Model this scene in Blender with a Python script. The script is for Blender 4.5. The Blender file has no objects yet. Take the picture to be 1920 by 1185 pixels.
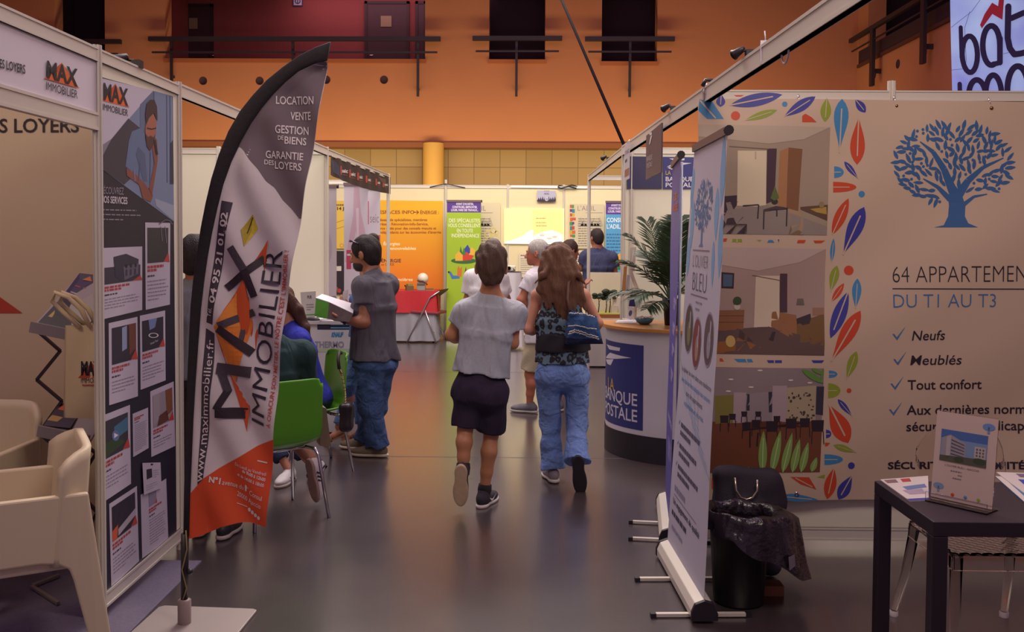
import bpy, bmesh, math, random
import numpy as np
from mathutils import Vector, Matrix

random.seed(7)
C = bpy.context.scene.collection
V = Vector
# ------------------------------------------------------------------ camera
CAM_H, F = 1.68, 1750.0
PPX, PPY = 960.0, 506.0
YAW, PITCH, ROLL = math.atan(25 / F), math.atan(0.0343), 0.006
_d = V((-math.sin(YAW) * math.cos(PITCH), math.cos(YAW) * math.cos(PITCH), -math.sin(PITCH)))
_r0 = _d.cross(V((0, 0, 1))).normalized()
_u0 = _r0.cross(_d)
_u = _u0 * math.cos(ROLL) - _r0 * math.sin(ROLL)
_r = _r0 * math.cos(ROLL) + _u0 * math.sin(ROLL)
CAM = V((0, 0, CAM_H))
cam_data = bpy.data.cameras.new('camera')
cam_data.sensor_width = 36.0
cam_data.lens = 36.0 * F / 1920.0
cam_data.shift_x = 0.0
cam_data.shift_y = -(592.5 - PPY) / 1920.0
cam_data.clip_end = 200
cam = bpy.data.objects.new('camera', cam_data)
C.objects.link(cam)
m = Matrix.Identity(4)
for i in range(3):
    m[i][0], m[i][1], m[i][2], m[i][3] = _r[i], _u[i], -_d[i], CAM[i]
cam.matrix_world = m
bpy.context.scene.camera = cam

def ray(px, py):
    return _r * ((px - PPX) / F) + _u * ((PPY - py) / F) + _d
def atY(px, py, y):
    r = ray(px, py); return CAM + r * ((y - CAM.y) / r.y)
def onZ(px, py, z=0.0):
    r = ray(px, py); return CAM + r * ((z - CAM.z) / r.z)
def onP(px, py, p, n):
    r = ray(px, py); return CAM + r * ((V(p) - CAM).dot(n) / r.dot(n))

# ------------------------------------------------------------------ view, world, hall lights
sc = bpy.context.scene
sc.view_settings.view_transform = 'Standard'
sc.view_settings.look = 'None'
sc.view_settings.gamma = 1.0
sc.view_settings.use_curve_mapping = False
sc.view_settings.exposure = 0.12
wd = bpy.data.worlds.new('hall_ambience'); sc.world = wd; wd.use_nodes = True
wd.node_tree.nodes['Background'].inputs[0].default_value = (0.60, 0.36, 0.54, 1)
wd.node_tree.nodes['Background'].inputs[1].default_value = 0.35

def area(name, loc, target, size, power, col, size_y=None, spread=None):
    l = bpy.data.lights.new(name, 'AREA'); l.energy = power; l.color = col
    l.shape = 'RECTANGLE'; l.size = size; l.size_y = size_y or size
    if spread: l.spread = spread
    o = bpy.data.objects.new(name, l); C.objects.link(o); o.location = loc
    o.rotation_euler = (V(target) - V(loc)).to_track_quat('-Z', 'Y').to_euler()
    return o
# booth lighting far down the aisle (warm), the glow it throws up on the gallery wall, added violet fills for hall and loggia
area('booth_light', (0.2, 13.4, 3.8), (0.0, 15.5, 1.2), 6.0, 82, (1.0, 0.87, 0.64), 1.0)
area('booth_light', (-3.4, 10.4, 3.5), (-3.2, 10.6, 0), 2.4, 70, (1.0, 0.9, 0.75), 2.4)
area('booth_light', (2.6, 6.4, 3.4), (2.2, 7.9, 0.8), 2.0, 44, (1.0, 0.92, 0.80), 1.4)
area('booth_light', (-2.4, 6.2, 3.5), (-2.8, 8.4, 1.4), 1.8, 34, (1.0, 0.92, 0.76), 1.0)
area('wall_wash', (-1.5, 19.6, 2.3), (-1.5, 22.0, 4.0), 15.0, 270, (1.0, 0.86, 0.42), 0.6)
area('aisle_light', (-0.3, 9.6, 6.8), (-0.3, 9.0, 0), 3.0, 520, (1.0, 0.94, 0.79), 6.0)
area('hall_fill', (-0.5, 9.0, 9.5), (-0.5, 9.01, 0), 14.0, 600, (0.95, 0.56, 0.92), 14.0)  # large overhead panel added to supply violet ambient light
area('gallery_fill', (-3.5, 23.6, 7.9), (-3.5, 24.4, 6.2), 5.0, 32, (0.9, 0.5, 0.6), 0.8)  # unseen lamp added to lift the darkness inside the loggia
area('stand_light', (-3.0, 2.6, 3.6), (-2.2, 4.9, 1.2), 1.2, 21, (1.0, 0.80, 0.56), 0.8)
area('stand_light', (1.1, 2.2, 4.0), (1.5, 4.95, 1.5), 1.6, 62, (1.0, 0.83, 0.69), 1.0)
area('stand_light', (-1.2, 2.0, 4.4), (-1.4, 4.4, 1.3), 1.6, 4, (0.95, 0.84, 0.98), 1.0)

# ------------------------------------------------------------------ materials
def lin(c):
    c = c / 255.0
    return c / 12.92 if c <= 0.04045 else ((c + 0.055) / 1.055) ** 2.4
def hexc(h):
    h = h.lstrip('#')
    return tuple(lin(int(h[i:i + 2], 16)) for i in (0, 2, 4)) + (1,)
_mats = {}
def mat(h, rough=0.6, metal=0.0, var=0.0, scale=8.0, bump=0.0, bscale=40.0, name=None, spec=0.5, stretch=None):
    """principled material of one colour with optional noise variation and bump"""
    key = (h, rough, metal, var, scale, bump, bscale, spec, stretch)
    if key in _mats: return _mats[key]
    m = bpy.data.materials.new(name or ('paint_' + h.lstrip('#'))); m.use_nodes = True
    nt = m.node_tree; b = nt.nodes['Principled BSDF']
    b.inputs['Base Color'].default_value = hexc(h)
    b.inputs['Roughness'].default_value = rough
    b.inputs['Metallic'].default_value = metal
    b.inputs['Specular IOR Level'].default_value = spec
    if var or bump:
        tc = nt.nodes.new('ShaderNodeTexCoord'); src = tc.outputs['Object']
        if stretch:
            mp = nt.nodes.new('ShaderNodeMapping'); mp.inputs['Scale'].default_value = stretch
            nt.links.new(src, mp.inputs[0]); src = mp.outputs[0]
    if var:
        n = nt.nodes.new('ShaderNodeTexNoise'); n.inputs['Scale'].default_value = scale; n.inputs['Detail'].default_value = 5
        nt.links.new(src, n.inputs['Vector'])
        mx = nt.nodes.new('ShaderNodeMix'); mx.data_type = 'RGBA'
        c = hexc(h)
        mx.inputs[6].default_value = tuple(max(0, x * (1 - var)) for x in c[:3]) + (1,)
        mx.inputs[7].default_value = tuple(min(1, x * (1 + var)) for x in c[:3]) + (1,)
        nt.links.new(n.outputs['Fac'], mx.inputs[0]); nt.links.new(mx.outputs[2], b.inputs['Base Color'])
    if bump:
        n2 = nt.nodes.new('ShaderNodeTexNoise'); n2.inputs['Scale'].default_value = bscale; n2.inputs['Detail'].default_value = 4
        nt.links.new(src, n2.inputs['Vector'])
        bp = nt.nodes.new('ShaderNodeBump'); bp.inputs['Strength'].default_value = bump; bp.inputs['Distance'].default_value = 0.02
        nt.links.new(n2.outputs['Fac'], bp.inputs['Height']); nt.links.new(bp.outputs[0], b.inputs['Normal'])
    _mats[key] = m
    return m
def woven(h, fine=320, big=9, stretch=(1, 1, .28), amt=.55, var=.10, name='cloth'):
    """woven cloth: colour flecks, fine weave bump and broad soft folds"""
    m = bpy.data.materials.new(name); m.use_nodes = True; nt = m.node_tree; b = nt.nodes['Principled BSDF']; b.inputs['Roughness'].default_value = .9; b.inputs['Specular IOR Level'].default_value = .25
    tc = nt.nodes.new('ShaderNodeTexCoord'); mp = nt.nodes.new('ShaderNodeMapping'); mp.inputs['Scale'].default_value = stretch; nt.links.new(tc.outputs['Object'], mp.inputs[0])
    n0 = nt.nodes.new('ShaderNodeTexNoise'); n0.inputs['Scale'].default_value = 60; n0.inputs['Detail'].default_value = 6; nt.links.new(tc.outputs['Object'], n0.inputs['Vector'])
    mx = nt.nodes.new('ShaderNodeMix'); mx.data_type = 'RGBA'; c = hexc(h); mx.inputs[6].default_value = tuple(x * (1 - var) for x in c[:3]) + (1,); mx.inputs[7].default_value = tuple(min(1, x * (1 + var)) for x in c[:3]) + (1,)
    nt.links.new(n0.outputs['Fac'], mx.inputs[0]); nt.links.new(mx.outputs[2], b.inputs['Base Color'])
    n1 = nt.nodes.new('ShaderNodeTexNoise'); n1.inputs['Scale'].default_value = big; n1.inputs['Detail'].default_value = 2.5; n1.inputs['Distortion'].default_value = .6; nt.links.new(mp.outputs[0], n1.inputs['Vector'])
    n2 = nt.nodes.new('ShaderNodeTexNoise'); n2.inputs['Scale'].default_value = fine; nt.links.new(tc.outputs['Object'], n2.inputs['Vector'])
    b1 = nt.nodes.new('ShaderNodeBump'); b1.inputs['Strength'].default_value = amt; b1.inputs['Distance'].default_value = .09; nt.links.new(n1.outputs['Fac'], b1.inputs['Height'])
    b2 = nt.nodes.new('ShaderNodeBump'); b2.inputs['Strength'].default_value = .12; b2.inputs['Distance'].default_value = .02; nt.links.new(n2.outputs['Fac'], b2.inputs['Height']); nt.links.new(b1.outputs[0], b2.inputs['Normal']); nt.links.new(b2.outputs[0], b.inputs['Normal'])
    return m
def alum(): return mat('#ccc5ba', 0.42, 0.10, name='brushed_aluminium')
def white_panel(): return mat('#d9d4c2', 0.55, var=0.03, scale=2.0, name='white_panel')
def black_metal(): return mat('#1f1822', 0.45, name='black_metal')
def chrome(): return mat('#cfcad0', 0.15, 1.0, name='chrome')

# ------------------------------------------------------------------ scene tree
def put(o, parent):
    C.objects.link(o)
    if parent is not None: o.parent = parent
    return o
def root_of(o):
    while o.parent is not None: o = o.parent
    return o
def tag(o, label=None, cat=None, group=None, kind=None):
    if label: o['label'] = label
    if cat: o['category'] = cat
    if group: o['group'] = group
    if kind: o['kind'] = kind
    return o
def thing(name, label, cat, loc=(0, 0, 0), group=None):
    o = bpy.data.objects.new(name, None); o.empty_display_size = 0.1
    C.objects.link(o); o.location = V(loc)
    return tag(o, label, cat, group)

def frame_from(z, x=None):
    z = V(z).normalized()
    x = V(x) if x is not None else (V((1, 0, 0)) if abs(z.x) < 0.9 else V((0, 1, 0)))
    x = (x - z * x.dot(z)).normalized()
    return x, z.cross(x), z

class MB:
    """collects shapes in world space; build() links them as ONE mesh object"""
    def __init__(self): self.v, self.f, self.fm, self.fs, self.mats = [], [], [], [], []
    def mi(self, m):
        if m not in self.mats: self.mats.append(m)
        return self.mats.index(m)
    def add(self, vs, fs, m=None, smooth=False):
        o = len(self.v); self.v += [V(p) for p in vs]
        k = self.mi(m) if m is not None else 0
        for f in fs:
            self.f.append([o + i for i in f]); self.fm.append(k); self.fs.append(smooth)
        return self
    def box(self, c, s, rot=None, m=None):
        c = V(c); h = V(s) * 0.5; vs = []
        for x in (-1, 1):
            for y in (-1, 1):
                for z in (-1, 1):
                    p = V((x * h.x, y * h.y, z * h.z))
                    if rot is not None: p = rot @ p
                    vs.append(c + p)
        return self.add(vs, [(0, 1, 3, 2), (4, 6, 7, 5), (0, 4, 5, 1), (2, 3, 7, 6), (0, 2, 6, 4), (1, 5, 7, 3)], m)
    def span(self, a, b, m=None):
        a, b = V(a), V(b)
        return self.box((a + b) / 2, [abs(x) for x in (b - a)], None, m)
    def beam(self, a, b, w, h, up=(0, 0, 1), m=None):
        a, b = V(a), V(b); d = (b - a); L = d.length; y = d.normalized()
        x = y.cross(V(up)).normalized(); z = x.cross(y)
        R = Matrix((x, y, z)).transposed()
        return self.box((a + b) / 2, (w, L, h), R, m)
    def tube(self, pts, r, n=8, m=None, caps=True, smooth=True, closed=False):
        pts = [V(p) for p in pts]; k = len(pts)
        rs = r if isinstance(r, (list, tuple)) else [r] * k
        vs, fs = [], []
        t0 = (pts[1] - pts[0]).normalized(); x, y, _ = frame_from(t0)
        for i, p in enumerate(pts):
            t = (pts[(i + 1) % k] - pts[i - 1]) if (closed or 0 < i < k - 1) else (pts[1] - pts[0] if i == 0 else pts[-1] - pts[-2])
            t = t.normalized(); x = (x - t * x.dot(t)).normalized(); y = t.cross(x)
            for j in range(n):
                a = 2 * math.pi * j / n
                vs.append(p + (x * math.cos(a) + y * math.sin(a)) * rs[i])
        for i in range(k if closed else k - 1):
            for j in range(n):
                a, b = i * n + j, i * n + (j + 1) % n
                c, d = ((i + 1) % k) * n + (j + 1) % n, ((i + 1) % k) * n + j
                fs.append((a, b, c, d))
        self.add(vs, fs, m, smooth)
        if caps and not closed:
            self.add([vs[j] for j in range(n)], [tuple(reversed(range(n)))], m)
            self.add([vs[(k - 1) * n + j] for j in range(n)], [tuple(range(n))], m)
        return self
    def lathe(self, c, prof, n=24, m=None, axis=(0, 0, 1), smooth=True, sx=1, sy=1):
        c = V(c); x, y, z = frame_from(axis); vs, fs = [], []
        for r, h in prof:
            for j in range(n):
                a = 2 * math.pi * j / n
                vs.append(c + x * (r * math.cos(a) * sx) + y * (r * math.sin(a) * sy) + z * h)
        for i in range(len(prof) - 1):
            for j in range(n):
                fs.append((i * n + j, i * n + (j + 1) % n, (i + 1) * n + (j + 1) % n, (i + 1) * n + j))
        return self.add(vs, fs, m, smooth)
    def prism(self, poly, off, m=None, smooth=False):
        """polygon (world points) extruded by vector off"""
        poly = [V(p) for p in poly]; n = len(poly); off = V(off)
        vs = poly + [p + off for p in poly]
        fs = [tuple(reversed(range(n))), tuple(range(n, 2 * n))]
        self.add(vs, fs, m)
        return self.add(vs, [(i, (i + 1) % n, n + (i + 1) % n, n + i) for i in range(n)], m, smooth)
    def grid(self, fn, nu, nv, m=None, smooth=True, wrap=False):
        vs = [fn(i / nu, j / nv) for j in range(nv + 1) for i in range(nu + 1)]
        fs = [(j * (nu + 1) + i, j * (nu + 1) + i + 1, (j + 1) * (nu + 1) + i + 1, (j + 1) * (nu + 1) + i) for j in range(nv) for i in range(nu)]
        return self.add(vs, fs, m, smooth)
    def ball(self, c, r, m=None, n=12, k=8, R=None):
        c = V(c); r = V((r, r, r)) if isinstance(r, (int, float)) else V(r); vs, fs = [], []
        for i in range(k + 1):
            a = math.pi * i / k
            for j in range(n):
                b = 2 * math.pi * j / n
                p = V((r.x * math.sin(a) * math.cos(b), r.y * math.sin(a) * math.sin(b), r.z * math.cos(a)))
                vs.append(c + (R @ p if R is not None else p))
        for i in range(k):
            for j in range(n):
                fs.append((i * n + j, (i + 1) * n + j, (i + 1) * n + (j + 1) % n, i * n + (j + 1) % n))
        return self.add(vs, fs, m, True)
    def build(self, name, m=None, parent=None, bevel=0, merge=True, solid=0, subdiv=0):
        me = bpy.data.meshes.new(name)
        org = root_of(parent).location if parent is not None else V((0, 0, 0))
        me.from_pydata([tuple(p - org) for p in self.v], [], self.f)
        mats = self.mats or [m]
        for q in mats: me.materials.append(q or m)
        me.polygons.foreach_set('material_index', self.fm)
        me.polygons.foreach_set('use_smooth', self.fs)
        if merge:
            bm = bmesh.new(); bm.from_mesh(me)
            bmesh.ops.remove_doubles(bm, verts=bm.verts, dist=1e-5)
            bmesh.ops.recalc_face_normals(bm, faces=bm.faces)
            bm.to_mesh(me); bm.free()
        me.update()
        o = bpy.data.objects.new(name, me); put(o, parent)
        if solid:
            s = o.modifiers.new('solid', 'SOLIDIFY'); s.thickness = solid; s.offset = 0
        if subdiv:
            s = o.modifiers.new('sub', 'SUBSURF'); s.levels = subdiv; s.render_levels = subdiv
        if bevel:
            b = o.modifiers.new('bevel', 'BEVEL'); b.width = bevel; b.segments = 2; b.limit_method = 'ANGLE'; b.angle_limit = 0.6
        return o

# ------------------------------------------------------------------ printed artwork: flat colour shapes laid on one mesh
_txt = {}
def text_shape(s, bold=0.0, shear=0.0, res=3):
    key = (s, bold, shear, res)
    if key in _txt: return _txt[key]
    def raw(t):
        cu = bpy.data.curves.new('t', 'FONT'); cu.body = t; cu.size = 1; cu.resolution_u = res; cu.offset = bold; cu.shear = shear
        cu.fill_mode = 'FRONT'
        o = bpy.data.objects.new('t', cu)
        me = bpy.data.meshes.new_from_object(o)
        v = [(p.co.x, p.co.y) for p in me.vertices]; f = [tuple(p.vertices) for p in me.polygons]
        bpy.data.objects.remove(o); bpy.data.curves.remove(cu); bpy.data.meshes.remove(me)
        return v, f
    hv, _ = raw('H'); hmin = min(y for x, y in hv); cap = max(y for x, y in hv) - hmin
    v, f = raw(s)
    if not v: return [], []
    x0 = min(x for x, y in v); x1 = max(x for x, y in v)
    out = ([((x - x0) / (x1 - x0), (y - hmin) / cap) for x, y in v], f, (x1 - x0) / cap)
    _txt[key] = out
    return out

def clip2(pts, ax, lim, sg):
    out = []
    for a, b in zip(pts, list(pts[1:]) + [pts[0]]):
        da, db = sg * (a[ax] - lim), sg * (b[ax] - lim)
        if da >= 0: out.append(tuple(a))
        if da * db < 0:
            t = da / (da - db); out.append((a[0] + (b[0] - a[0]) * t, a[1] + (b[1] - a[1]) * t))
    return out
class Print(MB):
    """artwork authored in 2-D (u, v) and laid on a surface by fn(u, v, h)"""
    def __init__(self, fn, step=0.0006):
        super().__init__(); self.fn = fn; self.step = step
    def ink(self, h): return h if not isinstance(h, str) else mat(h, 0.55)
    tess = None
    def poly(self, pts, col, l=1):
        if self.tess:
            T = self.tess; xs = [p[0] for p in pts]; ys = [p[1] for p in pts]
            if max(xs) - min(xs) > T or max(ys) - min(ys) > T:
                k0, k1 = math.floor(min(xs) / T), math.floor(max(xs) / T)
                for i in range(k0, k1 + 1):
                    col_ = clip2(clip2(pts, 0, i * T, 1), 0, (i + 1) * T, -1)
                    if len(col_) < 3: continue
                    y0, y1 = min(p[1] for p in col_), max(p[1] for p in col_)
                    for j in range(math.floor(y0 / T), math.floor(y1 / T) + 1):
                        c = clip2(clip2(col_, 1, j * T, 1), 1, (j + 1) * T, -1)
                        if len(c) > 2:
                            vs = [self.fn(x, y, l * self.step) for x, y in c]
                            self.add(vs, [tuple(range(len(vs)))], self.ink(col))
                return self
        vs = [self.fn(x, y, l * self.step) for x, y in pts]
        return self.add(vs, [tuple(range(len(vs)))], self.ink(col))
    def strip(self, left, right, col, l=1, nx=10):
        """rows of (x, y) pairs left/right -> grid that follows a wavy surface"""
        n = len(left)
        def g(u, v):
            i = min(n - 2, int(v * (n - 1))); t = v * (n - 1) - i
            a = V(left[i]).lerp(V(left[i + 1]), t); b = V(right[i]).lerp(V(right[i + 1]), t)
            p = a.lerp(b, u); return self.fn(p.x, p.y, l * self.step)
        return self.grid(g, nx, n - 1, self.ink(col))
    def rect(self, x0, y0, x1, y1, col, l=1): return self.poly([(x0, y0), (x1, y0), (x1, y1), (x0, y1)], col, l)
    def ell(self, cx, cy, rx, ry, col, l=1, n=20, rot=0):
        c, s = math.cos(rot), math.sin(rot)
        return self.poly([(cx + rx * math.cos(t) * c - ry * math.sin(t) * s, cy + rx * math.cos(t) * s + ry * math.sin(t) * c) for t in [2 * math.pi * i / n for i in range(n)]], col, l)
    def ring(self, cx, cy, r0, r1, col, l=1, n=28, k=1.0):
        for i in range(n):
            a, b = 2 * math.pi * i / n, 2 * math.pi * (i + 1) / n
            self.poly([(cx + r0 * math.cos(a), cy + k * r0 * math.sin(a)), (cx + r1 * math.cos(a), cy + k * r1 * math.sin(a)), (cx + r1 * math.cos(b), cy + k * r1 * math.sin(b)), (cx + r0 * math.cos(b), cy + k * r0 * math.sin(b))], col, l)
        return self
    def line(self, pts, w, col, l=1):
        for (x0, y0), (x1, y1) in zip(pts, pts[1:]):
            d = math.hypot(x1 - x0, y1 - y0) or 1; nx, ny = -(y1 - y0) / d * w / 2, (x1 - x0) / d * w / 2
            self.poly([(x0 + nx, y0 + ny), (x1 + nx, y1 + ny), (x1 - nx, y1 - ny), (x0 - nx, y0 - ny)], col, l)
        return self
    def leaf(self, p0, p1, w, col, l=1, slit=None, skew=0.45):
        """printed leaf from tip p0 to tip p1, width w, with a slit colour"""
        (x0, y0), (x1, y1) = p0, p1; dx, dy = x1 - x0, y1 - y0; L = math.hypot(dx, dy); nx, ny = -dy / L, dx / L
        a, b = [], []
        for i in range(13):
            t = i / 12; s = w / 2 * (math.sin(math.pi * t ** (math.log(.5) / math.log(skew)))) ** 0.8
            a.append((x0 + dx * t + nx * s, y0 + dy * t + ny * s)); b.append((x0 + dx * t - nx * s, y0 + dy * t - ny * s))
        self.poly(a + b[::-1][1:-1], col, l)
        if slit: self.line([(x0, y0), (x0 + dx * .82, y0 + dy * .82)], max(L * .025, w * .09), slit, l + 1)
        return self
    def text(self, s, p0, p1, up, col, l=2, bold=0.0, shear=0.0, up1=None, res=3, fit=True):
        """baseline p0 -> p1; up = (dx, dy) of a capital's height at p0 (up1 at p1)"""
        r = text_shape(s, bold, shear, res)
        if len(r) < 3: return self
        v, f, asp = r; up1 = up1 or up
        vs = []
        for x, y in v:
            ux, uy = up[0] + (up1[0] - up[0]) * x, up[1] + (up1[1] - up[1]) * x
            vs.append(self.fn(p0[0] + (p1[0] - p0[0]) * x + ux * y, p0[1] + (p1[1] - p0[1]) * x + uy * y, l * self.step))
        return self.add(vs, f, self.ink(col))
    def greek(self, p0, p1, up, n, gap, col, l=2, fill=0.9, seed=0, h=0.5):
        """n lines of illegible small print as word-length bars; gap = (dx, dy) to the next line"""
        rn = random.Random(seed)
        for k in range(n):
            t = 0.0; end = fill * (1 if k < n - 1 else 0.6) * rn.uniform(.85, 1.0)
            while t < end:
                w = rn.uniform(.04, .14); e = min(end, t + w)
                q = lambda s, a: (p0[0] + (p1[0] - p0[0]) * s + gap[0] * k + up[0] * a, p0[1] + (p1[1] - p0[1]) * s + gap[1] * k + up[1] * a)
                self.poly([q(t, 0), q(e, 0), q(e, h), q(t, h)], col, l); t = e + .022
        return self
def plane_fn(p, n):
    p = V(p); n = V(n).normalized()
    if (CAM - p).dot(n) < 0: n = -n
    return lambda x, y, h=0: onP(x, y, p, n) + n * h
def vplane(a, b):
    """vertical plane through two points"""
    d = V(b) - V(a); return plane_fn(a, V((d.y, -d.x, 0)))

# ------------------------------------------------------------------ distance-field solids (bodies, clothes, soft goods)
def smin(a, b, k):
    if k <= 1e-6: return np.minimum(a, b)
    h = np.clip(0.5 + 0.5 * (b - a) / k, 0, 1)
    return b * (1 - h) + a * h - k * h * (1 - h)
class SDF:
    def __init__(self, vox=0.008): self.p, self.vox, self.post = [], vox, []
    def cap(self, a, b, ra, rb=None, k=0.02, flat=False, sub=False, flat0=False):
        a, b = np.array(V(a)), np.array(V(b)); rb = ra if rb is None else rb
        r = max(ra, rb)
        def f(P):
            ab = b - a; L2 = ab @ ab + 1e-12
            h = ((P - a) @ ab) / L2; hc = np.clip(h, 0, 1)
            d = np.linalg.norm(P - a - hc[..., None] * ab, axis=-1) - (ra + (rb - ra) * hc)
            if flat: d = np.maximum(d, (h - 1) * math.sqrt(L2))
            if flat0: d = np.maximum(d, -h * math.sqrt(L2))
            return d
        self.p.append((f, np.minimum(a, b) - r, np.maximum(a, b) + r, k, sub)); return self
    def chain(self, pts, rs, k=0.02, **kw):
        for i in range(len(pts) - 1): self.cap(pts[i], pts[i + 1], rs[i], rs[i + 1], k, **kw)
        return self
    def ell(self, c, r, k=0.02, R=None, sub=False):
        c = np.array(V(c)); r = np.array(V(r)); M = np.array(R) if R is not None else np.eye(3)
        q = float(max(r))
        def f(P):
            l = (P - c) @ M
            k0 = np.linalg.norm(l / r, axis=-1); k1 = np.linalg.norm(l / (r * r), axis=-1) + 1e-9
            return k0 * (k0 - 1.0) / k1
        self.p.append((f, c - q, c + q, k, sub)); return self
    def box(self, c, h, rad=0.01, k=0.0, R=None, sub=False):
        c = np.array(V(c)); h = np.array(V(h)); M = np.array(R) if R is not None else np.eye(3); q = float(np.linalg.norm(h))
        def f(P):
            l = np.abs((P - c) @ M) - h + rad
            return np.linalg.norm(np.maximum(l, 0), axis=-1) + np.minimum(l.max(axis=-1), 0) - rad
        self.p.append((f, c - q, c + q, k, sub)); return self
    def cut(self, p, n):
        """remove everything on the +n side of the plane"""
        p, n = np.array(V(p)), np.array(V(n).normalized())
        self.post.append(lambda P, D: np.maximum(D, (P - p) @ n)); return self
    def warp(self, fn):
        self.post.append(lambda P, D: D + fn(P[..., 0], P[..., 1], P[..., 2])); return self
    def mesh(self):
        vox = self.vox; pad = 4 * vox
        add = [q for q in self.p if not q[4]]
        lo = np.min([q[1] for q in add], 0) - pad; hi = np.max([q[2] for q in add], 0) + pad
        n = np.ceil((hi - lo) / vox).astype(int) + 1
        ax = [lo[i] + vox * np.arange(n[i]) for i in range(3)]
        D = np.full(n, 10.0)
        for f, a, b, k, sub in self.p:
            e = k + 3 * vox
            i0 = np.clip(np.floor((a - e - lo) / vox).astype(int), 0, n); i1 = np.clip(np.ceil((b + e - lo) / vox).astype(int) + 1, 0, n)
            if np.any(i1 <= i0): continue
            s = tuple(slice(i0[i], i1[i]) for i in range(3))
            P = np.stack(np.meshgrid(*[ax[i][s[i]] for i in range(3)], indexing='ij'), -1)
            d = f(P)
            D[s] = -smin(-D[s], d, k) if sub else smin(D[s], d, k)
        if self.post:
            P = np.stack(np.meshgrid(*ax, indexing='ij'), -1)
            for g in self.post: D = g(P, D)
        return surface_nets(D, lo, vox)
    def build(self, name, m, parent=None):
        vs, fs = self.mesh()
        org = np.array(root_of(parent).location) if parent is not None else np.zeros(3)
        me = bpy.data.meshes.new(name)
        vs = (vs - org).astype(np.float32)
        me.vertices.add(len(vs)); me.vertices.foreach_set('co', vs.ravel())
        me.loops.add(fs.size); me.loops.foreach_set('vertex_index', fs.ravel().astype(np.int32))
        me.polygons.add(len(fs)); me.polygons.foreach_set('loop_start', np.arange(0, fs.size, 4, dtype=np.int32))
        me.polygons.foreach_set('loop_total', np.full(len(fs), 4, dtype=np.int32))
        me.polygons.foreach_set('use_smooth', np.ones(len(fs), dtype=bool))
        me.update(calc_edges=True); me.validate()
        me.materials.append(m)
        return put(bpy.data.objects.new(name, me), parent)
def surface_nets(D, lo, vox):
    S = D < 0
    nx, ny, nz = D.shape
    cnt = np.zeros((nx - 1, ny - 1, nz - 1)); acc = np.zeros((nx - 1, ny - 1, nz - 1, 3))
    off = [(i, j, k) for i in (0, 1) for j in (0, 1) for k in (0, 1)]
    sl = lambda o: (slice(o[0], nx - 1 + o[0]), slice(o[1], ny - 1 + o[1]), slice(o[2], nz - 1 + o[2]))
    for a in off:
        for axis in range(3):
            if a[axis]: continue
            b = list(a); b[axis] = 1
            da, db = D[sl(a)], D[sl(b)]
            cr = S[sl(a)] != S[sl(b)]
            if not cr.any(): continue
            t = da[cr] / (da[cr] - db[cr])
            p = np.tile(np.array(a, float), (t.size, 1)); p[:, axis] += t
            acc[cr] += p; cnt[cr] += 1
    act = cnt > 0
    idx = -np.ones(cnt.shape, dtype=np.int64); idx[act] = np.arange(act.sum())
    cell = np.argwhere(act)
    vs = lo + vox * (cell + acc[act] / cnt[act][:, None])
    faces = []
    for axis in range(3):
        o1, o2 = (axis + 1) % 3, (axis + 2) % 3
        s0 = [slice(1, -1)] * 3; s1 = [slice(1, -1)] * 3
        s0[axis] = slice(0, -1); s1[axis] = slice(1, None)
        A, B = S[tuple(s0)], S[tuple(s1)]
        for flip, q in ((False, A & ~B), (True, ~A & B)):
            e = np.argwhere(q)
            if not len(e): continue
            e = e + 1; e[:, axis] -= 1
            c = []
            for d1, d2 in ((0, 0), (1, 0), (1, 1), (0, 1)):
                g = e.copy(); g[:, o1] -= 1 - d1; g[:, o2] -= 1 - d2
                c.append(idx[g[:, 0], g[:, 1], g[:, 2]])
            c = np.stack(c, 1)
            faces.append(c[:, ::-1] if flip else c)
    return vs, np.concatenate(faces)

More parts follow.
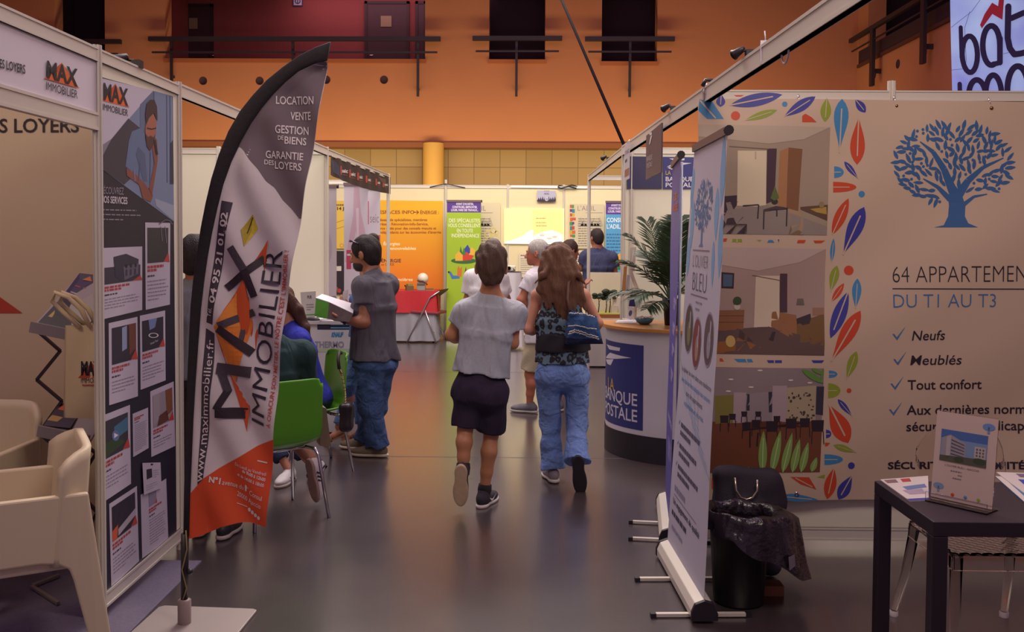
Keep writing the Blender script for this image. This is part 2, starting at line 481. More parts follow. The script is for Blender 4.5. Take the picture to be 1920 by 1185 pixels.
# ================================================================== the hall
def struct(name, b, m=None, parent=None, **kw):
    o = b.build(name, m, parent, **kw)
    if parent is None: o['kind'] = 'structure'
    return o
def concrete():
    m = bpy.data.materials.new('polished_concrete'); m.use_nodes = True; nt = m.node_tree; b = nt.nodes['Principled BSDF']
    tc = nt.nodes.new('ShaderNodeTexCoord')
    n1 = nt.nodes.new('ShaderNodeTexNoise'); n1.inputs['Scale'].default_value = 0.9; n1.inputs['Detail'].default_value = 8; n1.inputs['Roughness'].default_value = 0.65
    n2 = nt.nodes.new('ShaderNodeTexNoise'); n2.inputs['Scale'].default_value = 60; n2.inputs['Detail'].default_value = 4
    r = nt.nodes.new('ShaderNodeValToRGB'); r.color_ramp.elements[0].position = 0.2; r.color_ramp.elements[1].position = 0.9
    r.color_ramp.elements[0].color = hexc('#342b32'); r.color_ramp.elements[1].color = hexc('#524543')
    mx = nt.nodes.new('ShaderNodeMix'); mx.data_type = 'RGBA'; mx.blend_type = 'MULTIPLY'; mx.inputs[0].default_value = 0.25
    nt.links.new(tc.outputs['Object'], n1.inputs['Vector']); nt.links.new(tc.outputs['Object'], n2.inputs['Vector'])
    nt.links.new(n1.outputs['Fac'], r.inputs[0]); nt.links.new(r.outputs[0], mx.inputs[6]); nt.links.new(n2.outputs['Color'], mx.inputs[7])
    nt.links.new(mx.outputs[2], b.inputs['Base Color'])
    mr = nt.nodes.new('ShaderNodeMapRange'); mr.inputs['To Min'].default_value = 0.24; mr.inputs['To Max'].default_value = 0.34
    nt.links.new(n1.outputs['Fac'], mr.inputs['Value']); nt.links.new(mr.outputs[0], b.inputs['Roughness'])
    b.inputs['Specular IOR Level'].default_value = 0.8
    b.inputs['Coat Weight'].default_value = 0.7; b.inputs['Coat Roughness'].default_value = 0.2; b.inputs['Coat IOR'].default_value = 1.6
    bp = nt.nodes.new('ShaderNodeBump'); bp.inputs['Strength'].default_value = 0.04; bp.inputs['Distance'].default_value = 0.01
    nt.links.new(n2.outputs['Fac'], bp.inputs['Height']); nt.links.new(bp.outputs[0], b.inputs['Normal'])
    return m
fl = MB(); CONC = concrete(); SEAM = mat('#4a4148', 0.6)
fl.add([(-14, -4, 0), (14, -4, 0), (14, 24, 0), (-14, 24, 0)], [(0, 1, 2, 3)], CONC)
for y in (2.6, 7.08, 11.6):
    fl.add([(-14, y, .0008), (14, y, .0008), (14, y + .012, .0008), (-14, y + .012, .0008)], [(0, 1, 2, 3)], SEAM)
struct('floor', fl)

ORANGE = mat('#c27a54', 0.85, var=0.10, scale=0.7, bump=0.05, bscale=30, name='orange_render')
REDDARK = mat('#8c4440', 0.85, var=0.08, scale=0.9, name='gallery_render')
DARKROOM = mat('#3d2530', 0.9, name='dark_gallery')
DOORWOOD = mat('#3f2428', 0.6, var=0.15, scale=3, name='dark_door')
STEEL = mat('#2c1f26', 0.5, name='dark_steel')
WY = 22.0
def bx(px, py=100): return atY(px, py, WY).x
def bz(py, px=985): return atY(px, py, WY).z
# gallery wall with its openings
ops = [(bx(103), bx(197), bz(98)), (bx(310), bx(797), bz(112)), (bx(917), bx(1022), bz(112)), (bx(1128), bx(1232), bz(115))]
xs = sorted({-14.0, 7.75} | {o[0] for o in ops} | {o[1] for o in ops})
zL, zT, zR = bz(268), 7.9, 9.6
w = MB()
for a, b in zip(xs, xs[1:]):
    op = [o for o in ops if abs(o[0] - a) < 1e-6]
    if op:
        w.span((a, WY, zL), (b, WY + .4, op[0][2]), ORANGE); w.span((a, WY, zT), (b, WY + .4, zR), ORANGE)
    else: w.span((a, WY, zL), (b, WY + .4, zR), ORANGE)
w.span((-14, WY - .06, zL - .12), (7.75, WY + .4, zL - .0), mat('#8a4f30', 0.8))
wall_back = struct('wall_back', w)
for i, (px, py) in enumerate(((381, 152), (487, 152), (612, 150), (720, 150))):
    p = atY(px, py, WY)
    MB().lathe(p + V((0, -.012, 0)), [(0, .006), (.078, .006), (.082, -.004), (.092, 0), (.094, .012)], 20, DARKROOM, (0, 1, 0)).build('vent_hole', None, wall_back)
for (x0, x1, z) in ops[1:2]:
    MB().span((x0 - .02, WY - .05, z - .09), (x1 + .02, WY + .1, z), mat('#a85c34', 0.8)).build('sill', None, wall_back)
for (x0, x1, z) in ops[2:]:
    MB().span((x0 - .02, WY - .05, z - .09), (x1 + .02, WY + .1, z), mat('#b06238', 0.8)).build('sill', None, wall_back)
# rooms behind the openings
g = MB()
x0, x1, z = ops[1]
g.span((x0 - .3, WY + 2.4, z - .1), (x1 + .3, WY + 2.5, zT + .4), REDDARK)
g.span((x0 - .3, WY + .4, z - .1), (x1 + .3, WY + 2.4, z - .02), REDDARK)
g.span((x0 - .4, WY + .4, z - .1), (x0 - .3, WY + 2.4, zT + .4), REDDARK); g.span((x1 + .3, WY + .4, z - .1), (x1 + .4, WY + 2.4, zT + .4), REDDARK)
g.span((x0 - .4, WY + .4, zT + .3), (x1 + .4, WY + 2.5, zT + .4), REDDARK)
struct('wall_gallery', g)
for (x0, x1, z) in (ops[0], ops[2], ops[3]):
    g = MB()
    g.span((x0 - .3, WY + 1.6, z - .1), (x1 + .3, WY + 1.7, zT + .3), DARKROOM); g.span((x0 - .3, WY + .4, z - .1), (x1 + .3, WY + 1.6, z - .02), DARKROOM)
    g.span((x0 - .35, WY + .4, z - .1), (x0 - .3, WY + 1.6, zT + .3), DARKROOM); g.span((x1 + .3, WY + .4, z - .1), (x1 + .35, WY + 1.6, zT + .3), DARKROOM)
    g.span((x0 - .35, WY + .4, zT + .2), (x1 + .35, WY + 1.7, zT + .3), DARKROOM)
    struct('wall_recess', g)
# gallery doors and the little sign over them
k = 1
for (a, b, t) in ((333, 400, 8), (684, 768, 3), (779, 800, 3)):
    p0, p1 = atY(a, 112, WY + 2.38), atY(b, t, WY + 2.38)
    d = MB().span((p0.x + .07, WY + 2.34, p0.z - .1), (p1.x - .07, WY + 2.385, p1.z - .06), DOORWOOD)
    d = struct('door_%d' % k, d); k += 1
    fr = MB(); FR = mat('#33191f', 0.6)
    fr.span((p0.x, WY + 2.32, p0.z - .1), (p0.x + .07, WY + 2.4, p1.z), FR).span((p1.x - .07, WY + 2.32, p0.z - .1), (p1.x, WY + 2.4, p1.z), FR).span((p0.x, WY + 2.32, p1.z - .07), (p1.x, WY + 2.4, p1.z), FR)
    fr.build('door_frame', None, d)
    if b - a > 40:
        q = atY((a + b) / 2 - (4 if a < 500 else 2), 44 if a < 500 else 40, WY + 2.33); s = .11 if a < 500 else .14
        MB().span(q + V((-s, -.006, -.14)), q + V((s, 0, .14)), mat('#8d7a58', 0.4)).build('plate', None, d)
        q = atY(b - 78, 104, WY + 2.3) if a > 500 else atY(b - 8, 104, WY + 2.3)
        MB().tube([q, q + V((.14, -.02, 0))], .018, 8, chrome()).ball(q + V((0, 0, -.16)), .03, chrome()).build('door_handle', None, d)
p = atY(558, 2, WY + 2.36)
s = Print(lambda x, y, h: V((p.x + x, WY + 2.37 - h, p.z + y)), .002)
s.rect(-.13, -.13, .13, .13, '#22305c').rect(-.105, -.105, .105, .105, '#b9b3c4', 2).ring(0, 0, .05, .075, '#27346a', 3).rect(-.012, -.06, .012, .06, '#27346a', 3)
tag(s.build('wall_sign'), 'small square blue and white sign on the gallery wall between two doors', 'sign')
# tiled wall under the ledge, column
def tiles():
    m = bpy.data.materials.new('stone_tiles'); m.use_nodes = True; nt = m.node_tree; b = nt.nodes['Principled BSDF']
    tc = nt.nodes.new('ShaderNodeTexCoord'); mp = nt.nodes.new('ShaderNodeMapping'); mp.inputs['Rotation'].default_value = (math.pi / 2, 0, 0)
    br = nt.nodes.new('ShaderNodeTexBrick'); br.offset = 0.0; br.inputs['Scale'].default_value = 1.0
    br.inputs['Brick Width'].default_value = 0.62; br.inputs['Row Height'].default_value = 0.42; br.inputs['Mortar Size'].default_value = 0.008
    br.inputs['Color1'].default_value = hexc('#a5845c'); br.inputs['Color2'].default_value = hexc('#96774f'); br.inputs['Mortar'].default_value = hexc('#6f5538')
    nt.links.new(tc.outputs['Object'], mp.inputs[0]); nt.links.new(mp.outputs[0], br.inputs['Vector']); nt.links.new(br.outputs[0], b.inputs['Base Color']); b.inputs['Roughness'].default_value = .7
    return m
struct('wall_tiled', MB().span((-14, WY + .35, 0), (7.75, WY + .6, zL), tiles()))
c = atY(812, 300, WY - .1)
MB0 = MB().lathe((c.x, WY - .02, 0), [(.245, 0), (.245, zL - .02)], 32, mat('#d09a4e', 0.7, var=.05, scale=2, name='yellow_column'))
struct('pillar', MB0)
# side gallery on the right
SX = 7.7
s = MB()
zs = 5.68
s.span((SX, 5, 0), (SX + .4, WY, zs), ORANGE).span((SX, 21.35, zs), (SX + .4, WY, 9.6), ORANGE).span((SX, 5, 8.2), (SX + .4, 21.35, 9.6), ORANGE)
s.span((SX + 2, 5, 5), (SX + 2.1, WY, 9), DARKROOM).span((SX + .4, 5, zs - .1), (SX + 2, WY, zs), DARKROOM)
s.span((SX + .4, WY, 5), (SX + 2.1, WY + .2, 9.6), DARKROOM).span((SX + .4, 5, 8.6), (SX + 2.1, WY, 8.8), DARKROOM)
wall_right = struct('wall_right', s)
MB().span((SX - .05, 5, zs - .02), (SX + .05, 21.9, zs + .05), mat('#5a3028', .7)).span((SX - .01, 5, zs + .05), (SX + .03, 21.9, zs + .36), mat('#3a2430', .6)).build('parapet', None, wall_right)
for y, zz in ((20.9, 5.34), (19.6, 5.33), (18.3, 5.31), (17.05, 5.28), (15.8, 5.28), (14.5, 5.28)):
    MB().lathe((SX - .012, y, zz), [(0, .006), (.078, .006), (.082, -.004), (.092, 0), (.094, .012)], 18, DARKROOM, (1, 0, 0)).build('vent_hole', None, wall_right)
struct('wall_left', MB().span((-14.3, -4, 0), (-14, 24, 9.6), ORANGE))
struct('ceiling', MB().span((-14, -4, 9.6), (14, 25, 9.8), mat('#3c2a32', .9)))

# railings: thick hand rail, thin rail, drop bars
def railing(name, label, parts):
    t = thing(name, label, 'railing', parts[0][1])
    for n, a, b, w_, h_ in parts: MB().beam(a, b, w_, h_, m=STEEL).build(n, None, t)
    return t
RY = WY - .22
def P(px, py): return atY(px, py, RY)
def rail_set(label, x0, x1, y, y2, posts, thin=6):
    pr = [('hand_rail', P(x0, y), P(x1, y), .10, .10), ('rail', P(x0 + thin, y2), P(x1 - thin, y2), .035, .04)]
    for px, ya, yb in posts:
        a, b = P(px, ya), P(px, yb); pr.append(('post', V((b.x, RY + .06, b.z)), V((b.x, RY + .06, a.z)), .05, .07))
    t = railing('railing', label, [q for q in pr if q[0] != 'post'])
    for q in pr:
        if q[0] == 'post': MB().span(q[1] - V((.028, .03, 0)), q[2] + V((.028, .03, 0)), STEEL).build('post', None, t)
        if q[0] == 'post': MB().span((q[1].x - .02, RY + .08, q[1].z + .15), (q[1].x + .02, WY + .02, q[1].z + .2), STEEL).build('bracket', None, t)
rail_set('long dark steel railing across the wide gallery opening with two doors', 279, 826, 73, 98, ((320, 75, 156), (548, 76, 112), (783, 75, 180)))
rail_set('short dark steel railing across the middle dark opening, right of the long railing', 886, 1054, 72, 96, ((968, 74, 180),))
rail_set('short dark steel railing across the dark opening near the side gallery', 1097, 1265, 73, 97, ((1181, 75, 181),))
rail_set('short dark steel railing half hidden above the estate agency stand', 70, 227, 78, 101, ((150, 80, 150),))
t = thing('railing', 'dark steel side gallery railing running towards the lit banner', 'railing', (SX - .2, 21.8, 6.3))
MB().beam((SX - .2, 21.9, 6.28), (SX - .2, 6, 6.28), .09, .09, m=STEEL).build('hand_rail', None, t)
MB().beam((SX - .2, 21.8, 6.02), (SX - .2, 6, 6.02), .03, .03, m=STEEL).build('rail', None, t)
for y in (20.5, 17.9, 15.3):
    MB().span((SX - .24, y - .08, 5.02), (SX - .17, y + .08, 6.7 if y < 18 else 6.25), STEEL).build('post', None, t)
    MB().span((SX - .2, y + .02, 5.3), (SX, y + .05, 5.4), STEEL).build('bracket', None, t)

# ================================================================== exhibition stand walls: slotted posts, rails, white panels
def L(px, py): return onZ(px, py, 2.48)
L1, L2, L3, L4 = L(181, 90), L(333, 158), L(612, 278), L(728, 327)
R0, R1, R2 = L(1325, 167), L(1170, 276), L(1105, 329)
BY = 15.6
def post_shape(b, x, y, h=2.48, m=None, z0=0.0):
    prof = []
    for i in range(32):
        a = 2 * math.pi * (i + .5) / 32; r = .0155 if i % 4 == 1 else .0215
        prof.append((x + r * math.cos(a), y + r * math.sin(a), z0))
    return b.prism(prof, (0, 0, h - z0), m or alum())
def rail_shape(b, p, q, z, h=.055, d=.022, m=None):
    m = m or alum(); p = V((p[0], p[1], z)); q = V((q[0], q[1], z))
    b.beam(p, q, d, h, m=m)
    b.beam(p + V((0, 0, h * .42)), q + V((0, 0, h * .42)), d + .008, h * .16, m=m).beam(p - V((0, 0, h * .42)), q - V((0, 0, h * .42)), d + .008, h * .16, m=m)
    return b
def partition(label, pts, posts, z1=2.48, bottom=True, panel=True, pm=None, z0=0.0, cat='partition', name='partition_wall', t=None):
    """wall of white panels between slotted posts; pts = list of (x, y)"""
    t = t or thing(name, label, cat, (pts[0][0], pts[0][1], 0))
    for p in posts: post_shape(MB(), p[0], p[1], z1 + .012).build('post', None, t)
    for a, b in zip(pts, pts[1:]):
        rail_shape(MB(), a, b, z1 - .03).build('top_rail', None, t)
        if bottom: rail_shape(MB(), a, b, z0 + .085, .07).build('bottom_rail', None, t)
        if panel: MB().beam((a[0], a[1], (z0 + .06 + z1) / 2), (b[0], b[1], (z0 + .06 + z1) / 2), .006, z1 - z0 - .09, m=pm or white_panel()).build('panel', None, t)
    return t
def xy(p): return (p.x, p.y)
# --- the estate agency stand on the left: outer wall with poster, header board, inner wall
agency = partition('white panel wall of the estate agency stand carrying the navy services poster', [xy(L1), xy(L2)], [xy(L1), xy(L2)])
IY = L2.y - .03
inner = partition('beige lit inner wall of the estate agency stand with large black lettering', [(-5.2, IY), (L2.x - .03, IY)], [(-5.2, IY), (-4.2, IY), (-3.2, IY)], bottom=False, pm=mat('#cdb79b', .6, var=.04, scale=1.5, name='inner_panel'))
fn = plane_fn((0, IY - .006, 0), (0, -1, 0))
p = Print(fn)
p.text('DES LOYERS', (-44, 249), (148, 248), (0, -26), '#2a2028', bold=.014)
p.poly([(-60, 587), (0, 587), (42, 587), (0, 557), (-30, 535)], '#b4402c')
p.build('lettering', None, inner)
NL = V((L1.x - (L2.x - L1.x) * 2, L1.y - (L2.y - L1.y) * 2, 0))
hdr = thing('header_board', 'pale header board with orange and black logo across the open agency stand', 'header board', (L1.x, L1.y, 2.1))
rail_shape(MB(), xy(NL), xy(L1), 2.45, .06).build('rail', None, hdr); rail_shape(MB(), xy(NL), xy(L1), 2.165, .075).build('rail', None, hdr)
MB().beam((NL.x, NL.y, 2.31), (L1.x, L1.y, 2.31), .006, .26, m=mat('#cfc8d2', .5)).build('panel', None, hdr)
post_shape(MB(), NL.x, NL.y, 2.48, None, .01).build('post', None, hdr)
side = (L2 - L1); side.z = 0; side.normalize(); nrm = V((side.y, -side.x, 0))
def plane_left(off=.006):
    return plane_fn(V((L1.x, L1.y, 0)) + nrm * off, nrm)
def agency_logo(p, x0, y0, x1, y1, hM, hI, yb1, l=2):
    """orange tent, black block letters, thin line below; corners given in the picture of the board"""
    sl = (y1 - y0) / (x1 - x0); w = x1 - x0
    f = lambda u, v: (x0 + w * u, y0 + sl * w * u - v)
    p.poly([f(-.05, -2), f(.5, hM * 1.0), f(1.06, -2)], '#d2622c', l)
    p.poly([f(.22, hM * .5), f(.5, hM * 1.0), f(.5, hM * .45)], '#b9481f', l + 1)
    p.text('MAX', f(0.02, 0), f(1.0, 0), (0, -hM * .9), '#1d1520', l + 2, bold=.028)
    p.text('IMMOBILIER', (x0, yb1), (x1, yb1 + sl * w), (0, -hI), '#241a22', l + 1, bold=-.002)
p = Print(plane_left())
agency_logo(p, 86, 146, 145, 163, 37, 15, 168)
p.build('logo', None, hdr); p = Print(plane_left())
p.text('GARANTIE DES LOYERS', (-62, 112), (47, 139), (0, -17), '#2a2030', bold=.02)
p.build('lettering', None, hdr)
# long rail over the walkway side from the agency wall to the next stand
t = thing('overhead_rail', 'long aluminium rail bridging the agency wall and the dark fabric banner stand', 'rail', (L2.x, L2.y, 2.45))
rail_shape(MB(), xy(L2), xy(L3), 2.45, .07, .025).build('beam', None, t)
# --- next stand on the left: divider wall facing the aisle end, dark fabric banner
D0 = (L3.x - 3.6, L3.y)
divider = partition('plain white divider wall behind the feather flag', [D0, (L3.x - 2.0, L3.y), (L3.x - .98, L3.y), xy(L3)], [D0, (L3.x - 2.0, L3.y), (L3.x - .98, L3.y), xy(L3)])
t = thing('corner_stand', 'aluminium corner stand with post holding the dark fabric banner', 'exhibition stand', (L4.x, L4.y, 0))
post_shape(MB(), L4.x, L4.y, 2.49).build('post', None, t)
rail_shape(MB(), xy(L3), xy(L4), 2.45, .06).build('rail', None, t)
rail_shape(MB(), (L4.x - 3.4, L4.y), xy(L4), 2.38, .05).build('rail', None, t)
rail_shape(MB(), (L4.x - 3.0, L3.y + .6), (L4.x - 3.0, L4.y), 2.38, .05).build('rail', None, t)
post_shape(MB(), L4.x - 3.0, L4.y, 2.42).build('post', None, t)
# --- back wall of the rear stands
seams = [atY(px, 400, BY).x for px in (836, 952, 1057)]
bxs = [seams[0] - .97 * i for i in range(6, 0, -1)] + seams + [seams[2] + .97 * i for i in range(1, 5)]
t = partition('long cream wall of the rear stands with projection and posters', [(x, BY) for x in bxs], [(x, BY) for i, x in enumerate(bxs) if i != 6], 2.56, pm=mat('#dccfa6', .6, var=.03, scale=1, name='cream_panel'))
post_shape(MB(), seams[0], BY - .03, 2.64).build('post', None, t)
rear_wall = t
# --- bank stand on the right
bank = partition('white back wall of the bank stand with navy sign panels', [xy(R1), (R1.x + .98, R1.y), (R1.x + 2.6, R1.y)], [xy(R1), (R1.x + .98, R1.y), (R1.x + 2.6, R1.y)])
post_shape(MB(), R1.x + .07, R1.y + .0, 2.46).build('post', None, bank)
t = thing('overhead_rail', 'long aluminium rail running from the bank stand towards the camera', 'rail', (R1.x, R1.y, 2.45))
Rn = R0 + (R0 - R1) * .75
rail_shape(MB(), xy(R1), xy(Rn), 2.45, .085, .03).build('beam', None, t)
rail_over = t
t = thing('corner_stand', 'aluminium corner stand with slim post behind the bank stand', 'exhibition stand', (R2.x, R2.y, 0))
post_shape(MB(), R2.x, R2.y, 2.49).build('post', None, t)
rail_shape(MB(), xy(R2), xy(R1), 2.45, .07).build('rail', None, t)
rail_shape(MB(), xy(R2), (R2.x + 1.6, R2.y), 2.45, .06).build('rail', None, t)
# --- wall with the big canvas banner on the right
TY = R0.y + .02
tarpw = partition('white panel wall behind the large canvas banner', [(R0.x, TY), (R0.x + .99, TY), (R0.x + 1.98, TY), (R0.x + 2.97, TY)], [(R0.x, TY), (R0.x + .99, TY), (R0.x + 1.98, TY), (R0.x + 2.97, TY)])
for i in range(4):
    x = R0.x + .99 * i
    MB().lathe((x, TY, 0), [(.024, 0), (.024, .06)], 12, mat('#8a5a38', .6)).build('foot', None, tarpw)
# grey carpet under the agency stand
e = onZ(378, 1053); MBc = MB().span((-5.2, 1.2, 0.0), (e.x, e.y, .006), mat('#6c6478', .95, var=.25, scale=90, bump=.3, bscale=300, name='grey_carpet'))
tag(MBc.build('carpet'), 'grey carpet under the estate agency stand', 'carpet')

# ================================================================== estate agency stand: poster, papers, chairs, rack, bag
def bil(q):
    """(u, v) in 0..1 -> picture point inside quad (top-left, top-right, bottom-right, bottom-left)"""
    a, b, c, d = [V(t) for t in q]
    return lambda u, v: tuple((a.lerp(b, u)).lerp(d.lerp(c, u), v))
def qpoly(p, q, pts, col, l):
    f = bil(q); return p.poly([f(*t) for t in pts], col, l)
SKIN_P = '#7d4438'
p = Print(plane_left(.004))
PTS = lambda s, ox, oy, k: [(ox + x / k, oy + y / k) for x, y in s]
p.poly([(188, 144), (324, 181), (331, 1004), (192, 1122)], '#1c152b', 1)
p.poly([(188, 146), (287, 170), (209, 260), (188, 274)], '#b9b2c2', 2)
p.poly([(188, 274), (209, 260), (214, 268), (188, 318)], '#7d7688', 2)
p.poly([(287, 170), (323, 180), (326, 416), (186, 314), (188, 300), (209, 260)], '#6d7c9b', 2)
p.poly([(209, 260), (240, 222), (262, 240), (250, 330), (232, 346), (186, 314), (188, 300)], '#3a3342', 3)
p.poly([(262, 196), (287, 170), (287, 250), (262, 250)], '#5a6884', 3)
for x in (288, 312, 318): p.line([(x, 172 + (x - 287) * .25), (x + 1, 330 + (x - 287) * .5)], 1.6, '#3f4a68', 3)
p.poly([(318, 270), (324, 262), (325, 345), (318, 345)], '#2c3048', 4)
p.poly([(290, 372), (325, 385), (325, 414), (292, 386)], '#8e97ae', 3)
p.poly(PTS([(280, 345), (215, 370), (195, 430), (172, 600), (235, 650), (275, 725), (330, 745), (362, 650), (350, 480), (300, 440)], 185, 140, 3.4875), '#5b6c8e', 4)
p.poly(PTS([(255, 470), (300, 520), (315, 700), (290, 700), (240, 520)], 185, 140, 3.4875), '#4b5a7a', 5)
p.poly(PTS([(178, 610), (232, 645), (300, 715), (352, 790), (338, 832), (285, 808), (262, 720), (180, 660)], 185, 140, 3.4875), SKIN_P, 5)
p.poly(PTS([(355, 395), (378, 430), (382, 560), (345, 790), (325, 745), (360, 580), (345, 470)], 185, 140, 3.4875), SKIN_P, 6)
p.poly([(273, 222), (286, 212), (292, 228), (291, 250), (287, 268), (280, 282), (274, 273), (271, 245)], '#9a5f4c', 6)
p.poly([(271, 250), (276, 257), (281, 254), (286, 258), (290, 251), (287, 270), (280, 283), (274, 275)], '#4a2c2c', 7)
p.poly([(274, 194), (280, 187), (288, 187), (293, 200), (294, 227), (291, 222), (287, 212), (278, 221), (273, 234), (271, 214)], '#38222a', 7)
p.line([(274, 240), (283, 242), (291, 240)], 2, '#241a22', 8); p.line([(288, 262), (293, 290)], 4, '#1d1820', 8)
p.line([(281, 285), (280, 345)], 1.2, '#46567a', 6); p.line([(262, 300), (258, 345)], 1.2, '#46567a', 6); p.line([(250, 318), (252, 340)], 1.5, '#71829e', 6)
agency_logo(p, 192, 187, 239, 199, 36, 12, 206, 4)
p.text('DÉCOUVREZ', (188, 363), (231, 365), (0, -13), '#8f8797', 4); p.text('NOS SERVICES', (188, 380), (238, 383), (0, -13), '#c3bac6', 4, bold=.02)
p.greek((188, 394), (268, 396), (0, -4), 3, (0, 9), '#8a8294', 3, .95, 3)
def paper(q, iq, icol, deco=None, lines=7, seed=0):
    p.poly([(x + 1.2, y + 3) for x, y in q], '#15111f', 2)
    p.poly(q, '#b7afbf', 3)
    f = bil(q); u0, v0, u1, v1 = iq
    P_ = lambda u, v: f(u0 + (u1 - u0) * u, v0 + (v1 - v0) * v)
    p.poly([P_(0, 0), P_(1, 0), P_(1, .72), P_(.8, 1), P_(0, 1)], icol, 4)
    if deco: deco(P_)
    p.poly([P_(1, .72), P_(1.06, 1.02), P_(.78, .98)], '#b23c30', 5)
    t0 = v1 + .06
    p.greek(f(u0, t0), f(.95, t0), tuple(V(f(u0, t0 - .03)) - V(f(u0, t0))), 2, tuple(V(f(u0, t0 + .04)) - V(f(u0, t0))), '#a33a3a', 4, .8, seed, 1)
    t1 = t0 + .10
    p.greek(f(u0, t1), f(.95, t1), tuple(V(f(u0, t1 - .02)) - V(f(u0, t1))), 1, (0, 0), '#3a3142', 4, .6, seed + 1, 1)
    t2 = t1 + .06; n = max(2, int((.95 - t2) / .042))
    p.greek(f(u0, t2), f(.95, t2), tuple(V(f(u0, t2 - .02)) - V(f(u0, t2))), n, tuple(V(f(u0, t2 + .042)) - V(f(u0, t2))), '#857c90', 4, .97, seed + 2, .7)
def d_castle(P_):
    p.poly([P_(.25, -.6), P_(.6, -.75), P_(.95, -.35), P_(.93, .6), P_(.5, .95), P_(.3, .6)], '#2e2c40', 5)
    p.poly([P_(.52, .05), P_(.95, -.1), P_(.93, .6), P_(.55, .9)], '#5d566a', 6)
    for i in range(3): p.ell(*P_(.6 + .13 * i, .02), 2.2, 4, '#1c1a28', 7, 10)
    for i in range(3): p.poly([P_(.58 + .12 * i, .25), P_(.63 + .12 * i, .23), P_(.63 + .12 * i, .6), P_(.58 + .12 * i, .65)], '#35304a', 7)
def d_door(P_): p.poly([P_(.42, .05), P_(.62, .02), P_(.62, .65), P_(.42, .7)], '#8994b4', 5); p.poly([P_(.7, .0), P_(1, .0), P_(1, .7), P_(.72, .85)], '#6a3a2e', 5)
def d_tour(P_):
    p.poly([P_(.3, 0), P_(.7, 0), P_(.6, .3), P_(.35, .35)], '#6d7fae', 5); c = P_(.52, .55); p.ring(c[0], c[1], 7, 9.5, '#c9c2cf', 6, 20, .5)
    p.text('Virtual Tour', P_(.36, .84), P_(.74, .78), (0, -4), '#c9c2cf', 6)
def d_video(P_):
    p.poly([P_(.45, .25), P_(1, .12), P_(1, .5), P_(.5, .6)], '#3f6a86', 5); p.poly([P_(0, .6), P_(.5, .55), P_(.9, .8), P_(0, 1)], '#31442e', 5)
    c = P_(.5, .5); p.ell(c[0], c[1], 7, 10, '#5d6f9a', 6); p.poly([(c[0] - 3, c[1] - 5), (c[0] + 5, c[1] - 1), (c[0] - 3, c[1] + 5)], '#d5cfda', 7)
def d_room(P_): p.poly([P_(.0, .0), P_(.35, .0), P_(.35, .8), P_(.0, .95)], '#9a8f98', 5); p.poly([P_(.65, 0), P_(1, 0), P_(1, .7), P_(.7, .8)], '#7c4a34', 5); p.poly([P_(.3, .7), P_(.7, .62), P_(.8, .95), P_(.2, 1)], '#5d3328', 5)
def d_tent(P_): p.poly([P_(.1, .65), P_(.5, .1), P_(.9, .5)], '#2c2436', 5); p.poly([P_(.0, .7), P_(.25, .6), P_(.2, 1), P_(0, 1.0)], '#c1562c', 5); p.poly([P_(.25, .75), P_(1, .5), P_(1, .72), P_(.25, .95)], '#a79fae', 5)
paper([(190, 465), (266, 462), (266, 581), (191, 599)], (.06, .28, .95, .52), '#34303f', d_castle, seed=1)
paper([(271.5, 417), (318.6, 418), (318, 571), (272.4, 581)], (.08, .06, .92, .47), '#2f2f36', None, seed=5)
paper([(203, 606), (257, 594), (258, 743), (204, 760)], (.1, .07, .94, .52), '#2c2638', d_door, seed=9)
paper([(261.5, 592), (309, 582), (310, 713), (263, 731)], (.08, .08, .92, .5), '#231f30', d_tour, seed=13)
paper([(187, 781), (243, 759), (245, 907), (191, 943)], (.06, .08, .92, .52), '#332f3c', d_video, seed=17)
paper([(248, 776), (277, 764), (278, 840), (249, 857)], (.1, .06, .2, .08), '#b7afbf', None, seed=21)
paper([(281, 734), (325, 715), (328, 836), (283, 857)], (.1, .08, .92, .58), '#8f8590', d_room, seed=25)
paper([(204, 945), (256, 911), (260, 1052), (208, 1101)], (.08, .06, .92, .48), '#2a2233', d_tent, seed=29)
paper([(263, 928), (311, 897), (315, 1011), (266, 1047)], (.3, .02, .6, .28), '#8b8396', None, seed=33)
p.line([(297, 420), (309, 412), (318, 414), (322, 421)], 2, '#5c5666', 6); p.line([(300, 425), (303, 452)], 1.5, '#6c6676', 6); p.line([(308, 425), (311, 456)], 1.5, '#6c6676', 6)
poster = p.build('poster', None, agency)
# the little sheet pinned over the poster
fn = plane_left(.012); q = [(267, 868), (301, 867), (303, 915), (270, 928)]
s = Print(fn); s.poly(q, '#b9b1c0', 0); f = bil(q); s.poly([f(.2, .22), f(.5, .2), f(.5, .5), f(.2, .54)], '#2a2433', 1)
s.greek(f(.55, .3), f(.95, .28), (0, -2), 4, (0, 4), '#8a8294', 1, .9, 4); s.greek(f(.15, .75), f(.9, .7), (0, -2), 3, (0, 4), '#8a8294', 1, .9, 8); s.line([f(.45, .06), f(.58, .06)], 3, '#241c28', 1)
tag(s.build('pinned_sheet', None, None), 'small paper sheet pinned over the lower papers of the navy services poster', 'paper')

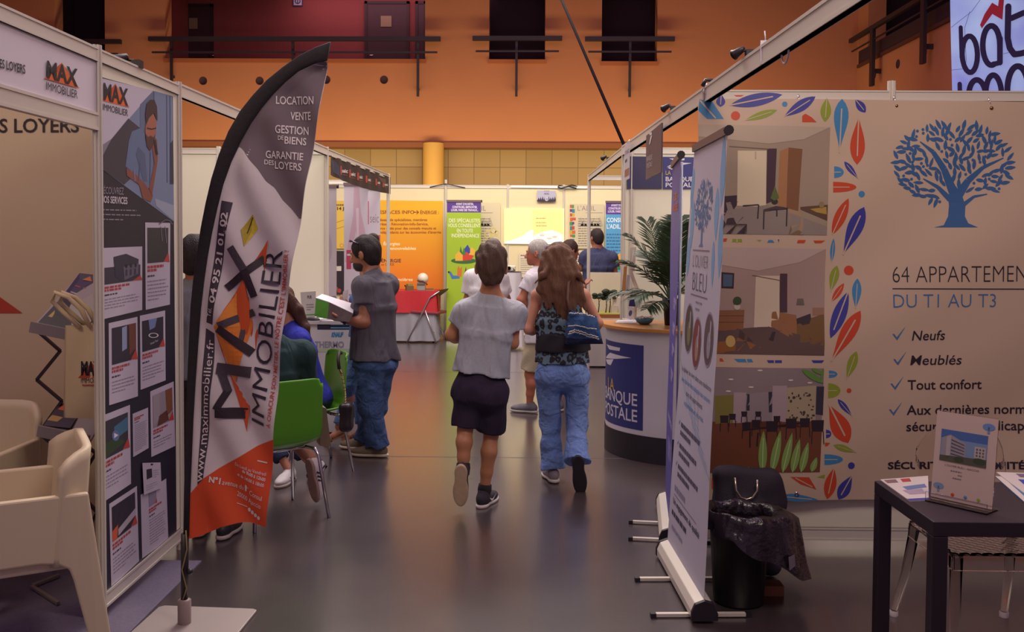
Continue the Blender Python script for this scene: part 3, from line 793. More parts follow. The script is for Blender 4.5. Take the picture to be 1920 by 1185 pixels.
# white moulded tub chairs
def tub_chair(label, loc, rz):
    t = thing('tub_chair', label, 'armchair', loc, 'white moulded armchairs in the estate agency stand')
    R = Matrix.Rotation(rz, 3, 'Z'); W_ = lambda x, y, z: V(loc) + R @ V((x, y, z))
    m = mat('#cfc0a2', 0.5, var=.03, scale=4, name='white_moulded_plastic')
    arch = lambda: [(-.36, 0), (-.295, 0), (-.215, .36), (-.20, .405), (-.16, .43), (-.10, .44), (.12, .44), (.17, .43), (.205, .405), (.215, .36), (.25, 0), (.315, 0), (.27, .69), (-.27, .69)]
    b = MB()
    for sgn in (-1, 1):
        y0 = sgn * .285
        b.prism([W_(x, y0 + sgn * (.02 if z < .1 else 0), z) for x, z in arch()], R @ V((0, -sgn * .035, 0)))
    b.box(W_(.0, 0, .42), (.46, .52, .04), R)
    b.prism([W_(.24, -.27, .40), W_(.24, .27, .40), W_(.25, .27, .33), W_(.25, .19, .30), W_(.25, -.19, .30), W_(.25, -.27, .33)], R @ V((-.025, 0, 0)))
    b.prism([W_(-.24, -.27, .43), W_(-.24, .27, .43), W_(-.26, .27, .30), W_(-.26, .19, .27), W_(-.26, -.19, .27), W_(-.26, -.27, .30)], R @ V((.025, 0, 0)))
    b.build('seat_shell', m, t, bevel=.008)
    bk = MB()
    def back(u, v):
        a = (u - .5) * 2; r = min(1, abs(a)); top = .86 - .07 * r ** 6
        z = .42 + (top - .42) * v
        wrap = .10 * max(0, abs(a) - .72) / .28
        return W_(-.245 - .03 * v + wrap * 1.0, a * .282, z)
    bk.grid(back, 24, 10)
    bk.build('backrest', m, t, solid=.03, bevel=0)
    return t
tub_chair('white tub chair nearest the camera, beside the slotted post', (-2.04, 3.62, .006), math.pi + .53)
tub_chair('white tub chair by the beige lettered wall, behind the nearest one', (-2.63, 4.28, .006), -math.pi / 2)

# folding brochure rack
t = thing('brochure_rack', 'zigzag folding brochure rack standing against the beige lettered wall', 'brochure rack', (-2.2, 4.5, .006))
b = MB(); BK = mat('#2c2228', .5)
for dy, dx in ((0, 0), (.12, 60)):
    pts = [(73 + dx, 623), (113 + dx, 658), (69 + dx, 712), (116 + dx, 752), (73 + dx, 812), (120 + dx, 850), (80 + dx, 915), (122 + dx, 960), (84 + dx, 1040)]
    w3 = [atY(x, y, 4.42 + dy) for x, y in pts]
    for a, c in zip(w3, w3[1:]): b.beam(a, c, .012, .016, (0, 1, 0))
b.build('zigzag_frame', BK, t)
def tray(q, y0, y1):
    c = [atY(*q[0], y1), atY(*q[1], y1), atY(*q[2], y0), atY(*q[3], y0)]
    MB().prism(c, V((0, .0, -.012))).build('tray', mat('#8f8786', .45, .3), t)
    MB().beam(c[3] + V((0, -.02, .0)), c[2] + V((0, -.02, 0)), .02, .05).build('lip', mat('#8f8786', .45, .3), t)
tray([(149, 512), (232, 520), (150, 630), (62, 612)], 4.28, 4.5); tray([(112, 755), (206, 762), (170, 825), (76, 806)], 4.28, 4.45)
MB().prism([onZ(57, 1103, .012), onZ(106, 1135, .012), onZ(112, 1132, .012), onZ(62, 1100, .012)], (0, 0, .012)).prism([onZ(62, 1102, .012), onZ(112, 1082, .012), onZ(110, 1079, .012), onZ(60, 1098, .012)], (0, 0, .012)).build('base', mat('#8f8786', .4, .4), t)
def brochure(q, y0, y1, cols, label, cat='brochure'):
    nr = (atY(*q[1], y1) - atY(*q[0], y1)).cross(atY(*q[3], y0) - atY(*q[0], y1)).normalized()
    if nr.z < 0: nr = -nr
    c = [atY(*q[0], y1) + nr * .004, atY(*q[1], y1) + nr * .004, atY(*q[2], y0) + nr * .004, atY(*q[3], y0) + nr * .004]
    p = Print(lambda u, v, h: c[0].lerp(c[1], u).lerp(c[3].lerp(c[2], u), v) + nr * h); p.prism(c, nr * .004, mat(cols[0], .4))
    for poly, col in cols[1]: p.poly(poly, col, 8)
    return tag(p.build('brochure'), label, cat)
brochure([(150, 514), (196, 519), (152, 572), (119, 556)], 4.4, 4.5, ('#33284a', [([(.3, .25), (.5, .08), (.72, .25)], '#c8702c'), ([(.2, .5), (.8, .5), (.8, .54), (.2, .54)], '#a8504a'), ([(.2, .75), (.75, .75), (.75, .8), (.2, .8)], '#a79fb0')]), 'navy brochure with orange mark leaning at the top of the zigzag rack')
brochure([(117, 558), (170, 580), (140, 628), (70, 608)], 4.29, 4.395, ('#231b2c', [([(.15, .3), (.25, .3), (.2, .7), (.1, .7)], '#b9a05a'), ([(.3, .3), (.4, .3), (.35, .7), (.25, .7)], '#a79fb0')]), 'dark brochure with pale strokes on the lower half of the upper rack tray')
brochure([(113, 757), (160, 762), (132, 805), (82, 800)], 4.3, 4.44, ('#2a2024', [([(.2, .05), (.9, .05), (.7, .35), (.1, .3)], '#c8552c'), ([(.05, .55), (.5, .6), (.4, .8), (0, .78)], '#b08a4a')]), 'brochure with an orange cover band on the lower rack tray')
# canvas tote bag
t = thing('tote_bag', 'cream canvas tote bag with a dark logo hanging from the brochure rack', 'bag', atY(150, 785, 4.18))
Yb = 4.18
cs = [atY(122, 610, Yb), atY(222, 608, Yb), atY(222, 786, Yb), atY(119, 783, Yb)]
def bagf(sg):
    def f(u, v):
        q = cs[0].lerp(cs[1], u).lerp(cs[3].lerp(cs[2], u), v); bul = math.sin(math.pi * min(1, max(0, u))) ** .6 * math.sin(math.pi * min(1, .08 + .9 * v)) ** .6
        return q + V((0, sg * (.028 * bul + .006 * math.sin(9 * u + 5 * v) * bul), 0))
    return f
CV = mat('#cdbb95', .9, bump=.2, bscale=400, name='canvas')
b = MB().grid(bagf(-1), 14, 20, CV).grid(bagf(1), 14, 20, CV); b.build('bag_body', None, t, merge=True)
p = Print(lambda x, y, h: onP(x, y, V((0, Yb - .032, 0)), V((0, -1, 0))) + V((0, -h, 0)))
p.text('MAX', (152, 704), (190, 705), (0, -27), '#1d1520', 2, bold=.05); p.poly([(146, 709), (172, 680), (198, 709)], '#b0482a', 1); p.text('IMMOBILIER', (152, 718), (200, 718), (0, -9), '#2a2024', 2); p.rect(154, 721, 190, 723.5, '#b0482a', 2)
p.build('logo', None, t)
for dx, dd in ((0, -.02), (14, .02)):
    MB().tube([atY(150 + dx, 614, Yb + dd), atY(118 + dx, 585, Yb + dd), atY(98 + dx, 565, Yb + dd), atY(103 + dx, 548, Yb + dd - .02), atY(128 + dx, 558, Yb + dd), atY(152 + dx, 580, Yb + dd), atY(168 + dx, 612, Yb + dd)], [.010, .011, .010, .009, .010, .011, .010], 8, CV).build('handle', None, t)

# ================================================================== feather flag
FY = 3.95
def wave(x, z): return .014 * math.sin(34 * (x * .9 + z * .42)) + .010 * math.sin(17 * (x - z * .25) + 1.1) + .02 * math.sin(3.1 * z)
def flagf(px, py, h=0):
    q = atY(px, py, FY); e = min(1.0, max(0.0, (px - flag_l(py) - 4) / 26))
    return q + V((0, wave(q.x, q.z) * e - h, 0))
OUT = [(620, 78), (592, 88), (560, 104), (528, 127), (500, 150), (474, 178), (450, 208), (428, 246), (410, 290), (396, 335), (385, 382), (376, 428), (369, 475), (362, 525), (357, 575), (354, 640), (351, 710), (349, 780), (347, 850), (345, 925), (344, 1003)]
INN = [(613, 114), (590, 120), (560, 134), (536, 154), (512, 178), (492, 202), (471, 232), (452, 266), (434, 304), (419, 346), (408, 390), (398, 436), (390, 480), (383, 528), (377, 580), (372, 645), (367, 715), (363, 785), (360, 855), (357, 928), (355, 1005)]
RIGHT = [(613, 112), (606, 150), (600, 192), (592, 240), (585, 285), (575, 345), (565, 412), (555, 470), (543, 540), (530, 640), (522, 730), (515, 800), (508, 880), (502, 940), (497, 992)]
def interp(path, y):
    for a, b in zip(path, path[1:]):
        if a[1] <= y <= b[1]: return a[0] + (b[0] - a[0]) * (y - a[1]) / max(1e-6, b[1] - a[1])
    return path[0][0] if y < path[0][1] else path[-1][0]
def flag_l(y): return interp(INN, y) - 3
def flag_r(y): return interp(RIGHT, y)
def low(x): return 1010 - 22 * min(1, (x - 352) / 60) + 6 * math.sin((x - 352) / 22)
flag = thing('feather_flag', 'tall feather flag with black sleeve, white and orange cloth and upright lettering', 'flag', (atY(346, 1180, FY).x, FY, 0))
FABW = mat('#cdc3c8', .75, bump=.1, bscale=20, name='flag_cloth')
# sleeve with the bent pole in it
b = MB(); n = 12; vs = []
for i, ((ox, oy), (ix, iy)) in enumerate(zip(OUT, INN)):
    a, c = atY(ox, oy, FY), atY(ix, iy, FY); mid = (a + c) / 2; hw = (a - c) / 2
    for j in range(n):
        th = 2 * math.pi * j / n; vs.append(mid + hw * math.cos(th) + V((0, .013 * math.sin(th), 0)))
fs = [(i * n + j, i * n + (j + 1) % n, (i + 1) * n + (j + 1) % n, (i + 1) * n + j) for i in range(len(OUT) - 1) for j in range(n)]
fs += [tuple(range(n)), tuple(range((len(OUT) - 1) * n, len(OUT) * n))]
b.add(vs, fs, None, True).build('sleeve', mat('#1d161c', .8, bump=.15, bscale=50, name='black_sleeve'), flag)
# cloth
ys = [114 + (1004 - 114) * i / 120 for i in range(121)]
p = Print(flagf, .0009); p.tess = 9
def cloth(u, v):
    y = 114 + 896 * v; x = flag_l(min(y, 1003)) + (flag_r(min(y, 991)) - flag_l(min(y, 1003))) * u
    if y > 960: y = 960 + (low(x) - 960) * (y - 960) / 50
    return flagf(x, y, 0)
p.grid(cloth, 40, 160, FABW)
DG = [(442, 270), (456, 280), (470, 300), (486, 318), (500, 340), (515, 352), (530, 376), (546, 392), (562, 412)]
rows = [116 + (410 - 116) * i / 60 for i in range(61)]
def diag_x(y):
    for a, c in zip(DG, DG[1:]):
        if a[1] <= y <= c[1]: return a[0] + (c[0] - a[0]) * (y - a[1]) / (c[1] - a[1])
    return -1
GREY = mat('#6a5c66', .75, name='flag_grey'); ORG = mat('#cf4a24', .75, name='flag_orange'); NAVY_F = '#3c3340'
p.strip([(max(flag_l(y), diag_x(y)), y) for y in rows], [(flag_r(y) - 1, y) for y in rows], GREY, 1, 24)
OB = [(517, 822), (480, 838), (440, 862), (405, 882), (380, 898), (357, 925)]
def ob_y(x):
    for a, c in zip(OB, OB[1:]):
        if c[0] <= x <= a[0]: return c[1] + (a[1] - c[1]) * (x - c[0]) / (a[0] - c[0])
    return 925 if x < 357 else 822
cols = [356 + (498 - 356) * i / 40 for i in range(41)]
def orange(u, v):
    x = 354 + 144 * u; x2 = x + (514 - 498) * u * (1 - v)
    y = ob_y(x2) + (low(x) - ob_y(x2)) * v
    return flagf(x2, min(y, low(x)), .0009)
p.grid(orange, 40, 30, ORG)
def vstrip(a, b, col):
    n = 14; p.strip([(a[0][0] + (a[1][0] - a[0][0]) * i / n, a[0][1] + (a[1][1] - a[0][1]) * i / n) for i in range(n + 1)], [(b[0][0] + (b[1][0] - b[0][0]) * i / n, b[0][1] + (b[1][1] - b[0][1]) * i / n) for i in range(n + 1)], col, 1, 4)
vstrip([(416, 376), (388, 604)], [(438, 380), (402, 608)], NAVY_F); vstrip([(387, 615), (381, 700)], [(405, 624), (401, 700)], NAVY_F); vstrip([(381, 700), (369, 920)], [(401, 700), (380, 900)], NAVY_F)
WT = '#d8cdcf'
for tx, a, c, h in (('LOCATION', (518, 195), (587, 195), 15), ('VENTE', (543, 224), (581, 224), 15), ('GESTION', (518, 250), (576, 252), 15), ('DE', (523, 263), (533, 263), 8), ('BIENS', (535, 270), (572, 272), 14), ('GARANTIE', (498, 296), (568, 301), 14), ('DES', (496, 308), (513, 310), 9), ('LOYERS', (515, 316), (566, 321), 14)):
    p.text(tx, a, c, (0, -h), WT, 4, bold=.012)
p.text('Tél.', (399, 594), (403, 577), (-9, -2), WT, 4); p.text('04 95 21 01 02', (408, 568), (431, 399), (-12, -3), WT, 4, up1=(-14, -2), bold=.02)
p.text('www.maximmobilier.fr', (379, 904), (403, 637), (-13, -1), WT, 4)
p.poly([(476, 402), (485, 429), (462, 462), (455, 431)], '#c8b02c', 2); p.poly([(476, 402), (473, 433), (462, 462), (455, 431)], '#a8921f', 3); p.line([(466, 438), (476, 408)], 2, '#3a3420', 4)
p.strip([(405, 612)] * 2, [(504, 449), (460, 812)], '#cf5426', 2, 10)
p.poly([(405, 612), (460, 525), (474, 610), (440, 720)], '#da7a2a', 3); p.poly([(405, 612), (452, 540), (456, 612)], '#de852e', 4)
DK = '#2a2029'; DK2 = '#453a44'
p.line([(428, 540), (497, 484)], 14, DK, 5); p.line([(437, 463), (462, 505)], 15, DK2, 6); p.line([(462, 505), (480, 556)], 14, DK, 6)
p.line([(414, 610), (478, 585)], 14, DK2, 5); p.line([(413, 614), (474, 662)], 16, DK, 6); p.line([(462, 592), (452, 650)], 9, DK2, 5)
p.line([(407, 690), (472, 698)], 21, DK2, 5); p.line([(413, 690), (427, 735)], 14, DK2, 6); p.line([(428, 730), (406, 768)], 13, DK, 6); p.line([(404, 773), (462, 777)], 20, DK, 5)
p.text('IMMOBILIER', (494, 799), (533, 470), (-25, -9), '#2a2032', 5, up1=(-35, -3), bold=-.004)
p.text("À CHACUN SON MÉTIER, LE NÔTRE C'EST L'IMMOBILIER !", (508, 803), (545, 470), (-7, -2), '#bb4430', 4, up1=(-9, -1), bold=.012)
p.line([(481, 865), (499, 870)], 2.4, WT, 3)
p.text('Du Lundi au Vendredi', (438, 874), (497, 894), (1, -6), WT, 4); p.text('de 9h00 à 12h00', (453, 886), (496, 904), (1, -6), WT, 4, bold=.02); p.text('et de 14h00 à 18h00', (442, 894), (494, 914), (1, -6), WT, 4, bold=.01)
p.text('N°1', (390, 905), (409, 911), (1, -11), WT, 4, bold=.04); p.text('avenue du', (412, 912), (454, 921), (1, -9), WT, 4); p.text('1', (457, 922), (461, 923), (1, -12), WT, 4, bold=.05); p.text('er', (461.5, 917), (466, 918), (0, -5), WT, 4); p.text('Consul', (467, 928), (491, 939), (1, -9), WT, 4); p.text('20000 Ajaccio', (440, 933), (489, 954), (1, -9), WT, 4)
p.line([(440, 947), (461, 953)], 1.2, WT, 3)
for i in range(4): p.ell(465 + 6.3 * i, 958 + 4.7 * i, 3.2, 4, WT, 3, 12)
p.build('cloth', None, flag, merge=False)
# lower pole, knob, socket, plate
pb = atY(346, 1180, FY); px_ = pb.x
MB().tube([V((atY(347, 1000, FY).x, FY, atY(347, 1000, FY).z)), (px_, FY, .10)], [.017, .015], 12, mat('#1f1720', .4)).build('pole', None, flag)
k = atY(347, 1070, FY); MB().ball(k + V((.025, -.01, 0)), .013, mat('#1f1720', .4)).tube([k, k + V((.025, -.01, 0))], .006, 6, mat('#1f1720', .4)).build('knob', None, flag)
MB().tube([(px_ + .014, FY - .015, .42), (px_ + .02, FY - .02, .34), (px_ - .002, FY - .02, .25), (px_ + .016, FY - .018, .17), (px_, FY - .016, .12)], .003, 6, mat('#8a7a4a', .6)).build('cord', None, flag)
MB().lathe((px_, FY, 0.012), [(.028, 0), (.028, .10), (.02, .105), (0, .105)], 16, mat('#8b7a76', .5)).build('socket', None, flag)
MB().prism([(px_ - .20, FY - .27, 0), (px_ + .24, FY - .27, 0), (px_ + .255, FY - .24, 0), (px_ + .27, FY + .15, 0), (px_ + .25, FY + .165, 0), (px_ - .16, FY + .19, 0), (px_ - .18, FY + .17, 0)], (0, 0, .012)).build('base_plate', mat('#a79c98', .45, .4), flag, bevel=.003)

# ================================================================== large canvas banner on the right
CY = TY - .062
def canvas(px, py, h=0):
    q = atY(px, py, CY)
    s = q.x * .55 - q.z * .83
    d = .012 * math.sin(5.2 * s + .6) + .006 * math.sin(11 * s + 2) + .004 * math.sin(9 * q.x + 3 * q.z)
    return q + V((0, -.004 - d * .8 - h, 0))
tarp = thing('canvas_banner', 'large cream canvas banner with a blue tree, printed leaves and three room photographs', 'banner', (R0.x, CY, .45))
p = Print(canvas, .0012); p.tess = 20
xl, xr = 1309, 2000
p.grid(lambda u, v: canvas(xl + (xr - xl) * u, (184 + 8 * u) + (937 - 184 - 6 * u) * (1 - v)), 110, 110, mat('#c2aa94', .55, name='banner_canvas'))
B_, L_, R_, G_ = '#363a92', '#3a80b2', '#c24320', '#87982a'; CR = '#c2aa94'
def photo(q, col):
    p.poly(q, col, 1)
photo([(1309, 233), (1555, 239), (1550, 441), (1311, 438)], '#9d8b78')
for c, pts in (('#b3a28f', [(1309, 233), (1555, 239), (1505, 262), (1440, 270), (1309, 256)]), ('#8d8078', [(1311, 400), (1440, 384), (1550, 425), (1550, 441), (1311, 438)]),
    ('#d6c7a8', [(1382, 283), (1436, 283), (1436, 388), (1381, 386)]), ('#bba98f', [(1414, 283), (1417, 283), (1416, 388), (1413, 388)]), ('#46303a', [(1437, 279), (1455, 279), (1452, 376), (1436, 382)]),
    ('#a5744a', [(1461, 284), (1477, 277), (1474, 390), (1458, 384)]), ('#7d5234', [(1477, 277), (1503, 280), (1496, 396), (1474, 390)]), ('#3a2936', [(1309, 412), (1398, 407), (1409, 412), (1408, 439), (1311, 438)]),
    ('#3a2936', [(1311, 372), (1383, 366), (1383, 381), (1368, 404), (1311, 408)]), ('#8d7d74', [(1366, 372), (1374, 392), (1366, 404), (1360, 380)]), ('#5d4330', [(1500, 388), (1551, 384), (1550, 414), (1500, 393)]), ('#b08c3c', [(1518, 392), (1548, 388), (1549, 402), (1530, 398)]),
    ('#a3876a', [(1474, 384), (1504, 398), (1507, 436), (1484, 428)]), ('#7a6248', [(1482, 424), (1507, 436), (1505, 441), (1478, 440)])):
    p.poly(pts, c, 2)
p.line([(1366, 275), (1440, 280)], 1.6, '#6d5a48', 2)
for a in (((1392, 386), (1422, 384)), ((1422, 384), (1420, 410)), ((1432, 395), (1477, 391)), ((1432, 395), (1431, 430)), ((1475, 392), (1474, 424)), ((1456, 393), (1456, 406))): p.line(list(a), 2.4, '#32242c', 3)
p.poly([(1430, 393), (1455, 386), (1478, 390), (1434, 397)], '#4a3836', 3); p.ell(1452, 378, 6, 5, '#2f2a2c', 4); p.poly([(1444, 372), (1452, 348), (1460, 370), (1452, 377)], '#5a6a34', 4); p.ell(1539, 384, 5, 6, '#8d7a50', 4)
photo([(1311, 463), (1549, 467), (1544, 666), (1313, 663)], '#a58c82')
for c, pts in (('#b7a298', [(1311, 463), (1549, 467), (1500, 492), (1420, 508), (1311, 490)]), ('#5f4944', [(1313, 622), (1440, 612), (1545, 640), (1544, 666), (1313, 663)]), ('#d2c1aa', [(1417, 517), (1462, 517), (1462, 613), (1414, 614)]), ('#4b363e', [(1463, 513), (1477, 513), (1477, 586), (1463, 586)]),
    ('#33262a', [(1352, 510), (1376, 512), (1375, 541), (1352, 540)]), ('#4a5f78', [(1355, 514), (1373, 515), (1372, 537), (1355, 537)]), ('#8a5c3c', [(1340, 582), (1396, 581), (1394, 618), (1340, 622)]), ('#94653f', [(1448, 583), (1494, 591), (1494, 641), (1446, 612)]), ('#76542f', [(1494, 606), (1545, 588), (1545, 648), (1494, 641)]),
    ('#3a2c30', [(1493, 598), (1520, 588), (1522, 606), (1496, 612)]), ('#8f5a2c', [(1313, 648), (1380, 632), (1428, 651), (1350, 663), (1313, 662)]), ('#4a3630', [(1388, 618), (1412, 640), (1400, 645), (1384, 630)]), ('#3a2a2c', [(1440, 622), (1456, 618), (1450, 640), (1442, 638)]), ('#97705a', [(1524, 577), (1545, 577), (1545, 590), (1524, 592)])):
    p.poly(pts, c, 2)
for y in (592, 604): p.line([(1340, y), (1395, y)], 1, '#6a4630', 3)
p.ell(1382, 575, 6, 6, '#c0b6a4', 3); p.ell(1382, 564, 8, 8, '#3c4a2c', 4); p.ell(1370, 640, 9, 11, '#c3a65e', 3); p.poly([(1496, 560), (1507, 560), (1509, 572), (1494, 572)], '#6d6058', 3); p.line([(1410, 516), (1464, 526)], 1.5, '#7a6250', 3)
photo([(1313, 688), (1544, 690), (1536, 884), (1315, 886)], '#8b7b7c')
for c, pts in (('#6f3f28', [(1313, 790), (1541, 788), (1536, 884), (1315, 886)]), ('#7f7636', [(1340, 742), (1375, 740), (1373, 792), (1340, 794)]), ('#a8949a', [(1375, 735), (1398, 735), (1395, 792), (1373, 792)]), ('#94868a', [(1398, 738), (1447, 732), (1446, 788), (1396, 790)]), ('#ab979c', [(1447, 722), (1474, 722), (1473, 790), (1446, 790)]),
    ('#aa9b80', [(1474, 726), (1529, 722), (1528, 790), (1473, 790)]), ('#31303c', [(1398, 738), (1404, 738), (1404, 769), (1398, 769)]), ('#31303c', [(1439, 734), (1446, 733), (1446, 772), (1440, 772)]), ('#343240', [(1530, 724), (1544, 724), (1542, 778), (1528, 776)]), ('#5a3020', [(1395, 792), (1490, 788), (1500, 800), (1390, 806)])):
    p.poly(pts, c, 2)
rn = random.Random(5)
for i in range(34): p.ell(rn.uniform(1477, 1524), rn.uniform(733, 786), rn.uniform(1, 3.2), rn.uniform(1, 3), '#4a3a34', 3, 8)
for x, y in ((1424, 694), (1370, 711), (1481, 712), (1407, 725), (1365, 733), (1517, 717)): p.ell(x, y, 5, 1.6, '#d9cdbb', 3, 10)
for x, y, s in ((1357, 792, 1), (1372, 786, .8), (1394, 780, .7), (1420, 780, .7), (1398, 805, 1), (1446, 808, 1.4), (1482, 802, 1.3), (1508, 800, 1.2), (1532, 808, 1.5), (1455, 790, .8), (1416, 800, 1)):
    p.poly([(x - 8 * s, y - 14 * s), (x + 8 * s, y - 14 * s), (x + 7 * s, y), (x - 7 * s, y)], '#2a1c24', 3)
    for dx in (-7, 7): p.line([(x + dx * s, y), (x + dx * s * 1.1, y + 16 * s)], 1.6, '#2a1c24', 3)
for a in ((1405, 808, 1405, 838), (1420, 810, 1418, 836), (1390, 806, 1500, 792)): p.line([(a[0], a[1]), (a[2], a[3])], 3, '#2d1c20', 3)
for x0, y0, x1, y1, w in ((1428, 884, 1430, 806, 16), (1446, 884, 1462, 806, 16), (1466, 884, 1484, 810, 15), (1484, 884, 1498, 822, 15), (1500, 884, 1514, 828, 14), (1520, 883, 1530, 856, 12), (1415, 886, 1402, 874, 5)):
    p.leaf((x0, y0), (x1, y1), w, '#7f9e50', 4, '#a9c486', .4)
for x0, y0, x1, y1, w in ((1502, 692, 1543, 718, 12), (1520, 690, 1543, 702, 7), (1542, 690, 1538, 714, 5)): p.leaf((x0, y0), (x1, y1), w, '#5f8a38', 4)
# printed leaves
p.poly([(1312, 186), (1336, 190), (1357, 223), (1326, 223), (1310, 207)], L_, 1); p.line([(1313, 188), (1342, 222)], 3, CR, 2)
for a, b, w, c, sk in (((1353, 176), (1351, 200), 17, B_, .6), ((1369, 197), (1466, 178), 24, B_, .5), ((1396, 226), (1456, 207), 14, G_, .55), ((1469, 219), (1527, 182), 20, B_, .55), ((1548, 185), (1545, 229), 20, G_, .55), ((1573, 287), (1577, 186), 28, L_, .68), ((1602, 187), (1622, 211), 16, B_, .55),
    ((1609, 219), (1606, 309), 28, R_, .62), ((1608, 335), (1582, 303), 11, B_, .6), ((1560, 440), (1590, 372), 22, R_, .5), ((1581, 478), (1620, 388), 30, B_, .62), ((1560, 491), (1563, 447), 9, L_, .5), ((1558, 547), (1570, 498), 17, G_, .6), ((1560, 565), (1583, 531), 12, R_, .5), ((1603, 578), (1608, 522), 17, L_, .6),
    ((1590, 547), (1556, 634), 25, B_, .5), ((1557, 677), (1612, 582), 28, R_, .62), ((1586, 711), (1604, 658), 18, G_, .6), ((1597, 780), (1570, 748), 11, B_, .6), ((1553, 757), (1590, 830), 36, R_, .62), ((1605, 848), (1562, 834), 12, G_, .6), ((1563, 877), (1551, 936), 23, R_, .55), ((1598, 891), (1573, 937), 24, B_, .6), ((1379, 914), (1446, 936), 13, B_, .5), ((1468, 930), (1534, 937), 14, L_, .3)):
    p.leaf(a, b, w, c, 1, CR, sk)
for x, y, rx, ry, c in ((1563, 323, 18, 11, L_), (1561, 351, 44, 10, R_), (1553, 701, 16, 7, L_), (1552, 732, 23, 14, G_), (1548, 813, 10, 8, B_), (1545, 861, 35, 10, L_)):
    p.poly([(x + rx * math.sin(math.pi * i / 10), y - ry * math.cos(math.pi * i / 10)) for i in range(11)], c, 1); p.line([(x, y), (x + rx * .7, y)], 1.6, CR, 2)
for x, y, r, c in ((1379, 217, 8.5, R_), (1470, 196, 5, L_), (1615, 364, 6, L_), (1592, 507, 9, R_), (1591, 732, 4.5, R_), (1596, 873, 6.5, B_)): p.ell(x, y, r, r, c, 1)
for pts, c in (([(1376, 178), (1396, 178), (1390, 181), (1381, 181)], R_), ([(1502, 230), (1502, 218), (1508, 214), (1520, 221), (1529, 230)], R_), ([(1334, 895), (1350, 897), (1374, 934), (1355, 936), (1334, 915)], R_), ([(1357, 895), (1396, 895), (1394, 904), (1378, 906)], B_), ([(1408, 893), (1445, 893), (1463, 916), (1430, 906)], G_), ([(1481, 893), (1516, 894), (1530, 917), (1500, 907)], R_), ([(1530, 894), (1546, 889), (1545, 896)], G_), ([(1546, 829), (1556, 830), (1550, 836), (1546, 836)], R_),
    ([(1356, 447), (1363, 447), (1361, 453), (1355, 453)], R_), ([(1373, 448), (1390, 448), (1391, 454), (1372, 454)], G_), ([(1418, 450), (1428, 450), (1424, 453)], G_), ([(1438, 455), (1441, 450), (1448, 450), (1452, 455)], L_), ([(1458, 449), (1461, 449), (1460, 455)], B_), ([(1496, 450), (1511, 450), (1508, 456), (1494, 456)], R_), ([(1525, 451), (1547, 451), (1540, 456), (1528, 456)], R_),
    ([(1350, 672), (1354, 672), (1358, 678), (1350, 678)], R_), ([(1376, 673), (1409, 673), (1412, 679), (1384, 679)], L_), ([(1437, 675), (1465, 675), (1465, 680), (1440, 680)], B_), ([(1520, 675), (1544, 675), (1540, 680), (1524, 680)], B_)):
    p.poly(pts, c, 1)
for a in (((1340, 897), (1362, 934)), ((1420, 895), (1452, 911)), ((1490, 895), (1522, 912)), ((1366, 898), (1390, 900)), ((1381, 447), (1381, 455)), ((1451, 674), (1451, 681)), ((1398, 672), (1401, 680))): p.line(list(a), 2, CR, 2)
# blue tree
TB = '#345f92'
k4 = lambda x, y: (1600 + x / 2.822, 140 + y / 2.822)
p.poly([k4(*t) for t in ((430, 808), (480, 796), (503, 750), (509, 690), (503, 640), (545, 590), (578, 640), (594, 690), (590, 750), (606, 786), (655, 808))], TB, 1)
def branch(pts, ws):
    pts = [k4(*t) for t in pts]
    for (a, b), (w0, w1) in zip(zip(pts, pts[1:]), zip(ws, ws[1:])):
        d = math.hypot(b[0] - a[0], b[1] - a[1]); nx, ny = -(b[1] - a[1]) / d, (b[0] - a[0]) / d
        p.poly([(a[0] + nx * w0, a[1] + ny * w0), (b[0] + nx * w1, b[1] + ny * w1), (b[0] - nx * w1, b[1] - ny * w1), (a[0] - nx * w0, a[1] - ny * w0)], TB, 1)
BR = [([(540, 640), (480, 500), (420, 410), (350, 355)], [9, 6, 4, 1]), ([(555, 640), (610, 560), (690, 490), (800, 440)], [9, 6, 3.5, 1]), ([(515, 660), (450, 595), (370, 550)], [5.5, 3.5, 1]), ([(588, 685), (640, 645), (710, 632)], [4, 2.5, 1])]
for a, w in BR: branch(a, w)
rn = random.Random(11); placed = []
def near_branch(x, y):
    for a, w in BR:
        for q0, q1 in zip(a, a[1:]):
            dx, dy = q1[0] - q0[0], q1[1] - q0[1]; t = max(0, min(1, ((x - q0[0]) * dx + (y - q0[1]) * dy) / (dx * dx + dy * dy)))
            if math.hypot(x - q0[0] - dx * t, y - q0[1] - dy * t) < 30: return True
    return abs(x - 545) < 60 and y > 600
for i in range(9000):
    x, y = rn.uniform(215, 850), rn.uniform(262, 690)
    e = ((x - 533) / 318) ** 2 + ((y - 470) / 218) ** 2
    if e > 1 or near_branch(x, y) or (y > 600 and abs(x - 533) < 70): continue
    if any((x - a) ** 2 + (y - b) ** 2 < (26 if r else 19) ** 2 for a, b, r in placed): continue
    big = rn.random() < .84; placed.append((x, y, big))
    if big:
        th = math.atan2(-(y - 640), x - 540) + rn.uniform(-1.0, 1.0); l = rn.uniform(21, 31); c, s = math.cos(th) * l, -math.sin(th) * l
        p.leaf(k4(x - c, y - s), k4(x + c, y + s), rn.uniform(5.6, 7.6), TB, 1)
    else: p.ell(*k4(x, y), 2.8, 2.8, TB, 1, 12)
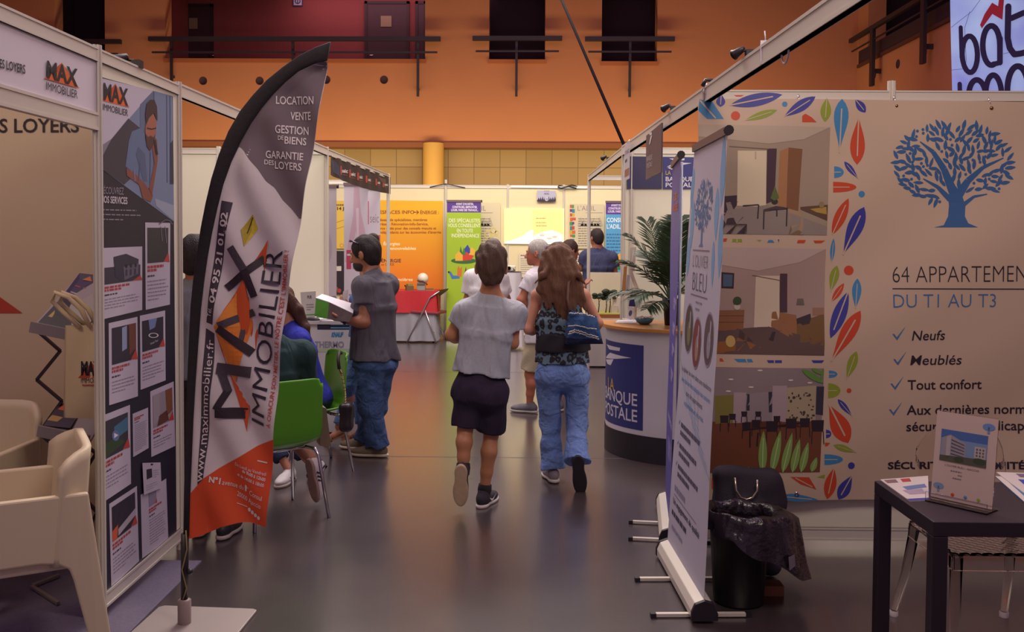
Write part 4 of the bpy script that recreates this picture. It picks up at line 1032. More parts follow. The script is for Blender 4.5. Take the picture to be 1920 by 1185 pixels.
# lettering
DKT = '#231a28'; BLT = '#3d6ea0'
p.text('64 APPARTEMENTS', (1673, 529), (1962, 527), (0, -29), DKT, 2, bold=-.018); p.line([(1672, 541), (1990, 542)], 1.8, DKT, 2)
p.text('DU T1 AU T3', (1673, 576), (1865, 575), (0, -24), BLT, 2, bold=-.012)
for tx, x0, x1, y in (('Neufs', 1708, 1770, 638), ('Meublés', 1705, 1801, 684), ('Tout confort', 1700, 1840, 730), ('Aux dernières normes', 1698, 1948, 777), ('sécurité et handicap', 1698, 1921, 808)):
    p.text(tx, (x0, y), (x1, y - 1), (1.5 if tx in ('Neufs', 'Meublés') else 0, -18), DKT, 2, bold=.012 if tx not in ('Neufs', 'Meublés') else .006, shear=.08 if tx in ('Neufs', 'Meublés') else 0)
p.text('SÉCURITÉ - PROXIMITÉ', (1665, 880), (1920, 879), (0, -13.5), DKT, 2, bold=.03)
for x, y in ((1671, 626), (1673, 673), (1668, 719), (1665, 767)):
    p.poly([(x, y), (x + 3, y - 1), (x + 8, y + 6), (x + 25, y - 15), (x + 9, y + 11)], BLT, 2)
p.build('canvas', None, tarp, merge=False)
hooks = ((1500, 188), (1680, 190), (1858, 194))
for px, py in hooks:
    q = atY(px, py + 4, CY + .005)
    b = MB(); BRS = mat('#8a6a48', .3, .9)
    b.tube([q + V((0, 0, -.008)), q + V((-.006, -.006, .012)), q + V((-.01, 0, .03)), q + V((-.004, .018, .042)), q + V((.004, .026, .034))], .0035, 6, chrome())
    b.ball(q + V((0, -.004, -.014)), .011, BRS)
    b.build('hook', None, tarp)
MB().lathe(atY(1494, 926, CY - .012), [(.012, 0), (.012, .004), (.006, .004)], 14, chrome(), (0, -1, 0)).build('eyelet', None, tarp)
post_shape(MB(), R0.x + .99 * 1 + .0, TY + .004, 2.53, None, 2.3).build('post_cap', None, tarpw)
q = atY(1328, 168, TY - .06)
t = thing('carabiner', 'steel carabiner hooked at the corner where canvas banner and rail meet', 'carabiner', q)
MB().tube([q + V((-.018, 0, -.05)), q + V((-.022, 0, 0)), q + V((-.01, 0, .03)), q + V((.012, 0, .03)), q + V((.02, 0, 0)), q + V((.006, 0, -.05))], .0055, 8, chrome(), closed=True).build('ring', None, t)
MB().tube([q + V((-.03, .01, .02)), q + V((-.012, .01, .052)), q + V((.02, .01, .052)), q + V((.034, .01, .03))], .010, 8, black_metal()).build('strap', None, t)

# ================================================================== roll-up banners
def rollup(label, bf, bn, tf, tn, zt, cloth_mat, art, legs=(.18, .82)):
    """bf/bn base points far/near (x, y); tf/tn top points; zt top height"""
    t = thing('roll_up_banner', label, 'roll-up banner', (bn[0], bn[1], 0))
    d = V((bn[0] - bf[0], bn[1] - bf[1], 0)).normalized(); n = V((d.y, -d.x, 0))
    if n.x > 0: n = -n
    AL = alum()
    a, c = V((bf[0], bf[1], .055)), V((bn[0], bn[1], .055))
    prof = [(-.055, -.04), (.055, -.04), (.055, -.01), (.035, .035), (.0, .045), (-.04, .03), (-.055, -.005)]
    MB().prism([a - n * x + V((0, 0, z)) for x, z in prof], c - a, None, False).build('cassette', AL, t, bevel=.004)
    for e, s in ((c, 1), (a, -1)):
        MB().prism([e - n * x * 1.08 + V((0, 0, z * 1.08)) for x, z in prof], d * .022 * s).build('end_cap', black_metal(), t, bevel=.004)
    for u in legs:
        m_ = a.lerp(c, u); b = MB()
        for sg in (1, -1):
            b.beam(m_ + n * sg * .04 + V((0, 0, -.043)), m_ + n * sg * .20 + V((0, 0, -.043)), .022, .014, m=AL)
            b.beam(m_ + n * sg * .20 + V((0, 0, -.045)), m_ + n * sg * .225 + V((0, 0, -.045)), .026, .02, m=black_metal())
        b.build('foot', None, t)
    ta, tc = V((tf[0], tf[1], zt)), V((tn[0], tn[1], zt))
    ba, bc = V((bf[0], bf[1], .095)), V((bn[0], bn[1], .095))
    lift = n * .012
    fn = lambda u, v, h=0: (ta.lerp(tc, u)).lerp(ba.lerp(bc, u), v) + n * (h + .004 * math.sin(v * 9 + u * 2) * math.sin(math.pi * v))
    p = Print(fn, .0007); p.tess = .08
    p.grid(lambda u, v: fn(u, v), 12, 40, cloth_mat)
    art(p); p.build('graphic', None, t, merge=False)
    b = MB(); b.beam(ta + V((0, 0, .008)) - d * .006, tc + V((0, 0, .008)) + d * .006, .022, .036, m=mat('#6d5a5e', .45, .4)); b.build('top_bar', None, t)
    MB().tube([tc + V((0, 0, .008)) + d * .004, tc + V((0, 0, .008)) + d * .02], .022, 10, black_metal()).build('end_cap', None, t)
    mt, mb = ta.lerp(tc, .5), a.lerp(c, .5) - n * .05
    MB().tube([mb, mt - n * .03], .009, 8, mat('#a9b0c0', .35, .5)).build('support_pole', None, t)
    return t
def art_olive(p):
    rn = random.Random(3)
    for x, y, l, w, a in ((.04, .10, .16, .09, 1.2), (.12, .19, .18, .09, 1.5), (.06, .27, .15, .08, 1.9), (.93, .09, .2, .1, 1.8), (.82, .17, .17, .09, 1.4), (.95, .24, .2, .09, 1.7), (.78, .28, .15, .06, 1.4), (.92, .05, .14, .07, 1.2)):
        p.leaf((x - l * .3 * math.cos(a), y - l * .35 * math.sin(a)), (x + l * .3 * math.cos(a), y + l * .35 * math.sin(a)), w * 1.3, '#6fa0cc', 1)
    for i in range(210):
        r, th = math.sqrt(rn.random()), rn.uniform(0, 6.28); x, y = .44 + .27 * r * math.cos(th), .145 + .062 * r * math.sin(th); a = rn.uniform(-.9, .9) + th
        p.leaf((x - .02 * math.cos(a), y - .008 * math.sin(a)), (x + .02 * math.cos(a), y + .008 * math.sin(a)), .007, '#4471a4', 2)
    p.poly([(.42, .235), (.415, .15), (.455, .15), (.46, .235), (.50, .243), (.37, .243)], '#4471a4', 2)
    p.line([(.2, .252), (.68, .252)], .003, '#6f6a7c', 2); p.text("L'OLIVIER", (.22, .292), (.66, .292), (0, -.028), '#5d5870', 2, bold=-.02); p.text('BLEU', (.24, .348), (.64, .348), (0, -.042), '#4d4a66', 2, bold=-.02)
    p.line([(.2, .36), (.68, .36)], .003, '#6f6a7c', 2); p.greek((.36, .378), (.56, .378), (0, -.01), 2, (0, .016), '#8a86a0', 2, 1, 3)
    for x, y, c, c2 in ((.2, .445, '#4c4038', '#7a744a'), (.46, .47, '#7a3030', '#9a7a70'), (.78, .448, '#5a4048', '#8f8a98')):
        p.ell(x, y, .125, .062, '#8d889c', 2, 24); p.ell(x, y, .115, .057, c, 3, 24); p.ell(x + .02, y + .012, .05, .03, c2, 4, 16); p.poly([(x + .03, y - .045), (x + .06, y - .04), (x + .05, y + .01), (x + .025, y + .01)], '#a9a3b0', 4)
    y = .555
    for tx, c in (('Le plaisir de vivre dans une résidence', '#4a4258'), ('avec des services adaptés aux seniors', '#4a82b8'), ('dans des appartements', '#4a4258'), ('indépendants et sécurisés', '#4a82b8')):
        w = .86 * len(tx) / 38; p.text(tx, (.5 - w / 2, y), (.5 + w / 2, y), (0, -.012), c, 2); y += .026
    for k in range(3):
        yy = .69 + .052 * k; p.line([(.11, yy - .008), (.125, yy - .003), (.15, yy - .014)], .004, '#4a82b8', 2)
        p.greek((.18, yy), (.8, yy), (0, -.011), 2, (0, .02), '#4d4660', 2, .9, 20 + k, 1)
    p.greek((.12, .855), (.72, .855), (0, -.014), 1, (0, 0), '#8a86a0', 2, 1, 31, 1); p.line([(.12, .866), (.74, .866)], .002, '#6f6a7c', 2)
    p.text('Un engagement de qualité', (.1, .89), (.82, .89), (0, -.015), '#38304a', 2, bold=.015)
    p.greek((.08, .92), (.85, .92), (0, -.012), 1, (0, 0), '#38304a', 2, 1, 41, 1); p.greek((.1, .955), (.7, .955), (0, -.010), 1, (0, 0), '#8a86a0', 2, 1, 43, 1)
    for k in range(6):
        p.line([(.0 + .12 * k, .53 + .01 * k), (.2 + .1 * k, .6 + .02 * k), (.6 + .08 * k, .64 + .02 * k)], .005, '#94a4c0', 1)
rollup('white roll-up banner with a blue tree, turned edge-on beside the bin', (.757, 4.87), (.792, 4.05), (.872, 4.87), (.868, 4.05), 2.14, mat('#b9b4c4', .5, name='rollup_film'), art_olive, (.40, .93))
def art_purple(p):
    p.text('LES', (.35, .11), (.75, .11), (0, -.02), '#c8642c', 2, bold=.03); p.text('AIDES', (.25, .14), (.85, .14), (0, -.02), '#c8642c', 2, bold=.03)
    for y in (.40, .47, .53, .60): p.greek((.55, y), (.95, y), (0, -.016), 2, (0, .018), '#a79ac8', 2, 1, int(y * 100), 1)
    p.text('LA BANQUE POSTALE', (.3, .74), (.95, .74), (0, -.016), '#cfc8e0', 2, bold=.02); p.greek((.4, .8), (.9, .8), (0, -.01), 4, (0, .016), '#a79ac8', 2, 1, 77, 1)
rollup('purple roll-up banner seen almost edge-on in front of the bank counter', (.885, 5.80), (.80, 5.07), (.905, 5.80), (.836, 5.07), 2.125, mat('#4a3f9c', .5, name='purple_film'), art_purple, (.5, .92))

# ================================================================== table, sign holder, papers, clear chair
BLK = mat('#251b26', .42, name='black_table')
tx0, tx1, ty0, ty1, tz = 1.355, 2.05, 3.075, 3.60, .75
t = thing('side_table', 'black square table with papers and an acrylic sign holder on it', 'table', (tx0, ty0, 0))
MB().span((tx0, ty0, tz - .05), (tx1, ty1, tz)).build('table_top', BLK, t, bevel=.003)
for x in (tx0, tx1 - .05):
    for y in (ty0, ty1 - .05): MB().span((x, y, 0), (x + .05, y + .05, tz - .05)).build('leg', BLK, t, bevel=.003)
A, B = onZ(1745, 936, tz), onZ(1860, 962, tz); dr = (B - A).normalized(); nb = V((dr.y, -dr.x, 0)); nb = nb if nb.y < 0 else -nb
t = thing('sign_holder', 'clear acrylic sign holder with an apartment leaflet standing on the black table', 'sign holder', A)
ACR = bpy.data.materials.new('clear_acrylic'); ACR.use_nodes = True; q = ACR.node_tree.nodes['Principled BSDF']
q.inputs['Base Color'].default_value = (.93, .9, .95, 1); q.inputs['Transmission Weight'].default_value = 1; q.inputs['Roughness'].default_value = .03; q.inputs['IOR'].default_value = 1.3
b = MB(); b.prism([A + nb * .04, B + nb * .04, B - nb * .05, A - nb * .05], (0, 0, .005)); b.prism([A + nb * .04, B + nb * .04, B + nb * .035, A + nb * .035], (0, 0, .035)); b.build('base', ACR, t)
lean = V((0, 0, .305)) - nb * .035; o0 = V((0, 0, .012))
sf = lambda u, v, h=0: A.lerp(B, u) + o0 + lean * (1 - v) + nb * h
p = Print(sf, .0005); p.poly([(0, 0), (1, 0), (1, 1), (0, 1)], '#bca69f', 1)
p.poly([(.1, .2), (.86, .2), (.86, .56), (.1, .56)], '#3f5f9c', 2); p.poly([(.1, .30), (.86, .30), (.86, .56), (.1, .56)], '#6d86a8', 3); p.poly([(.12, .30), (.26, .25), (.52, .33), (.52, .50), (.12, .52)], '#8d8690', 4); p.poly([(.2, .28), (.27, .26), (.27, .52), (.2, .53)], '#a59c9f', 5)
for k in range(5): p.poly([(.28, .30 + .04 * k), (.5, .345 + .034 * k), (.5, .355 + .034 * k), (.28, .315 + .04 * k)], '#4f4a5c', 5)
p.poly([(.66, .34), (.84, .34), (.84, .47), (.66, .47)], '#a79c9a', 4)
for i in range(3):
    for j in range(3): p.rect(.69 + .05 * i, .36 + .035 * j, .715 + .05 * i, .38 + .035 * j, '#4f4a5c', 5)
p.poly([(.1, .5), (.86, .47), (.86, .56), (.1, .56)], '#4d4a40', 5); p.ell(.42, .52, .08, .03, '#33402c', 6); p.ell(.75, .5, .1, .035, '#33402c', 6)
def mini_tree(x, y, w, c):
    p.ell(x, y, w, w * .4, c, 3, 14); p.poly([(x - .012, y), (x + .012, y), (x + .02, y + w * .75), (x - .02, y + w * .75)], c, 3)
mini_tree(.86, .1, .1, '#5f80b4'); mini_tree(.12, .86, .09, '#6f88a8')
p.text("L'OLIVIER BLEU - AJACCIO", (.2, .62), (.75, .62), (0, -.022), '#4a3f48', 2); p.greek((.3, .67), (.65, .67), (0, -.014), 1, (0, 0), '#7a6c70', 2, 1, 3, 1); p.greek((.42, .71), (.55, .71), (0, -.014), 1, (0, 0), '#7a6c70', 2, 1, 4, 1); p.greek((.34, .75), (.6, .75), (0, -.014), 1, (0, 0), '#7a6c70', 2, 1, 5, 1)
for x, c in ((.36, R_), (.57, '#5f80b4'), (.78, G_)): p.ell(x, .93, .03, .018, c, 3); p.poly([(x - .012, .93), (x + .012, .93), (x, .965)], c, 3)
p.line([(0, .965), (1, .965)], .006, '#8a7a90', 3)
p.build('leaflet', None, t)
b = MB(); b.prism([sf(0, -.01, -.004), sf(1, -.01, -.004), sf(1, 1.03, -.004), sf(0, 1.03, -.004)], nb * .003); b.build('panel', ACR, t)
def flat_sheet(name, label, pts, z, th, cols, cat='leaflet'):
    c = [onZ(x, y, z + th) for x, y in pts]
    p = Print(lambda u, v, h: (c[0].lerp(c[1], u)).lerp(c[3].lerp(c[2], u), v) + V((0, 0, h)), .0006)
    p.prism([q - V((0, 0, th)) for q in c], (0, 0, th), mat(cols[0], .45))
    for pt, col in cols[1]: p.poly(pt, col, 1)
    return tag(p.build(name), label, cat), p
flat_sheet('leaflet', 'white leaflet with blue edge at the far left of the black table', [(1650, 899), (1740, 892), (1742, 937), (1706, 939)], tz, .003, ('#c6bdb8', [([(.05, .05), (.3, .05), (.3, .2), (.05, .2)], '#7a5a5c'), ([(.4, .05), (.6, .05), (.6, .2), (.4, .2)], '#a33a34'), ([(.3, .4), (.9, .35), (.95, .5), (.35, .55)], '#5f6f9a'), ([(.2, .55), (.8, .55), (.9, .75), (.3, .75)], '#9a8a9a'), ([(.0, .92), (1, .92), (1, 1), (0, 1)], '#343a8c')]))
flat_sheet('leaflet', 'blue and white leaflet under another at the right of the black table', [(1866, 893), (1930, 895), (1990, 950), (1925, 945)], tz, .003, ('#3a78a8', [([(.0, .0), (.2, .0), (.2, 1), (.0, 1)], '#c6bdb8')]))
flat_sheet('leaflet', 'white leaflet with a dark blue panel on top of the light blue one', [(1868, 885), (1935, 887), (2000, 938), (1928, 930)], tz + .0035, .004, ('#c6bdb8', [([(.35, .3), (1, .3), (1, .8), (.3, .8)], '#2f3f98'), ([(.5, .05), (.9, .05), (.9, .2), (.5, .2)], '#6a5a70')]))
# clear chair
GL = bpy.data.materials.new('clear_polycarbonate'); GL.use_nodes = True; q = GL.node_tree.nodes['Principled BSDF']
q.inputs['Base Color'].default_value = (.92, .88, .86, 1); q.inputs['Transmission Weight'].default_value = 1; q.inputs['Roughness'].default_value = .02; q.inputs['IOR'].default_value = 1.14
t = thing('clear_chair', 'transparent plastic chair standing behind the black table', 'chair', (1.9, 3.85, 0))
cx, yf, yb, hw = 1.905, 3.63, 4.05, .225
b = MB()
b.grid(lambda u, v: V((cx + (u - .5) * 2 * hw, yf + (yb - yf) * v, .455 + .0012 * math.sin(u * 62) * math.sin(v * 62))), 60, 60)
b.build('seat', GL, t, solid=.012)
b = MB(); b.beam((cx - hw, yf, .42), (cx + hw, yf, .42), .012, .06).beam((cx - hw, yf, .42), (cx - hw, yb, .42), .012, .06).beam((cx + hw, yf, .42), (cx + hw, yb, .42), .012, .06); b.build('apron', GL, t, bevel=.003)
for sx in (-1, 1):
    MB().tube([(cx + sx * (hw - .02), yf + .02, .44), (cx + sx * (hw - .012), yf + .005, .2), (cx + sx * (hw - .01), yf, .02)], [.026, .021, .016], 8).build('leg', GL, t)
    MB().tube([(cx + sx * (hw - .02), yb - .02, .45), (cx + sx * (hw), yb + .03, .22), (cx + sx * (hw + .02), yb + .10, .02)], [.026, .02, .016], 8).build('leg', GL, t)
    for y, x in ((yf, hw - .01), (yb + .10, hw + .02)):
        MB().lathe((cx + sx * x, y, 0), [(.02, 0), (.02, .022), (.012, .026)], 10, mat('#b9aeb0', .3)).build('foot_cap', None, t)
def cback(u, v):
    a = (u - .5) * 2; top = .87 - .10 * abs(a) ** 4
    return V((cx + a * (hw - .01 - .03 * v * abs(a)), yb - .01 + .05 * v - .03 * (1 - a * a), .46 + (top - .46) * v))
b = MB().grid(cback, 20, 16); b.build('backrest', GL, t, solid=.012)

# ================================================================== bin with liner, black bag
bxx, byy = 1.0, 4.30
t = thing('waste_bin', 'black waste bin with a crumpled black liner beside the white roll-up banner', 'bin', (bxx, byy, 0))
MB().lathe((bxx, byy, 0), [(0, .004), (.11, .004), (.115, .012), (.135, .36), (.14, .36), (.14, .37), (.13, .37), (.112, .02), (0, .02)], 28, mat('#1c151d', .4, name='bin_plastic')).build('bucket', None, t)
LIN = mat('#1a131b', .22, bump=.5, bscale=28, name='bin_liner', spec=.7)
def liner(u, v):
    a = 2 * math.pi * u; side = .5 + .5 * math.cos(a - .25)
    fl = v
    n = math.sin(a * 9 + 3 * v) * .5 + math.sin(a * 17 + 5 * v + 1) * .3 + math.sin(a * 5 - 8 * v) * .4
    if fl < .35:
        k = fl / .35; r = .10 + .035 * k; z = .22 + .20 * k
    elif fl < .5:
        k = (fl - .35) / .15; r = .135 + .03 * k + .07 * side * k; z = .42 + .02 * math.sin(math.pi * k) - .02 * k * side
    else:
        k = (fl - .5) / .5; r = .165 + .07 * side + .045 * k * (.3 + side); z = .42 - .02 * side - k * (.07 + .23 * side ** 1.5)
    r += .012 * n * (0.3 + fl); z += .012 * math.sin(a * 7 + 9 * v) * fl
    return V((bxx + r * math.cos(a) * (1.0 + .12 * side), byy + r * math.sin(a) * .9, z))
MB().grid(liner, 96, 36, LIN).build('liner', None, t, merge=True)
q = liner(.86, .9); o_ = V((q.x - bxx, q.y - byy, 0)).normalized(); tn = V((-o_.y, o_.x, 0)); q = q + o_ * .012
MB().prism([q + tn * -.03 + V((0, 0, .03)), q + tn * .02 + V((0, 0, .03)), q + tn * .028 + V((0, 0, -.022)), q + tn * -.02 + V((0, 0, -.03))], o_ * .002).build('liner_tag', mat('#7d7480', .5), t)
q = onZ(1440, 1124); tag(MB().box(q + V((.03, .08, .024)), (.11, .08, .048)).build('cardboard_box', mat('#8a5a3c', .8), None), 'small brown cardboard box on the floor behind the bin liner', 'box')
t = thing('shoulder_bag', 'black bag with a chrome handle leaning on the canvas banner wall behind the bin', 'bag', (1.13, 4.62, 0))
BF = mat('#241c2b', .75, bump=.25, bscale=220, name='black_nylon')
g = SDF(.008); Rb = Matrix.Rotation(-.16, 3, 'X')
g.box((1.115, 4.66, .27), (.165, .055, .265), .05, 0, Rb).ell((1.24, 4.66, .36), (.08, .05, .15), .03).ell((1.11, 4.61, .22), (.14, .05, .16), .05)
g.warp(lambda X, Y, Z: .004 * np.sin(23 * X + 11 * Z) + .003 * np.sin(41 * Z - 17 * X))
g.cut((0, 0, .005), V((0, 0, -1))); g.build('bag_body', BF, t)
hx, hy = 1.10, 4.60
MB().tube([(hx - .055, hy + .0, .50), (hx - .052, hy - .012, .44), (hx - .03, hy - .015, .405), (hx, hy - .015, .395), (hx + .03, hy - .015, .405), (hx + .052, hy - .012, .44), (hx + .055, hy, .49)], .0055, 8, mat('#c9bba4', .25, .9)).build('handle', None, t)
MB().tube([(1.235, 4.6, .36), (1.225, 4.595, .335), (1.245, 4.595, .325), (1.262, 4.595, .34)], .004, 6, chrome()).build('clip', None, t)

# ================================================================== lit banner far right, rail lamps, cable, hanging signs
LBY = 9.0
def k8(x, y): return (1740 + x / 5.92, y / 5.92)
lit = bpy.data.materials.new('backlit_cloth'); lit.use_nodes = True; nt = lit.node_tree; q = nt.nodes['Principled BSDF']
tc = nt.nodes.new('ShaderNodeTexCoord'); nz = nt.nodes.new('ShaderNodeTexNoise'); nz.inputs['Scale'].default_value = 1.3; nz.inputs['Detail'].default_value = 3
cr = nt.nodes.new('ShaderNodeValToRGB'); cr.color_ramp.elements[0].color = hexc('#6c6fb8'); cr.color_ramp.elements[1].color = hexc('#9db4d4'); cr.color_ramp.elements[0].position = .3; cr.color_ramp.elements[1].position = .7
nt.links.new(tc.outputs['Object'], nz.inputs['Vector']); nt.links.new(nz.outputs['Fac'], cr.inputs[0]); nt.links.new(cr.outputs[0], q.inputs['Base Color']); nt.links.new(cr.outputs[0], q.inputs['Emission Color']); q.inputs['Emission Strength'].default_value = .6
t = thing('lit_banner', 'glowing blue-white cloth banner with dark rounded letters hanging high on the right', 'banner', (5.0, LBY, 2.6))
def litf(x, y, h=0):
    q = atY(x, y, LBY); return q + V((0, .03 * math.sin(3 * q.x + 2 * q.z) - h, 0))
p = Print(litf, .004); p.tess = 30
p.grid(lambda u, v: litf(1784 + 330 * u, -180 + 420 * v), 30, 40, lit)
NV = '#241a4a'
def stroke(pts, w):
    w *= 1.35
    p.line([k8(*a) for a in pts], w, NV, 2)
    [p.ell(*k8(*a), w / 2, w / 2, NV, 2, 10) for a in pts]
def arc(cx, cy, rx, ry, a0, a1, w, n=18): stroke([(cx + rx * math.cos(math.radians(a0 + (a1 - a0) * i / n)), cy - ry * math.sin(math.radians(a0 + (a1 - a0) * i / n))) for i in range(n + 1)], w)
stroke([(372, 300), (376, 640)], 6); arc(470, 600, 88, 205, 180, -180, 7.5)
arc(715, 500, 96, 220, 0, 290, 8); stroke([(811, 420), (811, 690)], 8); stroke([(811, 690), (700, 720)], 7)
stroke([(895, 70), (895, 420), (920, 530), (970, 600), (1040, 590), (1120, 570)], 8.5); stroke([(930, 200), (1055, 145), (1180, 110)], 8)
stroke([(1240, 250), (1240, 600)], 8); stroke([(1240, 100), (1240, 130)], 8)
stroke([(345, 935), (345, 1250)], 6.5); arc(545, 1080, 100, 195, 180, 0, 8); arc(735, 1060, 92, 230, 165, 0, 8); stroke([(445, 1080), (445, 1250)], 8); stroke([(640, 1100), (640, 1250)], 8); stroke([(827, 1060), (827, 1250)], 8)
arc(1010, 1010, 118, 280, 180, 0, 8.5); stroke([(892, 1010), (892, 1250)], 8); stroke([(1128, 1010), (1128, 1250)], 8); arc(1290, 1010, 118, 280, 180, 0, 8.5); stroke([(1408, 1010), (1408, 1250)], 8)
p.poly([k8(*a) for a in ((590, 270), (640, 150), (720, 25), (785, 65), (795, -30), (850, -60), (835, 215), (725, 150), (610, 310))], '#a8203a', 2)
for a in (((265, 300), (500, 120), (600, -20)), ((480, 120), (420, 300), (430, 690)), ((250, 780), (420, 760)), ((850, 590), (1000, 560))): p.line([k8(*c) for c in a], .8, '#5a5aa0', 1)
p.build('cloth', None, t, merge=False)
MB().tube([(atY(1780, -180, LBY).x, LBY, 6.6), (7.2, LBY, 6.6)], .03, 8, black_metal()).build('top_bar', None, t)
def rail_lamp(label, px, py, rot=0.0, sc=1.0, X=None):
    q = X; t = thing('clip_lamp', label, 'lamp', q, 'black spot lamps clipped on the stand rails')
    d = V((math.cos(rot), math.sin(rot), -.35)).normalized()
    MB().box(q + V((0, 0, .012 * sc)), (.05 * sc, .06 * sc, .045 * sc)).build('clip', black_metal(), t)
    MB().tube([q + V((0, 0, .03 * sc)), q + d * .10 * sc + V((0, 0, .07 * sc))], .008 * sc, 8, black_metal()).build('arm', None, t)
    e = q + d * .10 * sc + V((0, 0, .07 * sc))
    MB().lathe(e, [(0, -.05 * sc), (.02 * sc, -.045 * sc), (.032 * sc, .03 * sc), (.04 * sc, .05 * sc), (.034 * sc, .046 * sc)], 14, black_metal(), d).build('lamp_head', None, t)
def on_rail(a, b, px):
    best = min((i / 400 for i in range(401)), key=lambda s: abs(PX(a.lerp(b, s)) - px)); return a.lerp(b, best)
def PX(w):
    v = w - CAM; return PPX + F * v.dot(_r) / v.dot(_d)
ra, rb = V((R1.x, R1.y, 2.5)), V((Rn.x, Rn.y, 2.5))
rail_lamp('black spot lamp clipped on the long rail above the canvas banner', 0, 0, 2.2, .62, on_rail(ra, rb, 1405))
rail_lamp('black spot lamp clipped on the long rail above the hanging bank sign', 0, 0, 2.2, .62, on_rail(ra, rb, 1262))
rail_lamp('black spot lamp lying along the top of the agency poster wall', 0, 0, 3.6, .8, V((L1.x, L1.y, 2.48)).lerp(V((L2.x, L2.y, 2.48)), .45))
rail_lamp('black spot lamp clipped on the slim frame behind the bank stand', 0, 0, 2.2, .62, on_rail(V((R2.x, R2.y, 2.49)), V((R1.x, R1.y, 2.49)), 1140))
b = MB(); c0 = V((R1.x, R1.y, 2.5)); c1 = atY(1053, 0, 10.5); b.tube([c0, c0 + (c1 - c0) * 1.9], .016, 6); tag(b.build('stay_cable', mat('#1a131a', .9, spec=.1), None), 'taut black cable rising from the bank stand post to the ceiling', 'cable')
q = on_rail(ra, rb, 1470) + V((0, -.02, -.09)); t = MB().tube([q + V((.0, .05 * math.cos(a), .045 * math.sin(a))) for a in [i * math.pi * 2 / 18 for i in range(18)]], .004, 6, mat('#c9c0c8', .4), closed=True); tag(t.build('cable_tie', None, None), 'pale loop of a cable tie hanging under the long rail', 'cable tie')
q = on_rail(ra, rb, 1436) + V((0, 0, .0)); tag(MB().box(q + V((0, 0, -.04)), (.042, .008, .10)).tube([q + V((0, 0, .005)), q + V((-.004, .0, .05))], .003, 6).build('cable_tie', mat('#c9c0c8', .4), None), 'pale cable tie wrapped round the long rail', 'cable tie')
# hanging sign of the bank, small plate
X0 = .885
t = thing('hanging_sign', 'brown-violet sign with a white bird mark hanging from the long rail', 'sign', (X0, 6.4, 2.3))
fn = plane_fn((X0 - .012, 6.4, 2.3), (-1, 0, 0))
MB().span((X0 - .01, 6.08, 2.11), (X0, 6.85, 2.43), mat('#55404c', .5)).build('plate', None, t)
p = Print(fn)
p.poly([(1216.5, 250), (1222, 247.5), (1222.5, 252), (1219, 254)], '#cfc6cc', 1); p.poly([(1217, 271), (1220, 255), (1223, 253), (1221.5, 260), (1219, 270)], '#cfc6cc', 1)
p.text('LA', (1214, 289), (1217.5, 287), (0, -6), '#8a6a52', 1); p.text('BANQUE', (1213, 303), (1223, 298), (0, -9), '#b5aab2', 1); p.text('POSTALE', (1213, 316), (1223, 311), (0, -9), '#b5aab2', 1)
p.build('print', None, t)
t = thing('stand_number_plate', 'small white stand plate hanging beside the bank stand post', 'sign', (R1.x - .05, R1.y - .45, 2.4))
p = Print(lambda u, v, h: V((R1.x - .03 - h, R1.y - .75 + .42 * (1 - u), 2.46 - .30 * v)))
p.rect(0, 0, 1, 1, '#b5acb4', 1).rect(.1, .7, .9, .9, '#8a5a4a', 2).text('STAND', (.15, .3), (.85, .3), (0, -.12), '#4a3f58', 2); p.greek((.15, .5), (.85, .5), (0, -.08), 1, (0, 0), '#4a3f58', 2, 1, 5, 1)
p.build('plate', None, t)
MB().tube([(R1.x - .03, R1.y - .54, 2.46), (R1.x - .01, R1.y - .54, 2.49)], .003, 6, chrome()).build('hook', None, t)
# navy sign panels on the bank wall
t = thing('bank_sign', 'plain navy sign panel high on the bank wall next to the slim post', 'sign', (R1.x, R1.y - .02, 2))
fb = lambda o: plane_fn((0, R1.y - o, 0), (0, -1, 0))
def slab(q, col, name, t, o=.02):
    f = fb(o); c = [f(x, y) for x, y in q]; return MB().prism(c, (0, .014, 0)).build(name, mat(col, .5), t)
slab([(1176, 293), (1241, 294), (1241, 354), (1176, 354)], '#2b2450', 'panel', t)
t = thing('bank_sign', 'navy bank sign panel with white lettering and a gold first word', 'sign', (R1.x + .3, R1.y - .02, 2))
slab([(1243.5, 294), (1320, 295), (1320, 354), (1243.5, 354)], '#2a2a70', 'panel', t)
p = Print(fb(.0212))
def bird(p, f, col='#cfc8cc', l=1):
    p.poly([f(.1, 0), f(.72, .0), f(.7, .16), f(.3, .2)], col, l); p.poly([f(0, .72), f(.35, .34), f(1, .4), f(.62, .56), f(.42, .62)], col, l); p.poly([f(.02, .78), f(.5, .62), f(.38, .95), f(.2, .95)], col, l)
bird(p, lambda u, v: (1250 + 47 * u, 297 + 22 * v))
p.text('LA', (1248, 328), (1258, 328), (0, -8), '#b59a58', 1, bold=.02); p.text('BANQUE', (1248, 340), (1300, 340), (0, -8.5), '#cfc8cc', 1, bold=.02); p.text('POSTALE', (1248, 351), (1304, 351), (0, -8.5), '#cfc8cc', 1, bold=.02)
p.build('lettering', None, t)

